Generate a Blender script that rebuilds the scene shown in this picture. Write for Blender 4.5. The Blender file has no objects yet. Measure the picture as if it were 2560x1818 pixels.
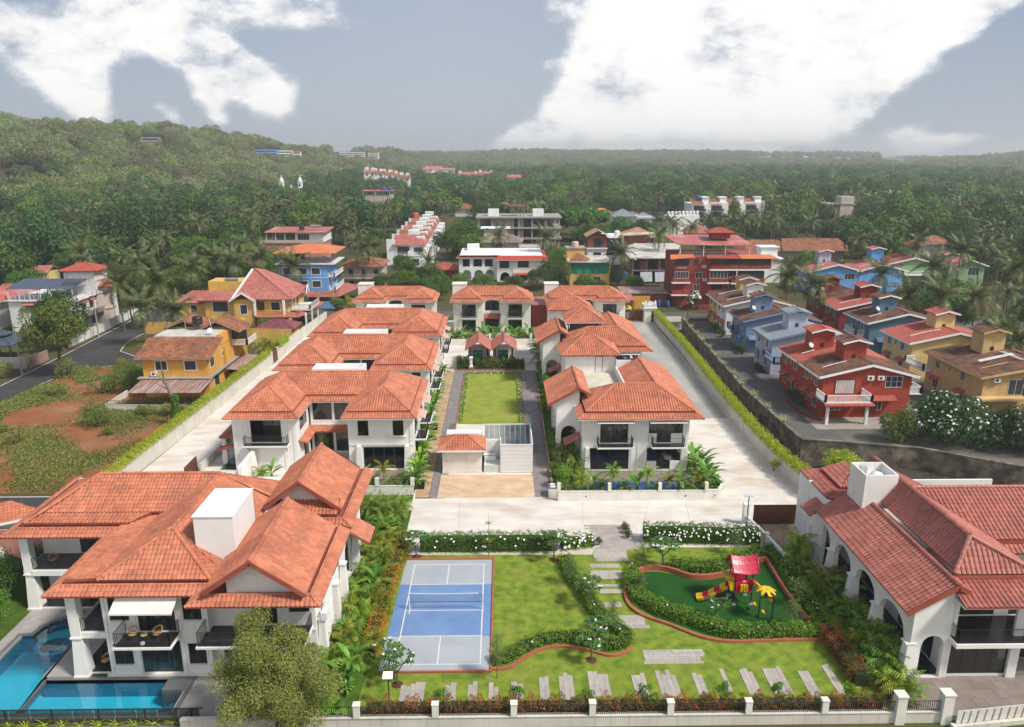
import bpy,math,random
import numpy as np
from mathutils import Vector,Matrix
scene=bpy.context.scene
R=math.radians
PI=math.pi
COL=scene.collection
random.seed(7)
RNG=np.random.default_rng(7)
CAM_H,CAM_F,PITCH,YAW=34.7,1892.,R(15.65),R(.87)
camd=bpy.data.cameras.new('camera')
cam=bpy.data.objects.new('camera',camd)
COL.objects.link(cam)
cam.location=(0,0,CAM_H)
cam.rotation_euler=(R(90)-PITCH,0,-YAW)
camd.sensor_width=36.
camd.lens=CAM_F/2560*36.
camd.clip_start=.5
camd.clip_end=30000
scene.camera=cam
SUN_EL,SUN_AZ=R(50),R(118)
world=bpy.data.worlds.new('World')
scene.world=world
world.use_nodes=True
sun=bpy.data.lights.new('sun','SUN')
sun.energy=3.3
sun.angle=R(9)
sun.color=(1.,.95,.87)
suno=bpy.data.objects.new('sun',sun)
COL.objects.link(suno)
sd=Vector((math.sin(SUN_AZ)*math.cos(SUN_EL),math.cos(SUN_AZ)*math.cos(SUN_EL),math.sin(SUN_EL)))
suno.rotation_euler=sd.to_track_quat('Z','Y').to_euler()
suno.location=(0,0,200)
vs=scene.view_settings
vs.view_transform='Standard'
vs.look='None'
vs.gamma=1.
vs.use_curve_mapping=False
vs.exposure=.52
HAZE_D=.0003
cy=scene.cycles
cy.max_bounces=6
cy.diffuse_bounces=3
cy.glossy_bounces=3
cy.transmission_bounces=5
cy.transparent_max_bounces=12
cy.volume_bounces=0
cy.caustics_reflective=False
cy.caustics_refractive=False
def px_dir(px,py):
 a,b=(px-1280)/CAM_F,-(py-909)/CAM_F
 f=Vector((math.sin(YAW)*math.cos(PITCH),math.cos(YAW)*math.cos(PITCH),-math.sin(PITCH)))
 r=Vector((math.cos(YAW),-math.sin(YAW),0))
 u=Vector((math.sin(YAW)*math.sin(PITCH),math.cos(YAW)*math.sin(PITCH),math.cos(PITCH)))
 return(f+a*r+b*u).normalized()
def at(px,py,z=.0):
 d=px_dir(px,py)
 t=(z-CAM_H)/d.z
 return Vector((d.x*t,d.y*t,z))
CR={'N':(0,0,1),'A':(0,1100,2.2622),'B':(850,1240,2.6906),'C':(1500,1240,2.1575),'D':(500,650,2.706),'E':(1050,680,2.619),'F':(0,600,2.499),'G':(1700,600,2.499),'H':(550,500,3.267),'I':(1100,450,2.6906),'J':(0,280,2.079),'K':(1100,360,1.5664),'L':(0,0,1/1.1194),'W':(0,1430,4.084),'V':(1650,1140,3.8117),'U':(1680,1340,6.018),'Y':(2020,1420,4.08),'Z':(2020,1140,4.06)}
def cat_(k,x,y,z=.0):
 a,b,s=CR[k]
 return at(a+x/s,b+y/s,z)
def pl(k,pts,z=.0):
 return[tuple(cat_(k,x,y,z))[:2]for x,y in pts]
def build_world():
 nt=world.node_tree
 N,L=nt.nodes,nt.links
 N.clear()
 def nd(t,**k):
  n=N.new(t)
  for a,b in k.items():setattr(n,a,b)
  return n
 def m(op,a,b=None,c=None,clamp=False):
  n=nd('ShaderNodeMath',operation=op)
  n.use_clamp=clamp
  for i,v in enumerate((a,b,c)):
   if v is None:continue
   if isinstance(v,(int,float)):n.inputs[i].default_value=v
   else:L.new(v,n.inputs[i])
  return n.outputs[0]
 out=nd('ShaderNodeOutputWorld')
 bg=nd('ShaderNodeBackground')
 bg.inputs['Strength'].default_value=.1
 L.new(bg.outputs[0],out.inputs['Surface'])
 sky=nd('ShaderNodeTexSky',sky_type='NISHITA')
 sky.sun_disc=False
 sky.sun_elevation=SUN_EL
 sky.sun_rotation=SUN_AZ
 sky.air_density=1.
 sky.dust_density=2.
 tc=nd('ShaderNodeTexCoord')
 sp=nd('ShaderNodeSeparateXYZ')
 L.new(tc.outputs['Generated'],sp.inputs[0])
 X,Y,Z=sp.outputs
 n1=nd('ShaderNodeTexNoise')
 n1.inputs['Scale'].default_value=7.
 n1.inputs['Detail'].default_value=9
 n1.inputs['Roughness'].default_value=.62
 mp=nd('ShaderNodeMapping')
 mp.inputs['Scale'].default_value=(1,1,1.7)
 L.new(tc.outputs['Generated'],mp.inputs[0])
 L.new(mp.outputs[0],n1.inputs['Vector'])
 n2=nd('ShaderNodeTexNoise')
 n2.inputs['Scale'].default_value=16.
 n2.inputs['Detail'].default_value=8
 n2.inputs['Roughness'].default_value=.65
 L.new(mp.outputs[0],n2.inputs['Vector'])
 blobs=SKY_BLOBS
 total=None
 for(px,py,rx,ry,w,tilt)in blobs:
  d=px_dir(px,py)
  az,el=math.atan2(d.x,d.y),math.asin(d.z)
  c,s=math.cos(tilt),math.sin(tilt)
  u=m('SUBTRACT',AZ(m,X,Y),az)
  v=m('SUBTRACT',EL(m,Z),el)
  uu=m('ADD',m('MULTIPLY',u,c/rx),m('MULTIPLY',v,s/rx))
  vv=m('ADD',m('MULTIPLY',u,-s/ry),m('MULTIPLY',v,c/ry))
  r2=m('ADD',m('MULTIPLY',uu,uu),m('MULTIPLY',vv,vv))
  g=m('MULTIPLY',m('EXPONENT',m('MULTIPLY',r2,-1.5)),w)
  total=g if total is None else m('ADD',total,g)
 total=m('MINIMUM',total,.92)
 nz=m('MULTIPLY',m('SUBTRACT',n1.outputs[0],.5),2.)
 nz2=m('MULTIPLY',m('SUBTRACT',n2.outputs[0],.5),1.1)
 back=m('MULTIPLY',m('SUBTRACT',.35,m('MULTIPLY',Y,.9)),1.,clamp=True)
 dens=m('ADD',m('ADD',m('ADD',total,nz),nz2),m('MULTIPLY',back,.9))
 mask=nd('ShaderNodeMapRange',interpolation_type='SMOOTHSTEP')
 L.new(dens,mask.inputs[0])
 mask.inputs[1].default_value=.42
 mask.inputs[2].default_value=.86
 core=nd('ShaderNodeMapRange')
 L.new(dens,core.inputs[0])
 core.inputs[1].default_value=.5
 core.inputs[2].default_value=.98
 cc=nd('ShaderNodeMixRGB')
 cc.inputs[1].default_value=(4.6,4.85,5.4,1)
 cc.inputs[2].default_value=(7.6,7.5,7.35,1)
 L.new(core.outputs[0],cc.inputs[0])
 grad=nd('ShaderNodeValToRGB')
 e=grad.color_ramp.elements
 e[0].position=.0
 e[0].color=(3.2,3.65,4.2,1)
 e[1].position=.5
 e[1].color=(1.5,1.95,2.9,1)
 k=e.new(.16)
 k.color=(2.2,2.7,3.6,1)
 L.new(m('ABSOLUTE',Z),grad.inputs[0])
 pm=None
 d=px_dir(1150,120)
 az,el=math.atan2(d.x,d.y),math.asin(d.z)
 u=m('DIVIDE',m('SUBTRACT',AZ(m,X,Y),az),.3)
 v=m('DIVIDE',m('SUBTRACT',EL(m,Z),el),.5)
 pm=m('MULTIPLY',m('EXPONENT',m('MULTIPLY',m('ADD',m('MULTIPLY',u,u),m('MULTIPLY',v,v)),-1.)),.62)
 pale=nd('ShaderNodeMixRGB')
 L.new(pm,pale.inputs[0])
 L.new(grad.outputs[0],pale.inputs[1])
 pale.inputs[2].default_value=(3.7,4.05,4.6,1)
 mx=nd('ShaderNodeMixRGB')
 mx.inputs[0].default_value=.86
 L.new(sky.outputs[0],mx.inputs[1])
 L.new(pale.outputs[0],mx.inputs[2])
 fin=nd('ShaderNodeMixRGB')
 L.new(mask.outputs[0],fin.inputs[0])
 L.new(mx.outputs[0],fin.inputs[1])
 L.new(cc.outputs[0],fin.inputs[2])
 L.new(fin.outputs[0],bg.inputs['Color'])
def AZ(m,X,Y):
 return m('ARCTAN2',X,Y)
def EL(m,Z):
 return m('ARCSINE',Z)
SKY_BLOBS=[(300,10,.07,.05,1.,.5),(420,80,.085,.045,1.,-.5),(530,150,.085,.035,1.,-.6),(660,215,.06,.035,1.,-.7),(620,10,.1,.035,.9,.1),(800,40,.07,.03,.8,.1),(60,110,.08,.045,1.,-.3),(170,160,.05,.045,.9,-.8),(220,270,.035,.05,.75,0),(520,245,.028,.022,.75,-.4),(420,285,.03,.016,.65,-.5),(550,300,.02,.014,.6,-.5),(1500,290,.085,.06,1.25,0),(1700,290,.13,.06,1.25,0),(1320,345,.06,.025,1.15,.15),(1460,370,.1,.02,1.1,0),(1530,180,.06,.05,1.05,0),(1660,200,.1,.05,.9,.4),(1560,60,.09,.07,1.,.9),(1800,20,.16,.045,1.1,.0),(2050,100,.16,.06,1.1,.35),(2250,40,.14,.05,1.1,.45),(1950,220,.14,.055,1.05,.45),(1950,320,.12,.03,.9,.25),(2150,230,.08,.05,.8,.6),(2370,355,.08,.016,.9,.1),(2280,320,.05,.012,.45,.3),(2480,20,.08,.03,.8,.5),(1400,10,.08,.03,.5,0),]
build_world()
def tag(o,label=None,cat=None,group=None,kind=None):
 if label:o['label']=label
 if cat:o['category']=cat
 if group:o['group']=group
 if kind:o['kind']=kind
 return o
def thing(name,label,cat,loc=(0,0,0),rz=.0,group=None):
 o=bpy.data.objects.new(name,None)
 COL.objects.link(o)
 o.empty_display_size=.3
 o.location=loc
 o.rotation_euler=(0,0,rz)
 return tag(o,label,cat,group)
def copy_tree(o,parent=None):
 c=o.copy()
 COL.objects.link(c)
 c.parent=parent
 for ch in o.children:copy_tree(ch,c)
 return c
def link_mesh(name,me,parent=None,loc=None,rz=.0,kind=None):
 o=bpy.data.objects.new(name,me)
 COL.objects.link(o)
 if parent:o.parent=parent
 if loc is not None:o.location=loc
 if rz:o.rotation_euler=(0,0,rz)
 if kind:o['kind']=kind
 return o
def np_mesh(name,V,F,mats,mi=None,smooth=False):
 me=bpy.data.meshes.new(name)
 V=np.asarray(V,dtype=np.float32)
 Fs=F if isinstance(F,list)else[F]
 Fs=[np.asarray(f,dtype=np.int32)for f in Fs if len(f)]
 me.vertices.add(len(V))
 me.vertices.foreach_set('co',V.ravel())
 nl=sum(f.size for f in Fs)
 nf=sum(len(f)for f in Fs)
 me.loops.add(nl)
 me.polygons.add(nf)
 me.loops.foreach_set('vertex_index',np.concatenate([f.ravel()for f in Fs]))
 starts,o=[],0
 for f in Fs:
  starts.append(o+np.arange(len(f))*f.shape[1])
  o+=f.size
 me.polygons.foreach_set('loop_start',np.concatenate(starts).astype(np.int32))
 try:
  tot=np.concatenate([np.full(len(f),f.shape[1])for f in Fs]).astype(np.int32)
  me.polygons.foreach_set('loop_total',tot)
 except Exception:
  pass
 for mt in(mats if isinstance(mats,(list,tuple))else[mats]):me.materials.append(mt)
 if mi is not None:me.polygons.foreach_set('material_index',np.asarray(mi,dtype=np.int32))
 me.polygons.foreach_set('use_smooth',np.full(nf,bool(smooth)))
 me.update(calc_edges=True)
 return me
class MB:
 def __init__(s):
  s.v,s.f,s.m=[],[],[]
 def add(s,vs,fs,m=0):
  o=len(s.v)
  s.v+=[tuple(v)for v in vs]
  s.f+=[tuple(i+o for i in f)for f in fs]
  s.m+=[m]*len(fs)
  return s
 def hexa(s,b,t,m=0):
  return s.add(list(b)+list(t),[(3,2,1,0),(4,5,6,7),(0,1,5,4),(1,2,6,5),(2,3,7,6),(3,0,4,7)],m)
 def box(s,x0,x1,y0,y1,z0,z1,m=0):
  if x1<x0:x0,x1=x1,x0
  if y1<y0:y0,y1=y1,y0
  return s.hexa([(x0,y0,z0),(x1,y0,z0),(x1,y1,z0),(x0,y1,z0)],[(x0,y0,z1),(x1,y0,z1),(x1,y1,z1),(x0,y1,z1)],m)
 def taper(s,cx,cy,w0,d0,w1,d1,z0,z1,m=0):
  q=lambda w,d,z:[(cx-w/2,cy-d/2,z),(cx+w/2,cy-d/2,z),(cx+w/2,cy+d/2,z),(cx-w/2,cy+d/2,z)]
  return s.hexa(q(w0,d0,z0),q(w1,d1,z1),m)
 def prism(s,poly,z0,z1,m=0):
  n=len(poly)
  a=sum(poly[i][0]*poly[(i+1)%n][1]-poly[(i+1)%n][0]*poly[i][1]for i in range(n))
  if a<0:poly=poly[::-1]
  vs=[(x,y,z0)for x,y in poly]+[(x,y,z1)for x,y in poly]
  return s.add(vs,[tuple(range(n))[::-1],tuple(range(n,2*n))]+[(i,(i+1)%n,n+(i+1)%n,n+i)for i in range(n)],m)
 def poly(s,pts,m=0):
  return s.add(pts,[tuple(range(len(pts)))],m)
 def slab(s,pts,t,m=0):
  n=len(pts)
  pts=[Vector(p)for p in pts]
  nn=(pts[1]-pts[0]).cross(pts[2]-pts[1])
  if nn.z<0:pts=pts[::-1]
  lo=[p-Vector((0,0,t))for p in pts]
  return s.add(pts+lo,[tuple(range(n)),tuple(range(n,2*n))[::-1]]+[(i,n+i,n+(i+1)%n,(i+1)%n)for i in range(n)],m)
 def tube(s,pts,r,n=6,m=0,cap=True):
  pts=[Vector(p)for p in pts]
  rs=r if isinstance(r,(list,tuple))else[r]*len(pts)
  o=len(s.v)
  ref=None
  for i,p in enumerate(pts):
   d=(pts[min(i+1,len(pts)-1)]-pts[max(i-1,0)]).normalized()
   a=ref if ref is not None else(Vector((1,0,0))if abs(d.x)<.7 else Vector((0,1,0)))
   a=(a-d*a.dot(d)).normalized()
   b=d.cross(a)
   ref=a
   for k in range(n):
    t=2*PI*k/n
    s.v.append(tuple(p+(a*math.cos(t)+b*math.sin(t))*rs[i]))
  for i in range(len(pts)-1):
   for k in range(n):
    s.f.append((o+i*n+k,o+i*n+(k+1)%n,o+(i+1)*n+(k+1)%n,o+(i+1)*n+k))
    s.m.append(m)
  if cap:
   s.f.append(tuple(o+k for k in range(n))[::-1])
   s.f.append(tuple(o+(len(pts)-1)*n+k for k in range(n)))
   s.m+=[m,m]
  return s
 def bar(s,p,q,w,h,m=0):
  p,q=Vector(p),Vector(q)
  d=(q-p).normalized()
  up=Vector((0,0,1))if abs(d.z)<.9 else Vector((0,1,0))
  a=d.cross(up).normalized()*(w/2)
  b=a.cross(d).normalized()*(h/2)
  return s.hexa([p-a-b,p+a-b,q+a-b,q-a-b],[p-a+b,p+a+b,q+a+b,q-a+b],m)
 def lathe(s,cx,cy,prof,n=12,m=0,sx=1,sy=1):
  o=len(s.v)
  for r,z in prof:
   for k in range(n):
    t=2*PI*k/n
    s.v.append((cx+r*sx*math.cos(t),cy+r*sy*math.sin(t),z))
  for i in range(len(prof)-1):
   for k in range(n):
    s.f.append((o+i*n+k,o+i*n+(k+1)%n,o+(i+1)*n+(k+1)%n,o+(i+1)*n+k))
    s.m.append(m)
  s.f.append(tuple(o+k for k in range(n))[::-1])
  s.f.append(tuple(o+(len(prof)-1)*n+k for k in range(n)))
  s.m+=[m,m]
  return s
 def xf(s,mat,start=0):
  s.v[start:]=[tuple(mat@Vector(v))for v in s.v[start:]]
  return s
 def each(s,name,mats,parent=None):
  for i in range(0,len(s.v),8):
   m=MB()
   m.hexa(s.v[i:i+4],s.v[i+4:i+8])
   m.mk(name,mats,parent)
 def mk(s,name,mats,parent=None,loc=None,rz=.0,smooth=False,kind=None):
  me=bpy.data.meshes.new(name)
  me.from_pydata(s.v,[],s.f)
  for mt in(mats if isinstance(mats,(list,tuple))else[mats]):me.materials.append(mt)
  if any(s.m):me.polygons.foreach_set('material_index',s.m)
  if smooth:me.polygons.foreach_set('use_smooth',[True]*len(me.polygons))
  me.update()
  return link_mesh(name,me,parent,loc,rz,kind)
def BX(*a):
 return MB().box(*a)
MATS={}
def pmat(name,c1,c2=None,scale=1.,rough=.6,bump=.0,bscale=8.,spec=.4,metal=.0,isl=.0,orand=.0,detail=5,c3=None,s3=.15,amt3=.5,ramp=(.35,.65),stretch=(1,1,1),emit=None,trans=.0,coat=.0,streak=.0):
 if name in MATS:return MATS[name]
 mt=bpy.data.materials.new(name)
 MATS[name]=mt
 mt.use_nodes=True
 nt=mt.node_tree
 N,L=nt.nodes,nt.links
 b=N['Principled BSDF']
 b.inputs['Roughness'].default_value=rough
 b.inputs['Specular IOR Level'].default_value=spec
 b.inputs['Metallic'].default_value=metal
 if coat:b.inputs['Coat Weight'].default_value=coat
 geo=N.new('ShaderNodeNewGeometry')
 mp=N.new('ShaderNodeMapping')
 mp.inputs['Scale'].default_value=stretch
 L.new(geo.outputs['Position'],mp.inputs[0])
 pos=mp.outputs[0]
 def noise(sc,det=detail,v=pos):
  n=N.new('ShaderNodeTexNoise')
  n.inputs['Scale'].default_value=sc
  n.inputs['Detail'].default_value=det
  L.new(v,n.inputs['Vector'])
  return n.outputs[0]
 def rng(src,a,c):
  r=N.new('ShaderNodeMapRange')
  r.inputs[1].default_value=a
  r.inputs[2].default_value=c
  L.new(src,r.inputs[0])
  return r.outputs[0]
 def mix(f,a,c,typ='MIX'):
  x=N.new('ShaderNodeMixRGB')
  x.blend_type=typ
  for i,v in((0,f),(1,a),(2,c)):
   if isinstance(v,(int,float)):x.inputs[i].default_value=v
   elif isinstance(v,tuple):x.inputs[i].default_value=(*v,1)
   else:L.new(v,x.inputs[i])
  return x.outputs[0]
 col=None
 if c2 is None:c2=tuple(v*.86 for v in c1)
 col=mix(rng(noise(scale),*ramp),c1,c2)
 if c3:
  f=rng(noise(s3,6),.5,.68)
  mm=N.new('ShaderNodeMath')
  mm.operation='MULTIPLY'
  mm.inputs[1].default_value=amt3
  L.new(f,mm.inputs[0])
  col=mix(mm.outputs[0],col,c3)
 if streak:
  m2=N.new('ShaderNodeMapping')
  m2.inputs['Scale'].default_value=(2.2,2.2,.12)
  L.new(geo.outputs['Position'],m2.inputs[0])
  f=rng(noise(1.3,6,m2.outputs[0]),.52,.75)
  mm=N.new('ShaderNodeMath')
  mm.operation='MULTIPLY'
  mm.inputs[1].default_value=streak
  L.new(f,mm.inputs[0])
  col=mix(mm.outputs[0],col,(.1,.085,.065))
 if isl or orand:
  oi=N.new('ShaderNodeObjectInfo')
  ad=N.new('ShaderNodeMath')
  ad.operation='ADD'
  L.new(geo.outputs['Random Per Island'],ad.inputs[0])
  L.new(oi.outputs['Random'],ad.inputs[1])
  fr=N.new('ShaderNodeMath')
  fr.operation='FRACT'
  L.new(ad.outputs[0],fr.inputs[0])
  w=max(isl,orand)
  src=fr.outputs[0]if isl else oi.outputs['Random']
  r=N.new('ShaderNodeMapRange')
  r.inputs[3].default_value=1-w
  r.inputs[4].default_value=1+w
  L.new(src,r.inputs[0])
  cmb=N.new('ShaderNodeCombineXYZ')
  for i in range(3):L.new(r.outputs[0],cmb.inputs[i])
  col=mix(1.,col,cmb.outputs[0],'MULTIPLY')
 L.new(col,b.inputs['Base Color'])
 if bump:
  bn=N.new('ShaderNodeBump')
  bn.inputs['Strength'].default_value=bump
  bn.inputs['Distance'].default_value=.03
  L.new(noise(bscale),bn.inputs['Height'])
  L.new(bn.outputs[0],b.inputs['Normal'])
 if emit:
  b.inputs['Emission Color'].default_value=(*emit[:3],1)
  b.inputs['Emission Strength'].default_value=emit[3]
 return mt
def leafmat(name,cols,rough=.5,trans=.3,spec=.3,var=.25,patch=.25):
 if name in MATS:return MATS[name]
 mt=bpy.data.materials.new(name)
 MATS[name]=mt
 mt.use_nodes=True
 N,L=mt.node_tree.nodes,mt.node_tree.links
 b=N['Principled BSDF']
 b.inputs['Roughness'].default_value=rough
 b.inputs['Specular IOR Level'].default_value=spec
 geo=N.new('ShaderNodeNewGeometry')
 oi=N.new('ShaderNodeObjectInfo')
 nz=N.new('ShaderNodeTexNoise')
 nz.inputs['Scale'].default_value=.45
 L.new(geo.outputs['Position'],nz.inputs['Vector'])
 a=N.new('ShaderNodeMath')
 a.operation='MULTIPLY_ADD'
 L.new(nz.outputs[0],a.inputs[0])
 a.inputs[1].default_value=patch*3.2
 a.inputs[2].default_value=-patch*1.6
 a2=N.new('ShaderNodeMath')
 a2.operation='ADD'
 L.new(geo.outputs['Random Per Island'],a2.inputs[0])
 L.new(a.outputs[0],a2.inputs[1])
 rp=N.new('ShaderNodeValToRGB')
 e=rp.color_ramp.elements
 while len(e)<len(cols):
  e.new(.5)
 for i,c in enumerate(cols):
  e[i].position=i/max(1,len(cols)-1)
  e[i].color=(*c,1)
 L.new(a2.outputs[0],rp.inputs[0])
 r=N.new('ShaderNodeMapRange')
 r.inputs[3].default_value=1-var
 r.inputs[4].default_value=1+var
 L.new(oi.outputs['Random'],r.inputs[0])
 hs=N.new('ShaderNodeHueSaturation')
 L.new(rp.outputs[0],hs.inputs['Color'])
 L.new(r.outputs[0],hs.inputs['Value'])
 h=N.new('ShaderNodeMath')
 h.operation='MULTIPLY_ADD'
 L.new(oi.outputs['Random'],h.inputs[0])
 h.inputs[1].default_value=.03*(var*4)
 h.inputs[2].default_value=.5-.015*(var*4)
 L.new(h.outputs[0],hs.inputs['Hue'])
 L.new(hs.outputs[0],b.inputs['Base Color'])
 tr=N.new('ShaderNodeBsdfTranslucent')
 L.new(hs.outputs[0],tr.inputs[0])
 mx=N.new('ShaderNodeMixShader')
 mx.inputs[0].default_value=trans
 L.new(b.outputs[0],mx.inputs[1])
 L.new(tr.outputs[0],mx.inputs[2])
 L.new(mx.outputs[0],N['Material Output'].inputs['Surface'])
 return mt
def facing(N,L,a,b,nrm=None):
 lw=N.new('ShaderNodeLayerWeight')
 lw.inputs[0].default_value=.5
 if nrm:L.new(nrm,lw.inputs[1])
 pw=N.new('ShaderNodeMath')
 pw.operation='POWER'
 pw.inputs[1].default_value=4
 L.new(lw.outputs['Facing'],pw.inputs[0])
 ad=N.new('ShaderNodeMath')
 ad.operation='MULTIPLY_ADD'
 ad.inputs[1].default_value=a
 ad.inputs[2].default_value=b
 L.new(pw.outputs[0],ad.inputs[0])
 return ad
def glassmat(name,tint=(.75,.8,.8),t=.72,rough=.02):
 mt=bpy.data.materials.new(name)
 MATS[name]=mt
 mt.use_nodes=True
 N,L=mt.node_tree.nodes,mt.node_tree.links
 N.remove(N['Principled BSDF'])
 tr=N.new('ShaderNodeBsdfTransparent')
 tr.inputs[0].default_value=(*[v*t for v in tint],1)
 gl=N.new('ShaderNodeBsdfGlossy')
 gl.inputs['Roughness'].default_value=rough
 ad=facing(N,L,.9,.06)
 mx=N.new('ShaderNodeMixShader')
 L.new(ad.outputs[0],mx.inputs[0])
 L.new(tr.outputs[0],mx.inputs[1])
 L.new(gl.outputs[0],mx.inputs[2])
 L.new(mx.outputs[0],N['Material Output'].inputs['Surface'])
 return mt
M_WALL=pmat('white_render',(.8,.79,.76),(.74,.73,.7),scale=.8,rough=.75,bump=.12,bscale=30,streak=.1)
M_WALLC=pmat('cream_render',(.74,.72,.66),(.66,.64,.58),scale=.7,rough=.75,bump=.12,bscale=30,streak=.14)
M_BEIGE=pmat('beige_render',(.62,.59,.52),(.52,.5,.44),scale=.5,rough=.8,bump=.15,bscale=20,streak=.32)
M_TILE=pmat('clay_tile',(.52,.19,.105),(.41,.135,.075),scale=.5,rough=.6,isl=.16,bump=.1,bscale=14,c3=(.26,.12,.08),s3=.9,amt3=.45)
M_TILE2=pmat('clay_tile_rose',(.43,.15,.11),(.34,.11,.085),scale=.5,rough=.55,isl=.15,bump=.1,bscale=14,c3=(.24,.11,.09),s3=.9,amt3=.45)
M_DECK=pmat('red_oxide_paint',(.33,.075,.05),(.27,.06,.042),scale=.7,rough=.6,c3=(.36,.15,.1),s3=.9,amt3=.5)
M_OLT=pmat('old_clay_tile',(.2,.085,.05),(.09,.05,.035),scale=.7,rough=.8,isl=.3,bump=.2,bscale=12,c3=(.05,.038,.03),s3=.35,amt3=.8)
M_BRT=pmat('weathered_brown_tile',(.34,.14,.07),(.22,.09,.05),scale=.8,rough=.8,isl=.28,bump=.2,bscale=12,c3=(.12,.07,.05),s3=.5,amt3=.6)
M_RDT=pmat('painted_red_tile',(.42,.09,.06),(.34,.075,.05),scale=.6,rough=.6,isl=.15,c3=(.3,.13,.1),s3=.5,amt3=.5)
M_PKT=pmat('faded_red_tile',(.42,.15,.12),(.34,.11,.09),scale=.5,rough=.7,isl=.2,c3=(.3,.16,.13),s3=.3,amt3=.6)
M_GREYTILE=pmat('grey_painted_tile',(.24,.27,.3),(.19,.22,.25),scale=.6,rough=.6,isl=.12)
M_DARK=pmat('dark_aluminium',(.035,.037,.042),rough=.4,spec=.5)
M_IRON=pmat('black_iron',(.03,.028,.026),rough=.5)
M_FLOORD=pmat('black_granite',(.028,.03,.033),(.02,.021,.023),scale=3,rough=.18,spec=.5)
M_INT=pmat('interior_plaster',(.55,.53,.49),rough=.8)
M_INTF=pmat('interior_floor',(.42,.4,.37),rough=.35)
M_GLASS=glassmat('window_glass')
M_GLD=pmat('far_window_glass',(.035,.042,.05),(.05,.06,.07),scale=.4,rough=.08,spec=.7)
M_CURTAIN=pmat('curtain_cloth',(.62,.6,.56),rough=.9)
M_AWN=pmat('awning_canvas',(.66,.36,.3),(.6,.33,.28),scale=2,rough=.8)
M_WH=pmat('white_paint',(.8,.8,.79),(.76,.76,.75),rough=.5)
M_WOODB=pmat('brown_gate_board',(.13,.045,.02),(.09,.03,.014),scale=2,rough=.6,stretch=(8,8,.6))
PROF=np.array([[.0,.0],[.36,.0],[.48,.055],[.67,.08],[.86,.05],[1.,.0]])
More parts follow.
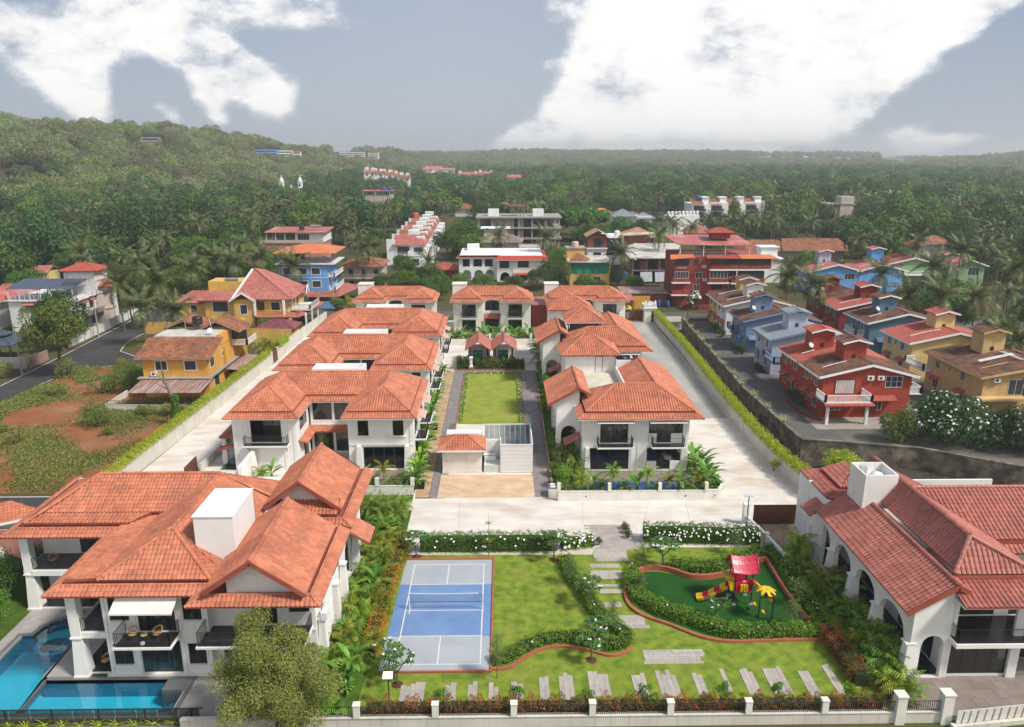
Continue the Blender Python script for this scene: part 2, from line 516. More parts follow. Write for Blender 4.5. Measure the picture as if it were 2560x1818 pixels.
class Roof:
 def __init__(s,tw=.3,tl=.36,lift=.035,pscale=1.):
  s.tw,s.tl,s.lift,s.ps=tw,tl,lift,pscale
  s.V,s.F,s.n=[],[],0
  s.single=[]
  s.deck=MB()
  s.caps=[]
 def slope(s,poly,deck=.1,off=.0):
  P=[Vector(p)for p in poly]
  u=(P[1]-P[0]).normalized()
  n=None
  for i in range(2,len(P)):
   c=u.cross(P[i]-P[0])
   if c.length>1e-4:
    n=c.normalized()
    break
  if n.z<0:n=-n
  w=n.cross(u)
  if w.z<0:w=-w
  if abs(w.z)<1e-6 and(P[-1]-P[0]).dot(w)<0:w=-w
  q=[((p-P[0]).dot(u),(p-P[0]).dot(w))for p in P]
  T=max(t for _,t in q)
  tmin=min(t for _,t in q)
  def span(t):
   xs=[]
   for i in range(len(q)):
    (a,b),(c,d)=q[i],q[(i+1)%len(q)]
    if abs(d-b)<1e-9:
     if abs(t-b)<1e-6:xs+=[a,c]
     continue
    k=(t-b)/(d-b)
    if-1e-6<=k<=1+1e-6:
     xs.append(a+(c-a)*k)
   return(min(xs),max(xs))if xs else None
  if deck:
   dn=n*.012
   s.deck.slab([p-dn for p in P],deck)
  u_,w_,n_,o_=map(np.array,(u,w,n,P[0]))
  k0=int(math.floor(tmin/s.tl))
  nk=int(math.ceil(T/s.tl-1e-6))
  for k in range(k0,nk):
   t0,t1=max(k*s.tl,tmin+1e-4),min((k+1)*s.tl,T-1e-4)
   if t1-t0<.03:continue
   a,b=span(t0),span(t1)
   if a is None or b is None:continue
   lo,hi=min(a[0],b[0]),max(a[1],b[1])
   i0,i1=int(math.floor((lo+1e-4)/s.tw)),int(math.ceil((hi-1e-4)/s.tw))
   if i1<=i0:continue
   I=np.arange(i0,i1)
   full=(I*s.tw>=max(a[0],b[0])-1e-3)&((I+1)*s.tw<=min(a[1],b[1])+1e-3)&(t1-t0>s.tl-1e-3)
   jit=RNG.uniform(-.006,.008,len(I))
   ph=PROF*np.array([s.tw,s.ps])
   S=I[:,None]*s.tw+ph[None,:,0]
   hgt=np.repeat(ph[None,:,1],len(I),0)
   Sb,St=np.clip(S,a[0],a[1]),np.clip(S,b[0],b[1])
   zb=hgt+s.lift+jit[:,None]+off
   zt=hgt*.96+off
   ext=.0
   tb=np.full_like(Sb,t0-ext)
   bot=o_+Sb[...,None]*u_+tb[...,None]*w_+zb[...,None]*n_
   top=o_+St[...,None]*u_+t1*w_+zt[...,None]*n_
   lip=o_+Sb[...,None]*u_+tb[...,None]*w_+(zb-s.lift-.012)[...,None]*n_
   A=np.stack([bot,top,lip],1)
   keep=((Sb[:,-1]-Sb[:,0])>.02)|((St[:,-1]-St[:,0])>.02)
   for j in np.nonzero(keep&full)[0]:s.single.append((Vector(o_+(I[j]*s.tw)*u_+t0*w_+off*n_),u,w,n,len(s.V),j))
   s.V.append(A)
   s.F.append(keep)
 def cap(s,p,q,r=.11,step=.36):
  s.caps.append((Vector(p),Vector(q),r,step))
 def hip(s,x0,x1,y0,y1,z,tan=.56,deck=.1,caps=True,ridge_cap_r=.11):
  w,d=x1-x0,y1-y0
  h=min(w,d)/2
  zr=z+h*tan
  if w>=d:a,b=(x0+h,(y0+y1)/2,zr),(x1-h,(y0+y1)/2,zr)
  else:a,b=((x0+x1)/2,y0+h,zr),((x0+x1)/2,y1-h,zr)
  c=[(x0,y0,z),(x1,y0,z),(x1,y1,z),(x0,y1,z)]
  if w>=d:
   s.slope([c[0],c[1],b,a],deck)
   s.slope([c[1],c[2],b],deck)
   s.slope([c[2],c[3],a,b],deck)
   s.slope([c[3],c[0],a],deck)
   hp=[(c[0],a),(c[3],a),(c[1],b),(c[2],b)]
  else:
   s.slope([c[0],c[1],a],deck)
   s.slope([c[1],c[2],b,a],deck)
   s.slope([c[2],c[3],b],deck)
   s.slope([c[3],c[0],a,b],deck)
   hp=[(c[0],a),(c[1],a),(c[2],b),(c[3],b)]
  if caps:
   for p,q in hp:s.cap(p,q,ridge_cap_r)
   if abs(w-d)>.05:s.cap(a,b,ridge_cap_r)
  return zr
 def apron(s,outer,z,w=.8,tan=.56,closed=True,drop=.0,skip=()):
  n=len(outer)
  inn=inset(outer,w)
  zi=z+w*tan
  for i in range(n if closed else n-1):
   if i in skip:continue
   j=(i+1)%n
   s.slope([(*outer[i],z),(*outer[j],z),(*inn[j],zi),(*inn[i],zi)],.06)
   s.cap((*inn[i],zi+.01),(*inn[j],zi+.01),.06,.5)
  for i in range(n):s.cap((*outer[i],z),(*inn[i],zi),.09)
  g=MB()
  return inn,zi
 def mk(s,parent,mat,deckmat,individual=0,name='roof',capmat=None,cam_pos=Vector((0,0,34.7)),origin=Matrix()):
  root=s.deck.mk(name,deckmat,parent)
  singles=set()
  if individual:
   key=sorted(s.single,key=lambda r:(origin@r[0]-cam_pos).length)[:individual]
   ph=PROF
   vs=[(a*s.tw,0,h*s.ps+s.lift)for a,h in ph]+[(a*s.tw,s.tl,h*s.ps*.96)for a,h in ph]+[(a*s.tw,0,h*s.ps-.012)for a,h in ph]
   fs=[(i,i+1,i+7,i+6)for i in range(5)]+[(i+12,i+13,i+1,i)for i in range(5)]
   me=bpy.data.meshes.new('roof_tile')
   me.from_pydata(vs,[],fs)
   me.materials.append(mat)
   for(o,u,w,n,ai,j)in key:
    ob=bpy.data.objects.new('roof_tile',me)
    COL.objects.link(ob)
    ob.parent=root
    m4=Matrix((u,w,n)).transposed().to_4x4()
    m4.translation=o
    if u.cross(w).dot(n)<0:
     m4=Matrix((-u,w,n)).transposed().to_4x4()
     m4.translation=o+u*s.tw
    ob.matrix_local=m4@Matrix.Translation((0,0,random.uniform(-.004,.006)))
    s.F[ai][j]=False
  V,F=[],[]
  off=0
  base=np.concatenate([np.stack([np.arange(5),np.arange(1,6),np.arange(7,12),np.arange(6,11)],1),np.stack([np.arange(12,17),np.arange(13,18),np.arange(1,6),np.arange(0,5)],1)])
  for A,keep in zip(s.V,s.F):
   B=A[keep].reshape(-1,3)
   if len(B)==0:continue
   k=len(B)//18
   V.append(B)
   F.append((base[None]+(np.arange(k)*18)[:,None,None]).reshape(-1,4)+off)
   off+=len(B)
  if V:
   me=np_mesh('roof_tiles',np.concatenate(V),np.concatenate(F),mat)
   link_mesh('roof_tiles',me,root,kind='stuff')
  cb=MB()
  capm=capmat or mat
  single_caps=[]
  for(p,q,r,step)in s.caps:
   L_=(q-p).length
   k=max(1,int(round(L_/step)))
   d=(q-p)/k
   for i in range(k):
    a=p+d*i
    b=p+d*(i+1.12 if i<k-1 else i+1)
    if individual:single_caps.append((a,b,r))
    else:halfround(cb,a,b,r*1.08,r*.9)
  if single_caps:
   cachem={}
   for a,b,r in single_caps:
    c=MB()
    halfround(c,a,b,r*1.08,r*.9)
    c.mk('ridge_cap',capm,root)
  elif cb.v:cb.mk('ridge_caps',capm,root,kind='stuff')
  return root
def halfround(mb,a,b,r0,r1,n=5,m=0):
 a,b=Vector(a),Vector(b)
 d=(b-a).normalized()
 side=d.cross(Vector((0,0,1))).normalized()
 up=side.cross(d).normalized()
 o=len(mb.v)
 for p,r in((a,r0),(b,r1)):
  for k in range(n+1):
   t=PI*(k/n)*1.16-.08*PI
   mb.v.append(tuple(p+side*math.cos(t)*r*1.15+up*(math.sin(t)*r+.02)))
 for k in range(n):
  mb.f.append((o+k,o+k+1,o+n+1+k+1,o+n+1+k))
  mb.m.append(m)
 mb.f.append(tuple(range(o+n,o-1,-1)))
 mb.m.append(m)
def inset(poly,d):
 n=len(poly)
 res=[]
 for i in range(n):
  p0,p1,p2=Vector(poly[i-1]),Vector(poly[i]),Vector(poly[(i+1)%n])
  d1,d2=(p1-p0).normalized(),(p2-p1).normalized()
  n1,n2=Vector((-d1.y,d1.x)),Vector((-d2.y,d2.x))
  b=(n1+n2)
  b=b/(1+n1.dot(n2))
  res.append(tuple(p1+b*d))
 return res
def frame_of(p,q):
 p,q=Vector((*p[:2],0)),Vector((*q[:2],0))
 u=(q-p).normalized()
 return p,u,Vector((u.y,-u.x,0)),(q-p).length
def wall(mb,p,q,z0,z1,ops=(),t=.2,m=0,ztop=None):
 o,u,n,L_=frame_of(p,q)
 cuts={.0,L_}
 for op in ops:
  if len(op)>4:cuts|={op[0]+(op[1]-op[0])*k/14 for k in range(15)}
  else:cuts|={op[0],op[1]}
 if ztop:cuts|=set(np.linspace(0,L_,9))
 cuts=sorted(cuts)
 def top(op,x):
  if len(op)>4:
   r=(op[1]-op[0])/2
   c=(op[0]+op[1])/2
   rise=op[5]if len(op)>5 else r
   return op[3]-rise+rise*math.sqrt(max(0,1-((x-c)/r)**2))
  return op[3]
 def piece(a,b,za,zb,zc,zd):
  A,B=o+u*a,o+u*b
  i=-n*t
  f=lambda P,z:(P.x,P.y,z)
  mb.hexa([f(A,za),f(B,zb),f(B+i,zb),f(A+i,za)],[f(A,zc),f(B,zd),f(B+i,zd),f(A+i,zc)],m)
 for a,b in zip(cuts[:-1],cuts[1:]):
  if b-a<1e-5:continue
  mid=(a+b)/2
  H=(ztop(a),ztop(b))if ztop else(z1,z1)
  inside=sorted([op for op in ops if op[0]-1e-6<=mid<=op[1]+1e-6],key=lambda q_:q_[2])
  lo=(z0,z0)
  for op in inside:
   if op[2]>lo[0]+1e-4:piece(a,b,lo[0],lo[1],op[2],op[2])
   lo=(top(op,a),top(op,b))
  if H[0]>lo[0]+1e-4 or H[1]>lo[1]+1e-4:piece(a,b,lo[0],lo[1],H[0],H[1])
def window(parent,p,q,s0,s1,za,zb,cols=2,rows=1,depth=.1,fr=.06,mat=None,glass=None,name='window',surround=None,sill=None,handle=False):
 o,u,n,L_=frame_of(p,q)
 mb=MB()
 c=o-n*depth
 def P(s_,z,d=.0):
  v=c+u*s_+n*d
  return(v.x,v.y,z)
 def bar(a,b,z0_,z1_,d=.05):
  mb.hexa([P(a,z0_,d/2),P(b,z0_,d/2),P(b,z0_,-d/2),P(a,z0_,-d/2)],[P(a,z1_,d/2),P(b,z1_,d/2),P(b,z1_,-d/2),P(a,z1_,-d/2)])
 e=.003
 bar(s0+e,s0+fr,za+e,zb-e)
 bar(s1-fr,s1-e,za+e,zb-e)
 bar(s0+fr,s1-fr,za+e,za+fr)
 bar(s0+fr,s1-fr,zb-fr,zb-e)
 W=s1-s0
 for k in range(1,cols):
  x=s0+W*k/cols
  bar(x-fr*.55,x+fr*.55,za+fr,zb-fr,.06)
 for k in range(1,rows):
  z=za+(zb-za)*k/rows
  bar(s0+fr,s1-fr,z-fr*.4,z+fr*.4,.055)
 w=mb.mk(name,mat or M_DARK,parent)
 for k in range(cols):
  a,b=s0+W*k/cols+fr*.5,s0+W*(k+1)/cols-fr*.5
  g=MB()
  g.hexa([P(a,za+fr*.8,.006),P(b,za+fr*.8,.006),P(b,za+fr*.8,-.006),P(a,za+fr*.8,-.006)],[P(a,zb-fr*.8,.006),P(b,zb-fr*.8,.006),P(b,zb-fr*.8,-.006),P(a,zb-fr*.8,-.006)])
  g.mk('pane',glass or M_GLASS,w)
 if surround:
  sm,sw,sd=surround
  f=MB()
  c0=o
  def Q(s_,z,d):
   v=c0+u*s_+n*d
   return(v.x,v.y,z)
  def sb(a,b,z0_,z1_):
   f.hexa([Q(a,z0_,sd),Q(b,z0_,sd),Q(b,z0_,-.02),Q(a,z0_,-.02)],[Q(a,z1_,sd),Q(b,z1_,sd),Q(b,z1_,-.02),Q(a,z1_,-.02)])
  sb(s0-sw,s0,za-sw,zb+sw)
  sb(s1,s1+sw,za-sw,zb+sw)
  sb(s0,s1,zb,zb+sw)
  sb(s0,s1,za-sw,za)
  f.mk('surround',sm,w)
 if sill:
  sm,so,sd=sill
  f=MB()
  v=[o+u*(s0-so),o+u*(s1+so)]
  A,B=v
  f.hexa([(A+n*sd).to_tuple()[:2]+(za-.1,),(B+n*sd).to_tuple()[:2]+(za-.1,),(B-n*.02).to_tuple()[:2]+(za-.1,),(A-n*.02).to_tuple()[:2]+(za-.1,)],[(A+n*sd).to_tuple()[:2]+(za-.02,),(B+n*sd).to_tuple()[:2]+(za-.02,),(B-n*.02).to_tuple()[:2]+(za-.02,),(A-n*.02).to_tuple()[:2]+(za-.02,)])
  f.mk('sill',sm,w)
 return w
def railing(parent,pts,h=1.,gap=.11,z=.0,mat=None,r=.009,name='railing',top=.02):
 mb=MB()
 for a,b in zip(pts[:-1],pts[1:]):
  a,b=Vector((*a[:2],z)),Vector((*b[:2],z))
  L_=(b-a).length
  k=max(1,int(L_/gap))
  mb.bar(a+Vector((0,0,h)),b+Vector((0,0,h)),top*2,top*1.4)
  mb.bar(a+Vector((0,0,.08)),b+Vector((0,0,.08)),.02,.02)
  for i in range(k+1):
   p=a+(b-a)*(i/k)
   rr=r*(1.9 if i in(0,k)else 1)
   mb.box(p.x-rr,p.x+rr,p.y-rr,p.y+rr,z,z+h)
 return mb.mk(name,mat or M_IRON,parent)
def curtain(parent,p,q,s0,s1,z0,z1,depth=.35,mat=None):
 o,u,n,L_=frame_of(p,q)
 k=max(6,int((s1-s0)/.07))
 V,F=[],[]
 for i in range(k+1):
  s_=s0+(s1-s0)*i/k
  v=o+u*s_-n*(depth+.035*(1 if i%2 else-1))
  V+=[(v.x,v.y,z0),(v.x,v.y,z1)]
 F=[(2*i,2*i+2,2*i+3,2*i+1)for i in range(k)]
 return MB().add(V,F).mk('curtain',mat or M_CURTAIN,parent)
def anchor(root,base):
 base=Vector(base)
 root.location=base
 for ch in root.children:ch.location=ch.location-base
 return root
def u_roof(rf,x0,x1,y0,yn,y1,z,tan=.56,notch=True):
 h=(y1-yn)/2
 xa,xb=x0+2*h,x1-2*h
 out=[(x0,y0),(xa,y0),(xa,yn),(xb,yn),(xb,y0),(x1,y0),(x1,y1),(x0,y1)]
 aw=.72
 inn,zi=rf.apron(out,z,aw,tan)
 i=aw+.02
 st=inset(out,aw+.22)
 for k in range(8):
  a,b,c,d=inn[k],inn[(k+1)%8],st[(k+1)%8],st[k]
  rf.deck.poly([(*a,zi-.1),(*b,zi-.1),(*c,zi-.1),(*d,zi-.1)])
  rf.deck.poly([(*d,zi-.1),(*c,zi-.1),(*c,zi+.22),(*d,zi+.22)])
 i=aw+.08
 z2=zi+.2
 X0,X1,Y0,YN,Y1=x0+i,x1-i,y0+i,yn+i,y1-i
 XA,XB=xa-i,xb+i
 h2=h-i
 zr=z2+h2*tan
 yr=YN+h2
 L,Rr=X0+h2,X1-h2
 s=rf.slope
 s([(X0,Y1,z2),(X0,Y0,z2),(L,Y0+h2,zr),(L,yr,zr)])
 s([(X0,Y0,z2),(XA,Y0,z2),(L,Y0+h2,zr)])
 s([(XA,Y0,z2),(XA,YN,z2),(L,yr,zr),(L,Y0+h2,zr)])
 s([(XA,YN,z2),(XB,YN,z2),(Rr,yr,zr),(L,yr,zr)])
 s([(XB,YN,z2),(XB,Y0,z2),(Rr,Y0+h2,zr),(Rr,yr,zr)])
 s([(XB,Y0,z2),(X1,Y0,z2),(Rr,Y0+h2,zr)])
 s([(X1,Y0,z2),(X1,Y1,z2),(Rr,yr,zr),(Rr,Y0+h2,zr)])
 s([(X1,Y1,z2),(X0,Y1,z2),(L,yr,zr),(Rr,yr,zr)])
 for p,q in(((X0,Y0),(L,Y0+h2)),((XA,Y0),(L,Y0+h2)),((XB,Y0),(Rr,Y0+h2)),((X1,Y0),(Rr,Y0+h2)),((X0,Y1),(L,yr)),((X1,Y1),(Rr,yr))):rf.cap((*p,z2),(*q,zr))
 for p,q in(((L,Y0+h2),(L,yr)),((Rr,Y0+h2),(Rr,yr)),((L,yr),(Rr,yr))):rf.cap((*p,zr),(*q,zr))
 return zr
def soffit(mb,out,z,t=.06,m=0):
 mb.prism(out,z-t,z,m)
def pilaster(mb,x,y,w,z0,z1,m=0,d=None):
 d=d or w
 mb.box(x-w/2,x+w/2,y-d/2,y+d/2,z0,z1,m)
 mb.box(x-w/2-.05,x+w/2+.05,y-d/2-.05,y+d/2+.05,z0,z0+.25,m)
def balcony(parent,x0,x1,y0,y1,z,side='front',rail_h=1.,brackets=True,wallmat=None):
 b=MB()
 b.box(x0,x1,y0,y1,z-.16,z)
 sl=b.mk('balcony',wallmat or M_WALL,parent)
 f=BX(x0+.1,x1-.1,y0+.1,y1-(.0 if side=='front' else.1),z+.003,z+.02)
 f.mk('floor',M_FLOORD,sl)
 e=.12
 if side=='front':pts=[(x0+e,y1),(x0+e,y0+e),(x1-e,y0+e),(x1-e,y1)]
 elif side=='right':pts=[(x0,y0+e),(x1-e,y0+e),(x1-e,y1-e),(x0,y1-e)]
 else:pts=[(x1,y0+e),(x0+e,y0+e),(x0+e,y1-e),(x1,y1-e)]
 railing(sl,pts,rail_h,z=z+.02)
 return sl
def awning(parent,p0,p1,out,z1,z0,mat=None,name='awning'):
 a,b,o=Vector((*p0,z1)),Vector((*p1,z1)),Vector((*out,0))
 dz=Vector((0,0,z0-z1))
 mb=MB()
 t=Vector((0,0,.03))
 mb.hexa([a-t,b-t,b+o+dz-t,a+o+dz-t],[a,b,b+o+dz,a+o+dz])
 c,d=a+o+dz,b+o+dz
 mb.hexa([c-t*4,d-t*4,d-t*4+o.normalized()*.03,c-t*4+o.normalized()*.03],[c,d,d+o.normalized()*.03,c+o.normalized()*.03],1)
 return mb.mk(name,[mat or M_AWN,M_WH],parent)
def box_shell(parent,x0,x1,y0,y1,z0,z1,front=(),back=(),left=(),right=(),mat=None,t=.2,floors=(.02,3.3),name='wall'):
 mb=MB()
 wall(mb,(x0,y0),(x1,y0),z0,z1,front,t)
 wall(mb,(x1,y0+t),(x1,y1-t),z0,z1,[(a-t,b-t,*r)for a,b,*r in right],t)
 wall(mb,(x1,y1),(x0,y1),z0,z1,back,t)
 wall(mb,(x0,y1-t),(x0,y0+t),z0,z1,left,t)
 w=mb.mk(name,mat or M_WALL,parent)
 fl=MB()
 for f in floors:fl.box(x0+t+.002,x1-t-.002,y0+t+.002,y1-t-.002,f-(.02 if f<.1 else.2),f)
 fl.mk('floor_slab',M_INTF,parent)
 return w
 # === the row villas left of the central lawn
def make_row_villa():
 r=thing('villa','tmp','villa')
 xL0,xL1,xR0,xR1,ym,yb=-10.1,-2.95,2.7,10.,5.3,12.2
 mb=MB()
 wall(mb,(xL0,0),(xL1,0),0,6.55,[(2.,6.3-.9,3.35,6.3)])
 wall(mb,(xL1,.2),(xL1,ym),0,6.55,[(1.,4.3,4.2,6.),(2.2,4.4,.2,2.7)])
 wall(mb,(xL0,yb-.2),(xL0,.2),0,6.55,[(1.5,3.,4.2,6.),(8.5,10.,4.2,6.),(6.,8.8,.1,2.8,'arch',1.)])
 wall(mb,(xR0,0),(xR1,0),0,6.55,[(1.1,2.3,4.1,5.9),(5.,6.2,4.1,5.9),(1.6,6.2,.15,2.75)])
 wall(mb,(xR1,.2),(xR1,yb-.2),0,6.55,[(1.2,3.6,3.4,6.),(6.6,9.,3.4,6.),(1.2,3.2,.2,2.6),(6.6,8.8,.2,2.6)])
 wall(mb,(xR0,ym),(xR0,.2),0,6.55,[(.4,2.3,.2,2.7)])
 wall(mb,(xL1+.2,ym),(xR0-.2,ym),0,6.55,[(.3,2.55,4.1,6.25),(2.85,5.1,4.1,6.25),(.3,2.55,.15,2.7),(2.85,5.1,.15,2.7)])
 wall(mb,(xR1,yb),(xL0,yb),0,6.55,[(3,5,4.2,6),(13,15,4.2,6)])
 for x in(xL0+.25,xL0+1.55,xL1-.25,xL1-1.35,xR0+.22,xR1-.22):mb.box(x-.2,x+.2,-.06,-.001,0,6.5)
 for x in(xR0+1.2,xR1-.75):mb.taper(x,-.3,.75,.6,.45,.5,0,3.)
 mb.box(xR0+.05,xR1-.05,-.12,-.062,3.,3.16)
 mb.box(xL1+.2,xR0-.2,ym-.08,ym-.002,3.5,3.62)
 w=mb.mk('wall',M_WALL,r)
 fl=MB()
 fl.box(xL0+.21,xL1-.21,.21,yb-.21,3.1,3.3)
 fl.box(xR0+.21,xR1-.21,.21,yb-.21,3.1,3.3)
 fl.box(xL1-.19,xR0+.19,ym+.21,yb-.21,3.1,3.3)
 fl.box(xL0+.21,xL1-.21,.21,yb-.21,.0,.05)
 fl.box(xR0+.21,xR1-.21,.21,yb-.21,.0,.05)
 fl.box(xL1-.19,xR0+.19,ym+.21,yb-.21,.0,.05)
 fl.mk('floor_slab',M_INTF,r)
 window(r,(xL0,2.2),(xL1,2.2),1.,6.6,3.32,6.2,cols=4)
 BX(xL0+.22,xL1-.22,.05,2.1,3.302,3.33).mk('loggia_floor',M_FLOORD,r)
 balcony(r,xL0+1.3,xL1-.9,-1.,.0-.001,3.3)
 for x in(xL0+1.7,xL1-1.2):MB().tube([(x,-.02,2.4),(x,-.35,2.75),(x,-.85,3.1)],.04,5).mk('bracket',M_IRON,r)
 sur=(M_WH,.09,.05)
 sl=(M_WH,.25,.14)
 P,Q=(xR0,0),(xR1,0)
 window(r,P,Q,1.1,2.3,4.1,5.9,1,sill=sl)
 window(r,P,Q,5.,6.2,4.1,5.9,1,sill=sl)
 window(r,P,Q,1.6,6.2,.15,2.75,4)
 P,Q=(xL1+.2,ym),(xR0-.2,ym)
 for a,b in((.3,2.55),(2.85,5.1)):
  window(r,P,Q,a,b,4.1,6.25,2)
  window(r,P,Q,a,b,.15,2.7,3)
 P,Q=(xR1,.2),(xR1,yb-.2)
 window(r,P,Q,1.2,3.6,3.4,6.,3)
 window(r,P,Q,6.6,9.,3.4,6.,3)
 window(r,P,Q,1.2,3.2,.2,2.6,2)
 window(r,P,Q,6.6,8.8,.2,2.6,2)
 P,Q=(xL1,.2),(xL1,ym)
 window(r,P,Q,1.,4.3,4.2,6.,2)
 window(r,P,Q,2.2,4.4,.2,2.7,2)
 window(r,(xR0,ym),(xR0,.2),.4,2.3,.2,2.7,2)
 P,Q=(xL0,yb-.2),(xL0,.2)
 window(r,P,Q,1.5,3.,4.2,6.,2)
 window(r,P,Q,8.5,10.,4.2,6.,2)
 for y in(1.,6.4):
  balcony(r,xR1+.001,xR1+1.35,y,y+3.,3.3,'right')
  awning(r,(xR1+.02,y+.2),(xR1+.02,y+2.8),(1.15,0),6.15,5.75)
 sk=Roof()
 sk.slope([(xL1+.02,ym-1.,3.),(xR0-.02,ym-1.,3.),(xR0-.02,ym-.1,3.5),(xL1+.02,ym-.1,3.5)])
 sk.slope([(xL1+.9,.9,2.95),(xL1+.9,ym-1.,2.95),(xL1+.02,ym-.2,3.45),(xL1+.02,.2,3.45)])
 sk.mk(r,M_TILE,M_DECK,name='skirt_roof')
 pr=Roof()
 pr.hip(xL0-2.2,xL0+.3,1.6,6.4,3.35,.5)
 pr.slope([(xL0-2.1,.2,2.3),(xL0-.1,.2,2.9),(xL0-.1,1.5,2.9),(xL0-2.1,1.5,2.3)])
 pr.mk(r,M_TILE2,M_DECK,name='porch_roof')
 pm=MB()
 pm.taper(xL0-1.8,2.,.6,.6,.4,.4,0,3.3)
 pm.taper(xL0-1.8,6.,.6,.6,.4,.4,0,3.3)
 pm.each('porch_pillar',M_WALL,r)
 st=MB()
 for k in range(3):st.box(xL0-1.4,xL0-.02,.9-.3*k,3.5,.15*(2-k),.15*(3-k))
 st.mk('step',M_FLOORD,r)
 so=MB()
 out=[(-10.65,-1.3),(-2.35,-1.3),(-2.35,4.6),(2.25,4.6),(2.25,-1.3),(10.55,-1.3),(10.55,12.9),(-10.65,12.9)]
 soffit(so,[out[0],out[1],(out[1][0],12.9),out[7]],6.56)
 soffit(so,[(out[1][0],4.6),out[3],(out[3][0],12.9),(out[1][0],12.9)],6.56)
 soffit(so,[out[4],out[5],out[6],(out[4][0],12.9)],6.56)
 so.mk('soffit',M_WALL,r)
 rf=Roof()
 u_roof(rf,-10.65,10.55,-1.3,4.6,12.9,6.6)
 root=rf.mk(r,M_TILE,M_DECK)
 tb=MB()
 x0,x1,y0,y1,z0,z1=-3.2,3.,9.4,11.8,6.5,9.25
 wall(tb,(x0,y0),(x1,y0),z0,z1)
 wall(tb,(x1,y0+.2),(x1,y1-.2),z0,z1)
 wall(tb,(x1,y1),(x0,y1),z0,z1)
 wall(tb,(x0,y1-.2),(x0,y0+.2),z0,z1)
 tb.box(x0+.2,x1-.2,y0+.2,y1-.2,8.3,8.4)
 tb.mk('tank_enclosure',M_WH,r)
 return r
row_villa=make_row_villa()
tag(row_villa,'white villa left of the lawn with U-shaped orange roof, nearest of three','villa','row of three villas left of the lawn')
row_villa.location=(-19.8,79.5,0)
for dy,lb in((19.,'white villa left of the lawn with U-shaped orange roof, middle of three'),(38.,'white villa left of the lawn with U-shaped orange roof, farthest of three')):
 c=copy_tree(row_villa)
 c.location=(-19.8,79.5+dy,0)
 tag(c,lb)
 # === the three back villas facing the lawn
def make_back_villa():
 r=thing('villa','tmp','villa')
 h=3.35
 X=7.6
 mb=MB()
 xi=X-5.9
 fo=[(1.7,4.4,3.35,5.9),(1.7,4.4,.2,2.7)]
 wall(mb,(-X,0),(-xi,0),0,6.5,fo)
 wall(mb,(xi,0),(X,0),0,6.5,[(5.9-b,5.9-a,c,d)for a,b,c,d in fo])
 wall(mb,(-xi,.2),(-xi,1.6),0,6.5)
 wall(mb,(xi,1.6),(xi,.2),0,6.5)
 wall(mb,(-xi-.2,1.6),(xi+.2,1.6),0,6.5,[(.5,3.3,4.3,6.4,'arch',.5),(.5,3.3,.2,2.7)])
 wall(mb,(X,.2),(X,7.5),0,6.5,[(2,3.6,4.2,6)])
 wall(mb,(X,7.7),(-X,7.7),0,6.5)
 wall(mb,(-X,7.5),(-X,.2),0,6.5,[(3,4.6,4.2,6)])
 for x in(-X+.3,-X+.9,-xi-.3,-xi-.9,X-.3,X-.9,xi+.3,xi+.9):mb.box(x-.14,x+.14,-.05,-.001,0,6.45)
 mb.mk('wall',M_WALLC,r)
 fl=MB()
 fl.box(-X+.22,X-.22,1.82,7.48,3.1,3.3)
 fl.box(-X+.22,-xi-.22,.22,1.8,3.1,3.3)
 fl.box(xi+.22,X-.22,.22,1.8,3.1,3.3)
 fl.mk('floor_slab',M_INTF,r)
 for P,Q,a,b in(((-X,0),(-xi,0),1.7,4.4),((xi,0),(X,0),1.5,4.2)):
  window(r,P,Q,a,b,3.35,5.9,3)
  window(r,P,Q,a,b,.2,2.7,3)
  curtain(r,P,Q,a+.1,a+.8,3.4,5.85)
  curtain(r,P,Q,b-.8,b-.1,3.4,5.85)
  x=P[0]+a
  balcony(r,x-.35,x+3.05,-.75,-.002,3.25,wallmat=M_WALLC)
  awning(r,(x-.3,-.01),(x+3.,-.01),(0,-.75),6.3,6.15,M_WH)
 window(r,(-xi-.2,1.6),(xi+.2,1.6),.5,3.3,4.3,5.95,3)
 window(r,(-xi-.2,1.6),(xi+.2,1.6),.5,3.3,.2,2.7,3)
 sk=Roof()
 sk.slope([(-xi+.02,.2,3.),(xi-.02,.2,3.),(xi-.02,1.5,3.7),(-xi+.02,1.5,3.7)])
 sk.mk(r,M_TILE2,M_DECK,name='skirt_roof')
 so=MB()
 soffit(so,[(-8.2,-1.3),(-8.2+2*h,-1.3),(-8.2+2*h,8.3),(-8.2,8.3)],6.5)
 soffit(so,[(8.2-2*h,-1.3),(8.2,-1.3),(8.2,8.3),(8.2-2*h,8.3)],6.5)
 soffit(so,[(-8.2+2*h,1.5),(8.2-2*h,1.5),(8.2-2*h,8.3),(-8.2+2*h,8.3)],6.5)
 so.mk('soffit',M_WALLC,r)
 rf=Roof()
 u_roof(rf,-8.2,8.2,-1.3,1.6,1.6+2*h,6.55)
 rf.mk(r,M_TILE,M_DECK)
 tb=MB()
 tb.box(-8.,-5.2,5.2,8.,6.4,8.9)
 tb.box(-8.1,-5.1,5.1,8.1,8.9,9.)
 tb.mk('stair_box',M_WALLC,r)
 return r
back_villa=make_back_villa()
back_villa.location=(-1.7,146,0)
tag(back_villa,'cream villa with orange roof and two iron balconies behind the twin gabled pavilion','villa','three villas across the back of the compound')
for x,lb in((-20.7,'cream villa with orange hipped roof behind the row of three, beside the blue house'),(16.9,'cream villa with orange roof beside the brown gate and carved white gatehouse')):
 c=copy_tree(back_villa)
 c.location=(x,146,0)
 tag(c,lb)
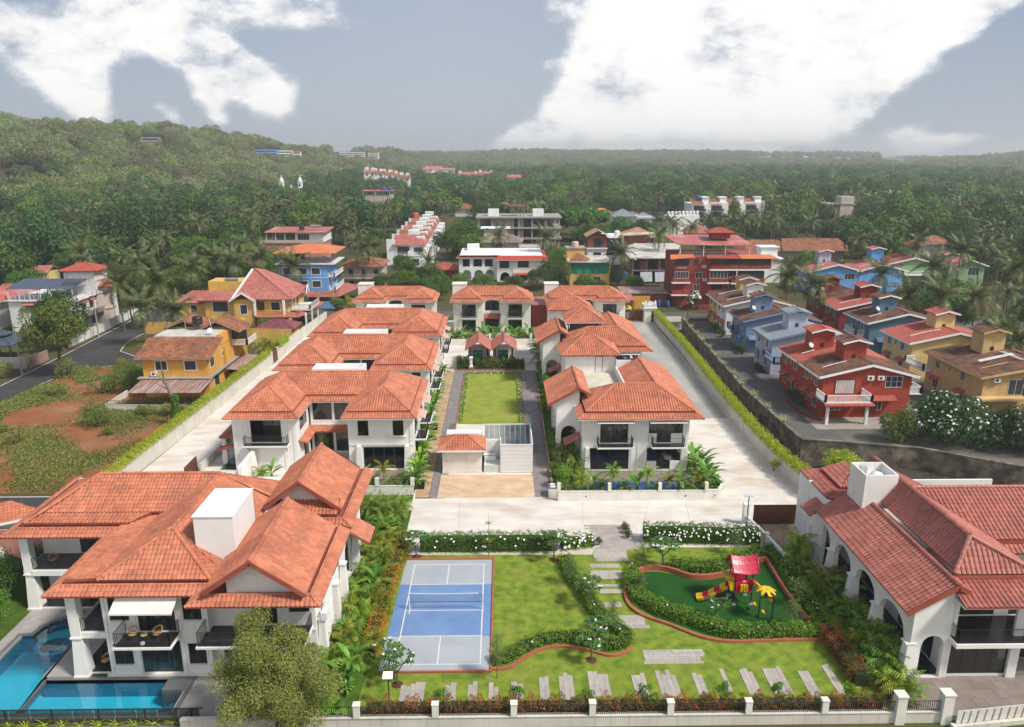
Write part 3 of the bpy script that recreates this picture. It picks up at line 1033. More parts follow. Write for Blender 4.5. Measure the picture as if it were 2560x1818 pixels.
 # === the two arcaded villas right of the lawn
def make_right_villa(pergola):
 r=thing('villa','tmp','villa')
 W0,W1=-6.3,5.6
 mb=MB()
 fo=[(2.,5.1,3.4,6.),(7.4,11.2,3.4,6.),(.75,5.3,.2,2.8),(7.3,11.1,.2,2.8)]
 wall(mb,(W0,0),(W1,0),0,6.55,fo)
 wall(mb,(W1,.2),(W1,18.2),0,6.55,[(2,4,4.2,6),(8,10,4.2,6),(2,4,.9,2.4),(13,15,4.2,6)])
 wall(mb,(W1,18.4),(W0,18.4),0,6.55)
 wall(mb,(W0,18.2),(W0,.2),0,6.55,[(2,4,4.2,6),(8,10,.2,2.6),(13,15,.2,2.6),(15.6,17,4.,5.8)])
 for x in(W0+.25,W0+.65,W0+5.65,W0+6.3,W1-.2,W1-.55):mb.box(x-.13,x+.13,-.05,-.001,0,6.5)
 mb.taper(W0+.6,-.32,.7,.6,.42,.5,0,3.)
 mb.box(W0+7.45,W0+8.3,-.04,.1,3.4,4.5)
 mb.box(W0+9.9,W0+11.15,-.04,.1,3.4,4.5)
 mb.box(W0+7.35,W0+8.4,-.04,.1,.2,1.2)
 mb.box(W0+9.95,W0+11.05,-.04,.1,.2,1.2)
 mb.mk('wall',M_WALL,r)
 fl=MB()
 fl.box(W0+.22,W1-.22,.22,18.2,3.1,3.3)
 fl.box(W0+.22,W1-.22,.22,18.2,0,.05)
 fl.mk('floor_slab',M_INTF,r)
 P,Q=(W0,0),(W1,0)
 window(r,P,Q,2.,5.1,3.4,6.,4)
 window(r,P,Q,7.4,11.2,3.4,6.,4)
 window(r,P,Q,.75,5.3,.2,2.8,4,depth=.15)
 window(r,P,Q,7.3,11.1,.2,2.8,4)
 window(r,(W1,.2),(W1,18.2),2,4,4.2,6,2)
 window(r,(W1,.2),(W1,18.2),8,10,4.2,6,2)
 window(r,(W0,18.2),(W0,.2),8,10,.2,2.6,2)
 balcony(r,W0+1.55,W0+5.6,-1.25,-.002,3.3)
 balcony(r,W0+7.6,W0+11.3,-1.25,-.002,3.3)
 awning(r,(W0+1.5,-.02),(W0+5.6,-.02),(0,-1.1),6.45,6.2)
 awning(r,(W0+7.3,-.02),(W0+11.4,-.02),(0,-1.1),6.45,6.2)
 rf=Roof()
 x0,x1,y0,yb,yf,h,tan,z=-6.9,6.9,-1.2,19.2,7.2,4.2,.56,6.6
 aw=.72
 zi=z+aw*tan
 out=[(x0,y0),(x1,y0),(x1,yb),(x0,yb)]
 inn=inset(out,aw)
 for a,b in((0,1),(1,2)):
  rf.slope([(*out[a],z),(*out[b],z),(*inn[b],zi),(*inn[a],zi)],.06)
  rf.cap((*inn[a],zi),(*inn[b],zi),.06,.5)
 rf.slope([(x0,y0,z),(x0,y0+4.2,z),(x0+aw,y0+4.2,zi),(x0+aw,y0+aw,zi)],.06)
 rf.cap((x0,y0,z),(*inn[0],zi),.09)
 rf.cap((x1,y0,z),(*inn[1],zi),.09)
 i=aw+.3
 st=inset(out,i-.02)
 for a,b in((0,1),(1,2),(3,0)):
  rf.deck.poly([(*inn[a],zi-.1),(*inn[b],zi-.1),(*st[b],zi-.1),(*st[a],zi-.1)])
  if(a,b)!=(3,0):
   rf.deck.poly([(*st[a],zi-.1),(*st[b],zi-.1),(*st[b],zi+.25),(*st[a],zi+.25)])
 z2=zi+.2
 i-=.12
 X0,X1,Y0,YB=x0+i,x1-i,y0+i,yb-i
 h2=h-i+.4
 zr=z2+h2*tan
 rl,rr=X0+h2,X1-h2
 yr=Y0+h2
 xt=rr-2.6
 zt=zr-2.6*tan
 rf.slope([(X0,Y0,z2),(X1,Y0,z2),(rr,yr,zr),(rl,yr,zr)])
 rf.slope([(X0,Y0+2*h2,z2),(X0,Y0,z2),(rl,yr,zr)])
 rf.slope([(X1,Y0,z2),(X1,YB,z2),(rr,YB-h2,zr),(rr,yr,zr)])
 rf.slope([(xt,YB-h2,zt),(xt,yr+2.6,zt),(rr,yr,zr),(rr,YB-h2,zr)])
 rf.slope([(xt,yr+2.6,zt),(rl-2.4,yr+2.6,zt),(rl,yr,zr),(rr,yr,zr)])
 rf.slope([(X1,YB,z2),(rr-h2,YB,z2),(rr,YB-h2,zr)])
 for p,q in(((X0,Y0,z2),(rl,yr,zr)),((X1,Y0,z2),(rr,yr,zr)),((rl,yr,zr),(rr,yr,zr)),((rr,yr,zr),(rr,YB-h2,zr)),((X1,YB,z2),(rr,YB-h2,zr))):rf.cap(p,q)
 px,pz=-6.4,8.85
 ya,yb2=3.1,12.3
 rf.slope([(px-3.55,yb2,pz-2.),(px-3.55,ya,pz-2.),(px,ya,pz),(px,yb2,pz)])
 rf.slope([(px+1.3,ya,pz-.75),(px+1.3,yb2,pz-.75),(px,yb2,pz),(px,ya,pz)])
 rf.cap((px,ya,pz+.02),(px,yb2,pz+.02),.12)
 bb=MB()
 bb.bar((px-3.6,ya-.05,pz-2.1),(px,ya-.05,pz-.08),.06,.28)
 bb.bar((px,ya-.05,pz-.08),(px+1.35,ya-.05,pz-.85),.06,.28)
 rf.mk(r,M_TILE,M_DECK)
 bb.mk('bargeboard',M_DECK,r)
 so=MB()
 soffit(so,[(x0,y0),(x1,y0),(x1,yb),(x0,yb)],6.56)
 so.mk('soffit',M_WALL,r)
 pw=MB()
 zt_=lambda s:6.65+min(s,2.4)*.56 if s<2.45 else 7.9
 wall(pw,(-8.9,3.7),(-6.3,3.7),0,6.7,[(.55,2.35,.1,4.1,'arch')],.25,ztop=lambda s:7.1+s*.56)
 wall(pw,(-8.9,12.1),(-8.9,3.95),0,6.9,[(.9,3.5,.1,4.6,'arch'),(4.6,7.2,.1,4.6,'arch')],.25)
 wall(pw,(-6.3,12.35),(-8.9,12.35),0,6.7,[],.25,ztop=lambda s:8.55-s*.56)
 pw.box(-9.,-8.55,3.6,4.05,2.55,2.66)
 pw.mk('porch_wall',M_WALL,r)
 BX(-8.65,-6.31,3.95,12.1,.0,.1).mk('porch_floor',M_FLOORD,r)
 aw2=Roof()
 aw2.slope([(-8.2,2.8,2.9),(-8.2,.7,2.9),(-6.35,.7,3.75),(-6.35,2.8,3.75)])
 aw2.mk(r,M_TILE2,M_DECK,name='side_awning')
 t=MB()
 t.box(rl-2.3,xt-.06,yr+1.2,YB-.3,6.6,6.85)
 t.mk('terrace_floor',pmat('terrace_screed',(.62,.56,.47),(.5,.45,.38),scale=.9,rough=.8),r)
 t=MB()
 t.box(xt-.2,xt-.02,yr+2.7,YB-.3,6.5,zt+.04)
 t.mk('terrace_wall',M_WALL,r)
 hx0,hx1,hy0,hy1=-6.9,-.4,16.3,21.3
 hb=MB()
 wall(hb,(hx0,hy0),(hx1,hy0),0,9.3,[(3.9,4.9,6.87,9.)],.2)
 wall(hb,(hx1,hy0+.2),(hx1,hy1-.2),0,9.3)
 wall(hb,(hx1,hy1),(hx0,hy1),0,9.3)
 wall(hb,(hx0,hy1-.2),(hx0,hy0+.2),0,9.3)
 hb.box(hx1+.02,hx1+2.3,hy0-1.,hy0-.85,6.86,8.75)
 hb.box(hx1+.02,hx1+.14,hy0-.85,hy0+1.5,6.86,8.75)
 hb.box(hx1+2.16,hx1+2.3,hy0-.85,hy0+1.5,6.86,8.75)
 hb.mk('stair_head',M_WALL,r)
 d=BX(hx0+3.93,hx0+4.87,hy0+.03,hy0+.08,6.9,8.97).mk('door',M_WH,r)
 fm=MB()
 for a,b,c,e in((3.9,3.96,6.87,9.),(4.84,4.9,6.87,9.),(3.9,4.9,8.94,9.)):fm.box(hx0+a,hx0+b,hy0-.02,hy0+.02,c,e)
 fm.mk('door_frame',M_DARK,d)
 hr=Roof()
 hr.hip(hx0-.6,hx1+.6,hy0-.7,hy1+.5,9.3,.62)
 hr.mk(r,M_TILE,M_DECK,name='stair_roof')
 tk=MB()
 tk.lathe(hx1+1.1,hy0+.2,[(.55,6.9),(.6,7.1),(.6,8.6),(.5,8.9),(.2,9.)],14)
 tk.mk('water_tank',pmat('black_plastic',(.02,.02,.022),rough=.35),r,smooth=True)
 if pergola:
  g=MB()
  X0_,X1_,Y0_,Y1_=-5.,.2,6.,11.4
  for x in(X0_+.15,X1_-.15):
   for y in(Y0_+.15,Y1_-.15):g.box(x-.07,x+.07,y-.07,y+.07,6.85,9.5)
  g.each('pergola_post',M_DARK,r)
  gl=BX(X0_+.3,X1_-.3,Y0_+.12,Y0_+.14,7.6,9.3)
  gl.box(X0_+.12,X0_+.14,Y0_+.3,Y1_-.3,7.6,9.3)
  gl.mk('pergola_glazing',M_GLD,r)
  BX(X0_+.2,X1_-.2,Y0_+.05,Y0_+.2,6.85,7.6).mk('pergola_wall',M_WALL,r)
  p2=Roof()
  p2.hip(X0_-.5,X1_+.6,Y0_-.6,Y1_+.6,9.5,.62)
  p2.mk(r,M_TILE,M_DECK,name='pergola_roof')
  s2=MB()
  soffit(s2,[(X0_-.5,Y0_-.6),(X1_+.6,Y0_-.6),(X1_+.6,Y1_+.6),(X0_-.5,Y1_+.6)],9.46,.1)
  s2.mk('pergola_soffit',M_WH,r)
 return r
rv=make_right_villa(False)
rv.location=(15.3,78.7,0)
tag(rv,'white villa right of the lawn with bare roof terrace, palm bed in front','villa','two villas right of the lawn')
rv2=make_right_villa(True)
rv2.location=(15.3,107.7,0)
tag(rv2,'white villa right of the lawn with a dark glazed rooftop pergola','villa','two villas right of the lawn')
# === big villa by the pool (near left)
def wicker_chair(name,label,loc,rz,group=None):
 t=thing(name,label,'chair',loc,rz,group)
 wm=pmat('wicker',(.48,.3,.15),(.36,.21,.1),scale=18,rough=.7)
 MB().lathe(0,0,[(.02,.4),(.27,.4),(.29,.44),(.27,.47),(.02,.48)],14).mk('seat',wm,t,smooth=True)
 b=MB()
 prev=None
 n=12
 V,F=[],[]
 for i in range(n+1):
  a=PI*(-.12+1.24*i/n)
  hgt=.62+.22*math.sin(max(0,min(PI,a)))
  for(rr,z)in((.31,hgt-.1),(.36,hgt-.08),(.37,hgt),(.31,hgt)):
   V.append((rr*math.cos(a),rr*math.sin(a),z))
 for i in range(n):
  for k in range(4):F.append((4*i+k,4*i+(k+1)%4,4*i+4+(k+1)%4,4*i+4+k))
 F+=[(3,2,1,0),(4*n,4*n+1,4*n+2,4*n+3)]
 b.add(V,F)
 for i in range(0,13,2):
  a=PI*(-.1+1.2*i/12)
  b.tube([(.26*math.cos(a),.26*math.sin(a),.44),(.33*math.cos(a),.33*math.sin(a),.62)],.012,4)
 b.mk('backrest',wm,t)
 for sx,sy in((-1,-1),(1,-1),(-1,1),(1,1)):MB().tube([(sx*.18,sy*.18,.42),(sx*.24,sy*.24,0)],.015,5).mk('leg',M_IRON,t)
 return t
def villa_pool_side():
 r=thing('villa','large white villa with many tiled roofs beside the blue pool','villa')
 yf=44.7
 mb=MB()
 xa,xb=-26.76,-19.75
 ops=[(.35,1.65,.9,2.55),(2.2,4.9,.25,2.75),(5.4,6.6,.9,2.55),(.45,1.75,4.35,6.15),(2.3,4.8,3.5,6.2),(5.35,6.6,4.35,6.15)]
 wall(mb,(xa,yf),(xb,yf),0,6.5,ops)
 wall(mb,(xb,yf+.7),(-12.75,yf+.7),0,6.5,[(2.8,4.4,3.5,6.2),(.5,2.,.9,2.5),(5.2,6.6,4.4,6.1)])
 mb.box(xb-.2,xb,yf+.2,yf+.7,0,6.5)
 wall(mb,(xa,62),(xa,yf+.2),0,6.5,[(11.5,14.5,.2,2.7),(11.5,14.5,3.5,6.1)])
 side=[(1.2,4.2,.1,4.6,'arch'),(5.4,7.6,3.6,5.8),(9.6,12.2,.1,4.2,'arch')]
 wall(mb,(-12.75,yf+.9),(-12.75,62),0,6.5,side,.3)
 wall(mb,(-12.75,62.2),(-37.,62.2),0,6.5)
 mb.box(xa+.02,xb-.02,yf-.05,yf-.002,3.02,3.14)
 mb.box(xb+.02,-12.8,yf+.62,yf+.698,3.02,3.14)
 for x in(xa+.12,xa+2.05,xa+5.1,xb-.1):mb.box(x-.1,x+.1,yf-.06,yf-.001,.05,6.45)
 mb.box(xa-.25,xb+.3,yf-.16,yf-.001,0,.22)
 for y in(yf+1.2,50.2,53.,58.):
  mb.taper(-12.45,y,.7,.75,.4,.5,0,3.6)
  mb.box(-12.72,-12.15,y-.3,y+.3,3.6,3.75)
 mb.mk('wall',M_WALL,r)
 lv=MB()
 for k in range(16):lv.box(-12.74,-12.55,47.2+.0,49.6,.6+k*.33,.6+k*.33+.2)
 lv.mk('louvre_panel',M_WALL,r)
 fl=MB()
 fl.box(xa+.02,-12.96,yf+.92,62,3.15,3.42)
 fl.box(xa+.02,xb-.22,yf+.22,yf+.9,3.15,3.42)
 fl.box(-29.2,xa-.003,yf-.1+.3,62,3.15,3.42)
 fl.box(-37.1,-29.2,52.75,62,3.15,3.42)
 fl.box(-37.1,-12.9,52.75,62,0,.16)
 fl.box(-29.2,-12.9,yf+.25,52.75,0,.16)
 fl.mk('floor_slab',M_WALL,r)
 fd=MB()
 fd.box(-29.15,xa-.03,yf+.25,55.3,.161,.18)
 fd.box(-29.15,xa-.03,yf+.25,55.3,3.421,3.44)
 fd.box(-37.,-29.16,52.8,55.3,.161,.18)
 fd.box(-37.,-29.16,52.8,55.3,3.421,3.44)
 fd.mk('veranda_floor',M_FLOORD,r)
 rm=MB()
 rm.box(xa+.3,-13.1,49.5,49.6,.17,3.1)
 rm.box(xa+.3,-13.1,49.5,49.6,3.43,6.4)
 rm.box(-22.6,-22.5,yf+.25,49.4,.17,3.1)
 rm.mk('partition',M_INT,r)
 bed=BX(-24.2,-22.9,46.2,48.6,.17,.62).mk('bed',pmat('grey_bedding',(.3,.31,.31),rough=.9),r)
 P,Q=(xa,yf),(xb,yf)
 sur=None
 for(a,b,c,d),cols in zip(ops,(2,3,2,2,3,2)):
  sl=(M_WALL,.22,.13)if c in(.9,4.35)else None
  window(r,P,Q,a,b,c,d,cols,sill=sl,surround=(M_WALL,.12,.035)if c in(.9,4.35)else None)
 curtain(r,P,Q,2.4,2.75,3.55,6.1)
 curtain(r,P,Q,4.3,4.7,3.55,6.1)
 P,Q=(xb,yf+.7),(-12.75,yf+.7)
 window(r,P,Q,2.8,4.4,3.5,6.2,2)
 window(r,P,Q,.5,2.,.9,2.5,2)
 window(r,P,Q,5.2,6.6,4.4,6.1,2)
 window(r,(-12.75,yf+.9),(-12.75,62),5.4,7.6,3.6,5.8,2)
 window(r,(xa,62),(xa,yf+.2),11.5,14.5,.2,2.7,3)
 window(r,(xa,62),(xa,yf+.2),11.5,14.5,3.5,6.1,3)
 lw=MB()
 for z in(.16,3.42):wall(lw,(-37.,55.4),(xa-.02,55.4),z,z+3.,[(3.,9.2,z+.02,z+2.7)],.18)
 lw.mk('veranda_wall',M_WALL,r)
 for z in(.16,3.42):window(r,(-37.,55.4),(xa,55.4),3.,9.2,z+.02,z+2.7,4)
 curtain(r,(-37.,55.4),(xa,55.4),3.3,4.5,3.45,6.1,.25)
 def pillar(x,y):
  pm=MB()
  pm.taper(x,y,.95,.95,.62,.62,.0,3.)
  pm.box(x-.4,x+.4,y-.4,y+.4,3.,3.12)
  pm.box(x-.33,x+.33,y-.33,y+.33,3.12,6.5)
  pm.box(x-.52,x+.52,y-.52,y+.52,0,.18)
  pm.mk('pillar',M_WALL,r)
 pillar(-28.75,yf+.25)
 pillar(-28.75,52.9)
 pillar(-36.7,53.05)
 pillar(-36.7,57.5)
 be=MB()
 be.box(-28.42,xa-.003,yf-.02,yf+.23,3.,3.46)
 be.box(-36.37,-29.15,52.62,52.85,3.,3.46)
 be.box(-28.42,xa-.003,yf-.02,yf+.23,6.2,6.5)
 be.box(-36.37,-29.15,52.62,52.85,6.2,6.5)
 be.box(-29.16,-28.95,yf+.6,52.5,3.,3.46)
 be.mk('edge_beam',M_WALL,r)
 railing(r,[(-28.4,yf+.1),(xa-.05,yf+.1)],1.,z=3.46)
 railing(r,[(-29.,yf+.6),(-29.,52.5)],1.,z=3.46)
 railing(r,[(-36.3,52.75),(-29.1,52.75)],1.,z=3.46)
 railing(r,[(-36.95,57.1),(-36.95,53.4)],1.,z=3.46)
 b1=balcony(r,-25.45,-21.65,42.95,yf-.062,3.45)
 b2=balcony(r,-20.05,-12.9,42.95,yf+.6,3.45)
 awning(r,(-25.6,yf-.08),(-21.5,yf-.08),(0,-1.25),6.35,5.75,pmat('pale_awning',(.74,.66,.63),rough=.8),'awning')
 rf=Roof(tw=.3,tl=.36)
 s=rf.slope
 z=6.6
 aw,tan=.8,.5
 out=[(-30.15,44.),(-20.3,44.),(-20.3,42.7),(-11.65,42.7),(-11.65,53.)]
 zi=z+aw*tan
 def strip(a,b,ai,bi,zz=z,zzi=None):
  zzi=zzi if zzi is not None else zi
  s([(*a,zz),(*b,zz),(*bi,zzi),(*ai,zzi)],.07)
  rf.cap((*ai,zzi+.01),(*bi,zzi+.01),.07,.4)
 strip((-30.15,44.),(-20.3,44.),(-29.35,44.8),(-19.5,44.8))
 strip((-20.3,42.7),(-11.65,42.7),(-19.5,43.5),(-12.45,43.5))
 strip((-20.3,44.),(-20.3,42.7),(-19.5,44.8),(-19.5,43.5))
 strip((-11.65,42.7),(-11.65,53.),(-12.45,43.5),(-12.45,53.))
 strip((-30.15,52.),(-30.15,44.),(-29.35,52.8),(-29.35,44.8))
 strip((-37.95,52.),(-30.15,52.),(-37.15,52.8),(-29.35,52.8))
 strip((-37.95,63.),(-37.95,52.),(-37.15,62.2),(-37.15,52.8))
 strip((-17.6,53.3),(-11.65,53.3),(-17.6,54.1),(-12.45,54.1))
 strip((-11.65,53.3),(-11.65,64.),(-12.45,54.1),(-12.45,64.))
 for p,q in(((-30.15,44),(-29.35,44.8)),((-20.3,42.7),(-19.5,43.5)),((-11.65,42.7),(-12.45,43.5)),((-20.3,44),(-19.5,44.8)),((-30.15,52),(-29.35,52.8)),((-37.95,52),(-37.15,52.8)),((-11.65,53.3),(-12.45,54.1))):rf.cap((*p,z),(*q,zi),.1)
 dk=rf.deck
 dk.poly([(-29.35,44.8,6.86),(-19.4,44.8,6.86),(-19.4,45.25,6.86),(-29.35,45.25,6.86)])
 dk.poly([(-29.2,45.2,6.8),(-19.3,45.2,6.8),(-19.3,45.2,7.22),(-29.2,45.2,7.22)])
 dk.poly([(-19.5,43.5,6.88),(-12.45,43.5,6.88),(-12.45,52.9,6.88),(-19.5,52.9,6.88)])
 dk.poly([(-29.35,44.8,6.86),(-29.,45.2,6.86),(-29.,52.8,6.86),(-29.35,52.8,6.86)])
 dk.poly([(-29.02,45.2,6.8),(-29.02,53,6.8),(-29.02,53,7.1),(-29.02,45.2,7.1)])
 dk.poly([(-37.15,52.8,6.86),(-29.,52.8,6.86),(-29.,53.2,6.86),(-37.15,53.2,6.86)])
 dk.poly([(-36.6,53.2,6.8),(-28.6,53.2,6.8),(-28.6,53.2,7.3),(-36.6,53.2,7.3)])
 dk.poly([(-37.15,53.,6.86),(-36.7,53.,6.86),(-36.7,62.2,6.86),(-37.15,62.2,6.86)])
 dk.poly([(-17.6,54.1,6.88),(-12.45,54.1,6.88),(-12.45,64,6.88),(-17.6,64,6.88)])
 dk.poly([(-17.6,54.6,6.85),(-13.1,54.6,6.85),(-13.1,54.6,7.15),(-17.6,54.6,7.15)])
 rx,rz,ay=-22.95,9.45,48.15
 e7=7.2
 s([(-26.95,45.05,e7),(-19.45,45.05,e7),(rx,ay,rz)])
 s([(-26.95,57.3,e7),(-26.95,45.05,e7),(rx,ay,rz),(rx,57.3,rz)])
 s([(-29.25,53.1,7.02),(-29.25,45.1,7.02),(-26.9,45.1,7.3),(-26.9,55.5,7.3)])
 s([(-18.6,45.9,6.85),(-18.6,61.,6.85),(rx,57.4,rz),(rx,ay,rz)])
 s([(-19.45,45.05,e7),(-18.6,45.9,6.85),(rx,ay,rz)],.05)
 s([(-18.6,61.2,6.85),(-36.,61.2,7.),(-32.6,57.4,rz),(rx,57.4,rz)])
 rf.cap((-26.95,45.05,e7),(rx,ay,rz),.13)
 rf.cap((-19.45,45.05,e7),(rx,ay,rz),.13)
 rf.cap((rx,ay,rz),(rx,57.4,rz),.13)
 s([(-35.6,54.2,7.6),(rx,54.2,7.6),(rx,57.4,rz),(-32.6,57.4,rz)])
 s([(-36.6,53.1,7.22),(-28.6,53.1,7.22),(-27.3,54.25,7.58),(-35.7,54.25,7.58)])
 s([(-36.6,61.5,7.1),(-36.6,53.1,7.22),(-32.6,57.2,rz),(-32.6,57.45,rz)])
 rf.cap((-32.6,57.4,rz),(rx,57.4,rz),.13)
 rf.cap((-36.6,53.1,7.25),(-32.6,57.4,rz),.13)
 rf.cap((rx,57.4,rz),(-18.6,57.5,7.1),.11)
 for(gx,gz,y0,y1,lx,lz,rx2,rz2)in((-16.,9.7,42.95,52.1,-19.15,7.55,-12.6,7.35),(-15.95,9.7,54.9,63.1,-18.8,7.6,-12.7,7.35)):
  s([(lx,y1,lz),(lx,y0,lz),(gx,y0,gz),(gx,y1,gz)])
  s([(rx2,y0,rz2),(rx2,y1,rz2),(gx,y1,gz),(gx,y0,gz)])
  rf.cap((gx,y0,gz),(gx,y1,gz),.14)
  dk.bar((lx,y0-.03,lz-.12),(gx,y0-.03,gz-.1),.07,.3)
  dk.bar((gx,y0-.03,gz-.1),(rx2,y0-.03,rz2-.12),.07,.3)
 s([(-17.6,54.5,7.1),(-12.95,54.5,7.1),(-12.95,55.9,7.85),(-17.6,55.9,7.85)])
 s([(-10.9,59,3.6),(-10.9,56.3,3.6),(-12.72,56.3,4.8),(-12.72,59,4.8)])
 dk.bar((-10.9,56.25,3.5),(-12.7,56.25,4.7),.06,.2)
 rf.mk(r,M_TILE,M_DECK,individual=300)
 for(gx,y,lx,lz,rx2,gz)in((-16.,43.95,-18.,6.88,-13.2,9.55),(-15.95,55.75,-17.6,6.9,-13.2,9.55)):
  A=[(lx,y,lz),(rx2,y,lz),(rx2,y,gz-(rx2-gx)*.69),(gx,y,gz),(lx,y,gz-(gx-lx)*.68)]
  B=[(a,b+.2,c)for a,b,c in A]
  gw=MB()
  gw.add(A+B,[(0,1,2,3,4),(9,8,7,6,5),(0,5,6,1),(1,6,7,2),(2,7,8,3),(3,8,9,4),(4,9,5,0)])
  gw.mk('gable_wall',M_WALL,r)
 BX(-18.7,-18.55,52.1,57.5,6.8,7.25).mk('parapet',M_WALL,r)
 BX(-21.15,-18.45,47.35,51.75,6.7,10.6).box(-21.22,-18.38,47.28,51.82,10.6,10.68).mk('chimney_box',M_WH,r)
 so=MB()
 so.box(-30.1,-20.25,44.05,53,6.5,6.58)
 so.box(-20.24,-11.7,42.75,53.,6.5,6.58)
 so.box(-37.9,-11.7,53.01,63,6.5,6.58)
 so.mk('soffit',M_WALL,r)
 ac=BX(-12.44,-12.05,45.55,46.35,3.6,4.2).mk('ac_unit',M_WH,r)
 anchor(r,(-22,50,0))
 return r
villa_pool_side()
wicker_chair('wicker_chair','wicker tub chair on the front balcony, left one of the two',(-24.5,43.9,3.47),R(10),'wicker chairs of the pool villa')
wicker_chair('wicker_chair','wicker tub chair on the front balcony, right one of the two',(-22.9,43.95,3.47),R(-25),'wicker chairs of the pool villa')
wicker_chair('wicker_chair','wicker armchair by the pillar on the upper left veranda',(-35.2,53.6,3.45),R(30),'wicker chairs of the pool villa')
wicker_chair('wicker_chair','wicker armchair before the curtain on the upper left veranda',(-32.9,53.7,3.45),R(-60),'wicker chairs of the pool villa')
wicker_chair('wicker_chair','wicker tub chair on the black ground floor veranda beside the pool deck',(-27.6,45.6,.18),R(-40),'wicker chairs of the pool villa')
st_=thing('side_table','small round side table between the two balcony chairs','table',(-23.7,43.8,3.47))
MB().lathe(0,0,[(.02,.38),(.22,.38),(.23,.41),(.02,.42)],12).mk('table_top',pmat('pale_wood',(.5,.36,.2),rough=.6),st_)
for a in range(3):MB().tube([(.14*math.cos(a*2.1),.14*math.sin(a*2.1),.38),(.2*math.cos(a*2.1),.2*math.sin(a*2.1),0)],.013,5).mk('leg',M_IRON,st_)
tag(MB().lathe(-23.6,43.25,[(.05,3.47),(.13,3.5),(.16,3.6),(.12,3.7),(.02,3.74)],12).mk('globe_lamp',M_WH,smooth=True),'white globe lamp on the floor of the front balcony','lamp')
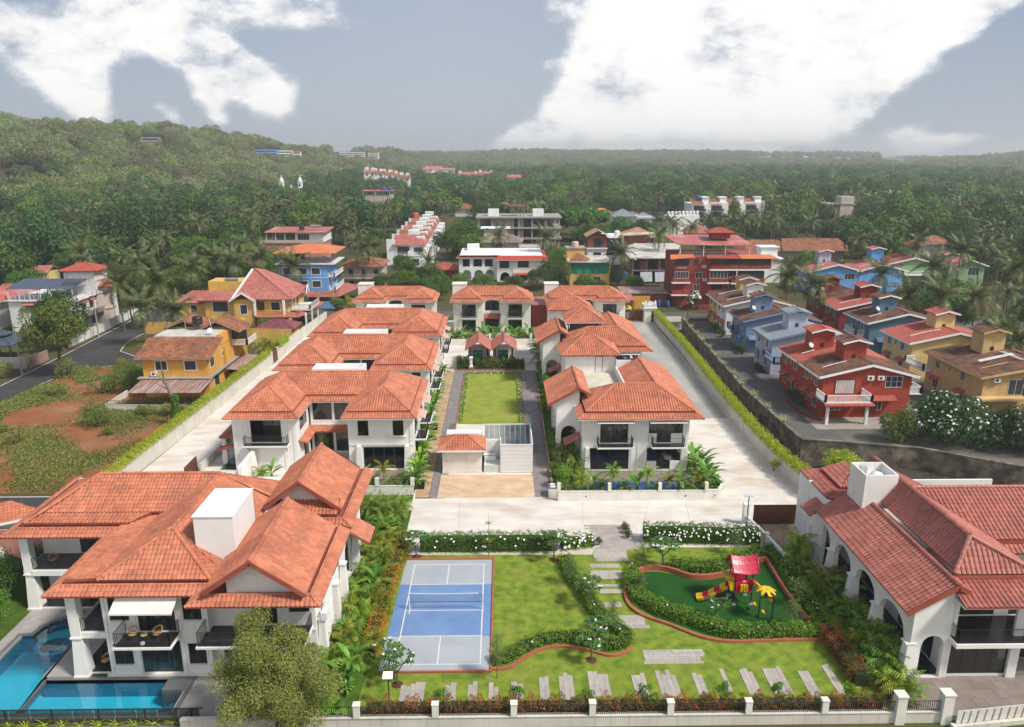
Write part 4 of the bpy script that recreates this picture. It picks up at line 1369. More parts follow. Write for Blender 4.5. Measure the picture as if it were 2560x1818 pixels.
# === arcaded villa on the right edge
def villa_arcade():
 r=thing('villa','white villa with tall arched arcade and rose tiled roofs at the right edge','villa')
 x0,yf=27.5,43.6
 mb=MB()
 L_=61.-(yf+.3)
 seg=[(.55,4.15),(4.75,8.),(8.7,11.8),(12.6,15.2)]
 wall(mb,(x0,61.),(x0,yf+.3),0,5.3,[(L_-b,L_-a,.12,4.1,'arch',1.45)for k,(a,b)in enumerate(seg)],.42)
 wall(mb,(x0,yf),(30.1,yf),0,5.2,[(.75,2.3,.1,3.35,'arch')],.3,ztop=lambda s:5.35+s*.62)
 for y in(yf+.25,yf+4.75,yf+8.65,yf+12.5,60.6):
  mb.taper(x0+.1,y,1.,.95,.55,.62,0,2.7)
  mb.box(x0-.34,x0+.44,y-.34,y+.34,2.7,2.82)
 wall(mb,(30.15,61),(30.15,yf+.05),0,7.,[(L_-6.,L_-3.2,.15,3.6),(L_-12.5,L_-8.2,.15,3.6),(L_-14.5,L_-13.5,2.2,3.2),(L_-2.6,L_-1.4,.15,3.2)],.2)
 wall(mb,(30.2,yf+.15),(35.,yf+.15),0,3.1,[(.2,4.25,.2,2.85)],.2)
 mb.box(34.4,35.05,yf-.05,yf+.14,0,6.3)
 mb.box(30.2,30.45,yf,yf+.145,3.12,6.3)
 wall(mb,(30.2,yf+2.3),(40,yf+2.3),3.3,6.3,[(.3,4.3,3.35,6.),(5.3,8.5,3.35,6.)],.2)
 wall(mb,(35.,yf+1.8),(44,yf+1.8),0,3.1,[(.6,4,.2,2.8)],.2)
 wall(mb,(44,62),(27.5,62),0,6.4,[],.2)
 mb.mk('wall',M_WALL,r)
 fl=MB()
 fl.box(27.9,30.14,yf+.32,61,.02,.12)
 fl.mk('arcade_floor',M_FLOORD,r)
 f2=MB()
 f2.box(30.36,44,yf+.36,61.9,.0,.18)
 f2.box(30.36,44,yf+.16,61.9,3.12,3.3)
 f2.mk('floor_slab',M_INTF,r)
 BX(31,43.8,yf+6.5,yf+6.6,.2,6.2).box(38,38.1,yf+.4,yf+6.4,.2,3.1).mk('partition',M_INT,r)
 P,Q=(30.2,yf+.15),(35.,yf+.15)
 window(r,P,Q,.2,4.25,.2,2.85,4,fr=.09)
 window(r,(30.2,yf+2.3),(40,yf+2.3),.3,4.3,3.35,6.,4,fr=.09)
 window(r,(30.2,yf+2.3),(40,yf+2.3),5.3,8.5,3.35,6.,3,fr=.09)
 window(r,(35.,yf+1.8),(44,yf+1.8),.6,4,.2,2.8,3,fr=.09)
 A,B=(30.15,61),(30.15,yf+.05)
 window(r,A,B,L_-6.,L_-3.2,.15,3.6,3)
 window(r,A,B,L_-12.5,L_-8.2,.15,3.6,4)
 window(r,A,B,L_-14.5,L_-13.5,2.2,3.2,1)
 window(r,A,B,L_-2.6,L_-1.4,.15,3.2,1)
 b=MB()
 b.box(30.05,44,yf-.9,yf+.13,2.98,3.3)
 bal=b.mk('balcony',M_WALL,r)
 BX(30.15,44,yf-.8,yf+2.28,3.302,3.32).mk('floor',M_FLOORD,bal)
 railing(bal,[(30.2,yf+.1),(30.2,yf-.75),(44,yf-.75)],1.,z=3.32)
 st=MB()
 for k in range(3):st.box(28.-.35*k,30.,61.02,61.4+.3*k,.0,.45-.15*k)
 st.mk('step',M_FLOORD,r)
 rf=Roof(tw=.34,tl=.4,pscale=1.1)
 s=rf.slope
 gx,gz,ya,yb=29.95,7.35,43.3,58.3
 s([(26.75,yb,5.35),(26.75,ya,5.35),(gx,ya,gz),(gx,yb,gz)])
 s([(30.6,ya-.05,7.),(30.6,yb,7.),(gx,yb,gz),(gx,ya-.05,gz)])
 rf.cap((gx,ya,gz),(gx,yb,gz),.14)
 rf.deck.bar((26.7,ya-.04,5.22),(gx,ya-.04,gz-.12),.08,.34)
 rf.deck.bar((gx,ya-.04,gz-.12),(30.75,ya-.04,6.8),.08,.34)
 s([(26.3,60.4,4.75),(26.3,58.35,4.75),(27.9,58.35,5.7),(27.9,60.4,5.7)])
 mx,mz=32.1,9.35
 s([(30.62,58,7.15+.35),(30.62,44.9,7.15+.35),(mx,46.3,mz),(mx,58,mz)])
 s([(30.45,44.75,7.3),(36.2,44.75,7.3),(mx,46.3,mz)])
 s([(36.2,44.75,7.2),(36.2,49.6,7.2),(mx,53.9,9.4),(mx,46.3,mz)])
 s([(36.2,58.2,7.2),(mx,58.2,9.3),(mx,53.9,9.4)],.05)
 rf.cap((30.5,44.8,7.35),(mx,46.3,mz),.15)
 rf.cap((36.1,44.75,7.35),(mx,46.3,mz),.15)
 rf.cap((mx,46.3,mz),(mx,60.,mz),.17)
 s([(36.2,49.6,7.2),(44.,49.6,7.2),(44.,53.9,9.4),(mx,53.9,9.4)])
 s([(44.,58.2,7.2),(36.2,58.2,7.2),(mx,53.9,9.4),(44.,53.9,9.4)])
 rf.cap((mx,53.9,9.42),(44,53.9,9.42),.13)
 s([(32.,48.85,6.45),(44.,48.85,6.45),(44,49.5,6.85),(32,49.5,6.85)])
 rf.deck.poly([(32,49.55,6.6),(44,49.55,6.6),(44,49.55,7.12),(32,49.55,7.12)])
 s([(29.95,42.3,6.35),(38.5,42.3,6.35),(38.5,44.45,7.05),(29.95,44.45,7.05)])
 rf.deck.poly([(30.2,44.55,6.9),(38.5,44.55,6.9),(38.5,44.62,7.3),(30.2,44.62,7.3)])
 rf.deck.poly([(38.5,42.3,6.35),(38.5,44.45,7.05),(38.5,44.45,6.4),(38.5,42.3,6.2)])
 s([(27.7,64.6,6.3),(27.7,58.4,6.3),(28.5,58.9,6.75),(28.5,63.8,6.75)])
 s([(27.7,58.4,6.3),(29.6,58.4,6.3),(29.6,58.9,6.75),(28.5,58.9,6.75)])
 rf.deck.poly([(28.5,58.9,6.65),(33,58.9,6.65),(33,64,6.65),(28.5,64,6.65)])
 s([(29.2,63.6,6.85),(29.2,59.5,6.85),(31.,61.2,7.75),(31.,63.,7.75)])
 s([(29.2,59.5,6.85),(32.5,59.5,6.85),(32.5,61.2,7.75),(31.,61.2,7.75)])
 rf.mk(r,M_TILE2,M_DECK,individual=300)
 gw=MB()
 gw.box(27.6,27.95,58.3,64.2,0,6.2)
 gw.box(30.,30.2,yf+.1,58,5.3,7.2)
 gw.box(29.9,38.4,42.35,44.4,6.18,6.3)
 gw.each('eave_wall',M_WALL,r)
 tb=MB()
 bx0,bx1,by0,by1,bz0,bz1=29.1,31.75,55.3,58.,6.9,9.8
 wall(tb,(bx0,by0),(bx1,by0),bz0,bz1,[],.12)
 wall(tb,(bx1,by0+.12),(bx1,by1-.12),bz0,bz1,[],.12)
 wall(tb,(bx1,by1),(bx0,by1),bz0,bz1,[],.12)
 wall(tb,(bx0,by1-.12),(bx0,by0+.12),bz0,bz1,[],.12)
 tb.box(bx0+.12,bx1-.12,by0+.12,by1-.12,8.9,9.)
 tbo=tb.mk('tank_enclosure',M_WALL,r)
 BX(29.7,30.2,57.3,57.7,9.,9.65).mk('control_box',pmat('grey_metal',(.4,.42,.43),rough=.4),tbo)
 MB().lathe(30.8,56.9,[(.45,9.),(.45,9.3),(.05,9.4)],14).mk('water_tank',M_WH,tbo,smooth=True)
 anchor(r,(33,52,0))
 return r
villa_arcade()
# === terrain
def interp(x,xs,ys):
 return np.interp(x,xs,ys)
HZ_PX=[-1200,-300,0,250,450,640,760,900,1020,1120,1340,1600,1900,2130,2210,2320,2560,3000,4000]
HZ_FOOT=[380,400,430,450,480,560,640,760,950,1150,1300,1300,1300,1350,1700,1150,900,900,900]
HZ_CREST=[700,720,740,760,800,900,1050,1300,1600,1900,2300,2400,2400,2400,2900,2100,1700,1600,1600]
HZ_H=[46,44,42,45,44,38,27,24,21,16,24,21,19,15,3,7,20,30,30]
HZ_AZ=[math.atan((p-1280)/CAM_F/math.cos(PITCH))+YAW for p in HZ_PX]
def terrain_h(x,y):
 az=np.arctan2(x,np.maximum(y,1e-3))
 D=np.hypot(x,y)
 foot,crest,H=interp(az,HZ_AZ,HZ_FOOT),interp(az,HZ_AZ,HZ_CREST),interp(az,HZ_AZ,HZ_H)
 t=np.clip((D-foot)/(crest-foot),0,1)
 s=t*t*(3-2*t)
 h=H*(.35*t+.65*s)
 h=h*np.where(D>crest,np.clip(1-(D-crest)/9000,.7,1),1)
 w=2.6*np.sin(x*.013+1)*np.cos(y*.011)+1.5*np.sin(x*.031+y*.023)+1.*np.sin(y*.05-x*.02)
 h=h+w*np.clip((D-foot)/150,0,1)*np.clip(H/20,.3,1)
 h=np.where(y<10,0,h)
 return h-.03
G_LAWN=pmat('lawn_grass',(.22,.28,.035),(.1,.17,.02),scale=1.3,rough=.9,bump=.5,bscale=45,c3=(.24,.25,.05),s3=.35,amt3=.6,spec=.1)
G_LAWN2=pmat('yellow_green_lawn',(.27,.3,.05),(.19,.25,.035),scale=.8,rough=.9,bump=.5,bscale=45,c3=(.33,.31,.08),s3=.25,amt3=.6,spec=.1)
G_TURF=pmat('artificial_turf',(.018,.085,.012),(.013,.068,.01),scale=.5,rough=.85,bump=.4,bscale=60,spec=.15)
G_GARD=pmat('dark_garden_grass',(.08,.14,.02),(.05,.09,.015),scale=1.2,rough=.9,bump=.5,bscale=40,spec=.1)  # darker green grass for side gardens and planting beds
G_SCRUB=pmat('undergrowth_soil',(.065,.085,.025),(.1,.075,.04),scale=.08,rough=.95,bump=.5,bscale=2,c3=(.035,.055,.015),s3=.03,amt3=.8,spec=.1)
G_EARTH=pmat('red_laterite_earth',(.3,.115,.05),(.21,.085,.04),scale=.35,rough=.95,bump=.6,bscale=6,c3=(.3,.2,.12),s3=.11,amt3=.6,spec=.1)
G_CONC=pmat('pale_concrete_drive',(.7,.65,.59),(.58,.53,.475),scale=.35,rough=.7,bump=.15,bscale=12,c3=(.47,.38,.3),s3=.16,amt3=.75,spec=.3,stretch=(1,2.2,1))
G_CONCD=pmat('damp_concrete_drive',(.44,.42,.39),(.33,.315,.29),scale=.25,rough=.45,bump=.15,bscale=12,c3=(.24,.22,.19),s3=.1,amt3=.6,spec=.45,stretch=(1,.5,1))
G_TAN=pmat('laterite_stained_slab',(.6,.42,.27),(.5,.34,.22),scale=.6,rough=.7,c3=(.64,.52,.38),s3=.5,amt3=.7,stretch=(1,1.8,1))
G_ASPH=pmat('asphalt',(.055,.053,.052),(.042,.041,.041),scale=.5,rough=.85,bump=.2,bscale=30,c3=(.08,.075,.07),s3=.12,amt3=.5,spec=.3)
G_ASPH2=pmat('old_asphalt',(.12,.115,.11),(.085,.082,.08),scale=.4,rough=.8,bump=.2,bscale=30,c3=(.17,.15,.13),s3=.2,amt3=.6,spec=.3)
G_PAVER=pmat('grey_clay_paver',(.26,.235,.24),(.2,.18,.185),scale=1.2,rough=.75,isl=.18,c3=(.3,.22,.19),s3=.3,amt3=.5)
G_TANPV=pmat('tan_paver',(.5,.33,.19),(.38,.27,.17),scale=1.,rough=.75,isl=.18,c3=(.46,.38,.27),s3=.4,amt3=.6)
G_STONE=pmat('grey_stone_plank',(.42,.385,.345),(.34,.31,.28),scale=1.6,rough=.7,isl=.1,orand=.1,bump=.3,bscale=18,c3=(.46,.37,.26),s3=.6,amt3=.5,stretch=(3,.8,1))
G_STONEP=pmat('grey_patio_stone',(.36,.335,.32),(.31,.29,.28),scale=.9,rough=.4,isl=.07,bump=.12,bscale=12,c3=(.42,.4,.38),s3=.4,amt3=.4,spec=.4)
G_STONED=pmat('brown_patio_stone',(.26,.21,.185),(.21,.17,.15),scale=.7,rough=.45,isl=.08,c3=(.36,.32,.29),s3=.35,amt3=.5,spec=.4)
G_KERB=pmat('terracotta_kerb',(.4,.125,.065),(.33,.1,.055),scale=1.5,rough=.7,bump=.2,bscale=20)
G_WHITEL=pmat('road_line_paint',(.72,.72,.7),rough=.7)
G_COPE=pmat('charcoal_coping',(.15,.155,.165),(.12,.125,.13),scale=1,rough=.45,isl=.08)
def sheet(name,poly,z,mat,kind='structure',parent=None):
 mb=MB()
 n=len(poly)
 a=sum(poly[i][0]*poly[(i+1)%n][1]-poly[(i+1)%n][0]*poly[i][1]for i in range(n))
 if a<0:poly=poly[::-1]
 mb.poly([(x,y,z)for x,y in poly])
 o=mb.mk(name,mat,parent)
 if kind:o['kind']=kind
 return o
def pip(x,y,poly):
 c=False
 j=len(poly)-1
 for i in range(len(poly)):
  xi,yi=poly[i]
  xj,yj=poly[j]
  if(yi>y)!=(yj>y)and x<(xj-xi)*(y-yi)/(yj-yi)+xi:
   c=not c
  j=i
 return c
def pavers(name,poly,z,mat,w=.22,l=.11,gap=.008,t=.03,hole=None,parent=None,kind='structure',rot=.0,running=True):
 xs,ys=[p[0]for p in poly],[p[1]for p in poly]
 V,k=[],0
 c,s=math.cos(rot),math.sin(rot)
 P=[(x*c+y*s,-x*s+y*c)for x,y in poly]
 x0,x1,y0,y1=min(p[0]for p in P),max(p[0]for p in P),min(p[1]for p in P),max(p[1]for p in P)
 ny=int((y1-y0)/l)+1
 for j in range(ny):
  off=(w/2 if(j%2 and running)else 0)
  nx=int((x1-x0)/w)+2
  for i in range(nx):
   a,b=x0+i*w-off,y0+j*l
   mx,my=a+w/2,b+l/2
   wx,wy=mx*c-my*s,mx*s+my*c
   if not pip(wx,wy,poly)or(hole and pip(wx,wy,hole)):continue
   zz=z+random.uniform(-.003,.003)
   q=[(a,b),(a+w-gap,b),(a+w-gap,b+l-gap),(a,b+l-gap)]
   q=[(u*c-v*s,u*s+v*c)for u,v in q]
   V+=[(u,v,zz)for u,v in q]+[(u,v,zz-t)for u,v in q]
   k+=1
 if not k:return
 base=np.array([(0,1,2,3),(0,4,5,1),(1,5,6,2),(2,6,7,3),(3,7,4,0)])
 F=(base[None]+(np.arange(k)*8)[:,None,None]).reshape(-1,4)
 me=np_mesh(name,np.array(V),F,mat)
 return link_mesh(name,me,parent,kind=kind)
def kerb(name,pts,w=.18,h=.16,z=.0,mat=None,label=None,closed=False,kind='structure',base=.0):
 P=smooth_path(pts,closed)
 mb=MB()
 n=len(P)
 L,Rr=[],[]
 for i,p in enumerate(P):
  a,b=P[max(i-1,0)],P[min(i+1,n-1)]
  if closed:a,b=P[i-1],P[(i+1)%n]
  d=Vector((b[0]-a[0],b[1]-a[1]))
  d=d.normalized()if d.length else Vector((1,0))
  nn=Vector((-d.y,d.x))*w/2
  L.append((p[0]+nn.x,p[1]+nn.y))
  Rr.append((p[0]-nn.x,p[1]-nn.y))
 for i in range(n):mb.v+=[(*L[i],base),(*L[i],z+h),(*Rr[i],z+h),(*Rr[i],base)]
 m=n if closed else n-1
 for i in range(m):
  a,b=4*i,4*((i+1)%n)
  for k in range(3):
   mb.f.append((a+k,b+k,b+k+1,a+k+1))
   mb.m.append(0)
 if not closed:
  mb.f+=[(0,1,2,3),(4*n-1,4*n-2,4*n-3,4*n-4)]
  mb.m+=[0,0]
 o=mb.mk(name,mat or G_KERB)
 o['kind']=kind
 if label:o['label']=label
 return o
def smooth_path(pts,closed=False,n=4):
 if len(pts)<3:return[tuple(p[:2])for p in pts]
 res=[]
 m=len(pts)
 rng_=range(m if closed else m-1)
 for i in rng_:
  p0=pts[(i-1)%m]if closed or i>0 else pts[i]
  p1,p2=pts[i],pts[(i+1)%m]
  p3=pts[(i+2)%m]if closed or i+2<m else p2
  for k in range(n):
   t=k/n
   f=lambda a,b,c,d:.5*(2*b+(c-a)*t+(2*a-5*b+4*c-d)*t*t+(3*b-a-3*c+d)*t**3)
   res.append((f(p0[0],p1[0],p2[0],p3[0]),f(p0[1],p1[1],p2[1],p3[1])))
 if not closed:res.append(tuple(pts[-1][:2]))
 return res
HOLES=[(-35.8,-31.4,41.1,51.4),(-31.4,-21.2,41.1,44.28),(32.35,37.9,86.,154.5),(33.2,75.,63.,86.)]
def build_ground():
 xs=set(np.arange(-1900,2200,26).tolist())|{-5000,-3800,-2800,-2300,2700,3500,5000}
 ys=set(np.arange(14,3200,26).tolist())|{-300,-60,3600,4200,5200}
 for a,b,c,d in HOLES:
  xs|={a,b}
  ys|={c,d}
 xs,ys=np.array(sorted(xs)),np.array(sorted(ys))
 X,Y=np.meshgrid(xs,ys)
 Z=terrain_h(X,Y)
 V=np.stack([X,Y,Z],-1).reshape(-1,3)
 nx,ny=len(xs),len(ys)
 I,J=np.meshgrid(np.arange(nx-1),np.arange(ny-1))
 cx,cy_=(xs[I]+xs[I+1])/2,(ys[J]+ys[J+1])/2
 keep=np.ones_like(cx,dtype=bool)
 for a,b,c,d in HOLES:keep&=~((cx>a)&(cx<b)&(cy_>c)&(cy_<d))
 a=(J*nx+I)[keep]
 F=np.stack([a,a+1,a+1+nx,a+nx],1)
 me=np_mesh('ground',V,F,G_SCRUB,smooth=True)
 link_mesh('ground',me,kind='structure')
build_ground()
LOT=[(-40.9,60),(-40.9,79.5),(-38.9,122),(-44,123.5),(-69.6,123.3),(-69.6,70.5),(-56,74),(-41,73.6)]
LOT=[(-40.9,73.9),(-40.9,79.5),(-38.9,123.),(-70.,123.3),(-70.8,100),(-71,73.9)]
sheet('waste_ground',LOT,.0,G_EARTH)
ROAD=[(-77.2,60),(-77.2,112),(-77.6,130),(-79,158),(-80,190),(-72,190),(-70.6,158),(-70.3,140),(-68.5,133.5),(-64,129.6),(-38.6,129.2),(-38.6,123.6),(-64,123.6),(-70.6,121),(-71.2,103),(-71.4,60)]
sheet('road',ROAD,.008,G_ASPH)
sheet('road',[(-71.4,69.),(-40.9,69.),(-40.9,73.2),(-71.4,73.2)],.01,G_ASPH)
def stripe(pts,w=.14,z=.016,mat=None,name='road_line'):
 mb=MB()
 for a,b in zip(pts[:-1],pts[1:]):
  d=Vector((b[0]-a[0],b[1]-a[1])).normalized()
  n=Vector((-d.y,d.x))*w/2
  mb.poly([(a[0]-n.x,a[1]-n.y,z),(b[0]-n.x,b[1]-n.y,z),(b[0]+n.x,b[1]+n.y,z),(a[0]+n.x,a[1]+n.y,z)])
 o=mb.mk(name,mat or G_WHITEL)
 o['kind']='structure'
 return o
stripe([(-76.9,60),(-76.9,112),(-77.3,130),(-78.7,158),(-79.6,190)])
stripe([(-71.6,60),(-71.4,103),(-70.8,121),(-64,123.9),(-39,123.9)])
stripe([(-39,128.9),(-64,129.3),(-68.7,133.2),(-70.6,140),(-70.9,158)],z=.017)
stripe([(-71.3,73.),(-40.9,73.)])
sheet('road',[(-60,164.5),(30,159.5),(100,156.5),(100,162.5),(30,166),(-60,170)],.006,G_ASPH2)
sheet('colony_lane',[(36.5,85.6),(40.7,84.9),(49.4,82.8),(57.3,77.5),(75,71),(130,71),(130,157),(38.1,157),(37.,130),(35.9,106)],.0,pmat('colony_yard',(.16,.15,.13),(.1,.095,.085),scale=.3,rough=.85,c3=(.09,.1,.05),s3=.08,amt3=.7))
sheet('lane',[(36.9,86.2),(43.,86.),(43.2,98),(43.5,120),(44.4,157),(38.4,157),(36.4,106)],.006,G_ASPH2)
sheet('drain_bed',[(32.,62.9),(76,62.9),(76,86.2),(38.2,86.2),(38.2,156),(32.,156)],-1.7,pmat('drain_mud',(.055,.045,.035),(.035,.03,.022),scale=.7,rough=.8,bump=.6,bscale=4,c3=(.04,.07,.02),s3=.3,amt3=.6))
sheet('compound_drive',[(-40.5,60.),(33.,60.),(33.,69.5),(31.,80),(31.1,100),(32.,131),(32.1,158),(-38.4,158),(-38.6,126),(-40.5,79.5)],.0,G_CONC)
sheet('far_drive',[(22.8,96),(30.6,96),(31.8,131),(31.9,158),(26.4,158),(26.4,143),(22.6,120)],.004,G_CONCD)
jm=pmat('drive_joint',(.3,.27,.24),rough=.9)
for a,b in(((7.9,66.2),(8.3,71)),((12.4,61.7),(15.2,71)),((-4,61.8),(-4.3,71.8)),((18,64),(19.,71.3)),((23.2,80),(30.9,80)),((22.9,89),(31,89)),((22.9,98),(31.1,98)),((22.9,107),(31.3,107)),((-40,84),(-33.8,84)),((-40,93),(-33,93)),((-40,102),(-33,102))):stripe([a,b],.025,.0075,jm,'drive_joint')
sheet('laterite_slab',[(-6.7,72.1),(3.55,72.1),(3.55,78.),(-6.7,78.)],.004,G_TAN)
sheet('paver_bed',[(-9.,72.),(-5.9,72.),(-5.9,117.9),(3.1,117.9),(3.1,94),(3.6,72.2),(5.2,72.2),(5.6,119.7),(-9.,119.7)],.003,pmat('paver_joint_sand',(.16,.14,.12),rough=.95))
pavers('paver_walk',[(-7.5,72.),(-6.75,72.),(-6.75,94),(-6.05,94.3),(-6.05,118.2),(3.2,118.2),(3.2,94.6),(3.6,72.2),(5.2,72.2),(5.5,119.6),(-7.5,119.6)],.035,G_PAVER)
pavers('drain_cover_strip',[(-9.,72.3),(-7.55,72.3),(-7.55,119.6),(-9.,119.6)],.035,G_TANPV,w=.7,l=.3,running=False)
sheet('lawn',[(-5.8,94.3),(3.,94.3),(3.,118.),(-5.8,118.)],.05,G_LAWN2)
kerb('lawn_kerb',[(-5.95,94.2),(-5.95,118.1)],.1,.09)
kerb('lawn_kerb',[(-5.95,118.15),(3.1,118.15)],.1,.09)
kerb('lawn_kerb',[(3.1,118.1),(3.1,94.2)],.1,.09)
kerb('bed_kerb',[(-7.6,119.75),(3.9,119.75)],.14,.2)
kerb('bed_kerb',[(5.3,72.6),(5.6,119.6)],.12,.16)
sheet('lawn',[(-9.5,40.2),(27.4,40.2),(27.4,44.5),(24.6,61.5),(13.,61.6),(12.,61.4),(8.4,61.4),(8.4,60.4),(-8.9,60.6)],.02,G_LAWN)
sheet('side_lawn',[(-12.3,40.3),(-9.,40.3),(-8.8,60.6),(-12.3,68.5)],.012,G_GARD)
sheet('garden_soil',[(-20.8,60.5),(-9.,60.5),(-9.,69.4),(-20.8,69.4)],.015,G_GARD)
TURF=[(p.x,p.y)for p in[cat_('C',x,y)for x,y in((200,430),(250,410),(330,412),(420,430),(500,452),(580,455),(680,435),(780,385),(890,350),(1135,700),(1190,778),(1000,782),(850,782),(700,778),(560,750),(440,705),(300,660),(215,610),(170,540),(165,470))]]
sheet('playground_turf',TURF,.035,G_TURF)
K1=pl('C',[(160,385),(140,450),(133,530),(158,595),(220,645),(300,675),(380,702),(460,735),(540,765),(620,783),(720,792),(850,788),(1000,784),(1205,780)])
kerb('playground_kerb',K1,.22,.22)
K2=pl('C',[(205,425),(240,405),(320,402),(400,420),(480,447),(560,452),(640,442),(700,425),(780,385),(895,352)])
kerb('playground_kerb',K2,.22,.5)
kerb('playground_kerb',pl('C',[(895,352),(1000,525),(1135,700),(1190,775)]),.22,.4)
kerb('hedge_kerb',pl('B',[(1012,1172),(1080,1172),(1140,1162),(1190,1132),(1240,1097),(1300,1062),(1380,1032),(1460,1020),(1550,1022),(1640,1037),(1730,1062),(1800,1080),(1870,1078),(1930,1052),(1952,1022)]),.18,.2)
kerb('hedge_kerb',pl('B',[(1515,462),(1530,490),(1545,520)]),.18,.3)
sheet('court',[(-8.6,44.75),(-.85,44.75),(-.75,59.65),(-8.4,59.65)],.03,pmat('grey_court_paint',(.37,.4,.43),(.33,.36,.4),scale=.6,rough=.6,c3=(.44,.44,.44),s3=.2,amt3=.4))
sheet('court_zone',[(-8.55,48.75),(-.83,48.75),(-.8,55.75),(-8.45,55.75)],.034,pmat('blue_court_paint',(.15,.25,.46),(.125,.22,.42),scale=.8,rough=.55,c3=(.22,.31,.48),s3=.25,amt3=.4))
cl=MB()
for(x0,x1,y0,y1)in((-7.6,-1.5,58.85,58.93),(-7.6,-1.5,45.5,45.58),(-7.6,-7.52,45.58,58.85),(-1.58,-1.5,45.58,58.85),(-7.52,-1.58,55.7,55.78),(-7.52,-1.58,52.,52.07),(-7.52,-1.58,48.72,48.8),(-4.6,-4.52,55.78,58.85),(-4.6,-4.52,45.58,48.72)):
 cl.poly([(x0,y0,.039),(x1,y0,.039),(x1,y1,.039),(x0,y1,.039)])
cl.mk('court_line',G_WHITEL,kind='structure')
kerb('court_kerb',[(-8.6,44.68),(-.78,44.68)],.14,.16)
kerb('court_kerb',[(-.78,44.68),(-.7,59.72)],.14,.14)
kerb('court_kerb',[(-.7,59.72),(-8.4,59.72)],.14,.14)
path=thing('stepping_path','stepping path of grey stone planks set in the front lawn','path')
path['kind']='structure'
PB=[]
def planks(x0,x1,y0,y1,along='y',n=None,z=.05):
 W=(x1-x0)if along=='y' else(y1-y0)
 n=n or max(1,int(round(W/.34)))
 w=W/n
 for i in range(n):
  a=(x0 if along=='y' else y0)+i*w
  lo,hi=(y0,y1)if along=='y' else(x0,x1)
  lo+=random.uniform(-.08,.12)
  hi+=random.uniform(-.45,.18)if hi-lo>1.4 else random.uniform(-.15,.12)
  cuts=[lo]+([lo+(hi-lo)*random.uniform(.35,.65)]if hi-lo>1.6 else[])+[hi]
  for p,q in zip(cuts[:-1],cuts[1:]):
   mb=MB()
   zz=z+random.uniform(-.006,.006)
   if along=='y':mb.box(a+.006,a+w-.006,p+.005,q-.005,.0,zz)
   else:mb.box(p+.005,q-.005,a+.006,a+w-.006,.0,zz)
   mb.mk('stone_plank',G_STONE,path)
def groups_from(k,lst,ybase):
 for(xl,xr,yt,yb)in lst:
  a,b,c=cat_(k,xl,yt),cat_(k,xr,yt),cat_(k,(xl+xr)/2,yb)
  planks(a.x,b.x,max(c.y,ybase),a.y)
groups_from('B',[(415,575,1262,1390),(705,785,1262,1385),(862,926,1256,1380),(1000,1066,1268,1380),(1150,1230,1240,1380),(1335,1400,1205,1370),(1465,1560,1192,1370),(1660,1795,1182,1355)],41.35)
groups_from('C',[(165,240,965,1095),(295,400,950,1090),(488,540,948,1080),(638,662,930,1060),(745,812,935,1075),(868,970,928,1080),(1050,1108,925,1078),(1190,1232,915,1075)],41.35)
a,b=cat_('C',210,910),cat_('C',560,830)
planks(a.x+.4,b.x-.2,a.y,b.y,'x',6)
for(xl,xr,yt,yb,n)in((1860,2070,805,895,4),(1745,1905,716,752,1),(1740,1900,628,658,1),(1700,1880,596,614,1),(1690,1905,503,562,3),(1678,1896,458,486,1),(1718,1940,358,442,4)):
 a,b=cat_('B',xl,yb),cat_('B',xr,yt)
 planks(a.x,b.x,a.y,b.y,'x',n)
anchor(path,(9,50,0))
pavers('entrance_paving',[(7.95,66.),(11.9,66.),(12.6,61.2),(8.7,61.2)],.03,pmat('entrance_stone',(.4,.35,.31),(.33,.29,.26),scale=1,rough=.7,isl=.08),w=1.1,l=.28)
POOL=[(-21.2,41.1),(-21.2,44.28),(-31.4,44.28),(-31.4,50.)]
for k in range(0,13):
 t=PI*k/12*.98
 POOL.append((-33.1+1.72*math.cos(t)*1.,49.7+1.75*math.sin(t)))
POOL+=[(-34.9,49.3),(-35.8,49.25),(-35.8,41.1)]
DECK=[(-36.7,40.75),(-19.3,40.75),(-19.3,44.6),(-36.7,44.6)]
grow=lambda P,d:inset(P if sum(P[i][0]*P[(i+1)%len(P)][1]-P[(i+1)%len(P)][0]*P[i][1]for i in range(len(P)))>0 else P[::-1],-d)
PO=grow(POOL,.32)
pavers('pool_deck',[(-36.9,40.4),(-12.8,40.4),(-12.8,44.6),(-29.,44.6),(-29.,52.7),(-36.9,52.7)],.03,G_STONEP,w=.6,l=.6,gap=.006,t=.2,hole=grow(POOL,.18),running=False)
cp=MB()
PI_=POOL if sum(POOL[i][0]*POOL[(i+1)%len(POOL)][1]-POOL[(i+1)%len(POOL)][0]*POOL[i][1]for i in range(len(POOL)))>0 else POOL[::-1]
for i in range(len(PI_)):
 j=(i+1)%len(PI_)
 a,b,c,d=PI_[i],PI_[j],PO[j],PO[i]
 cp.hexa([(*d,-.3),(*c,-.3),(*b,-.3),(*a,-.3)],[(*d,.045),(*c,.045),(*b,.045),(*a,.045)])
cp.mk('pool_coping',G_COPE,kind='structure')
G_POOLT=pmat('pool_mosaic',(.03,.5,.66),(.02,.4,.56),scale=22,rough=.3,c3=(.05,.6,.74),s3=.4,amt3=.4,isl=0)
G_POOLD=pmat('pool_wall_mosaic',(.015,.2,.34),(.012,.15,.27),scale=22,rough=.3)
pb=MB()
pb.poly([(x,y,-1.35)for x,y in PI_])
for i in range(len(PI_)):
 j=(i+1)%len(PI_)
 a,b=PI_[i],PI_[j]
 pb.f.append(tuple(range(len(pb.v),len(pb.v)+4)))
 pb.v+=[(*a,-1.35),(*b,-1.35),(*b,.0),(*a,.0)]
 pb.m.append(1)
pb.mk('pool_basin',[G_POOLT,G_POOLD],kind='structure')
sp=MB()
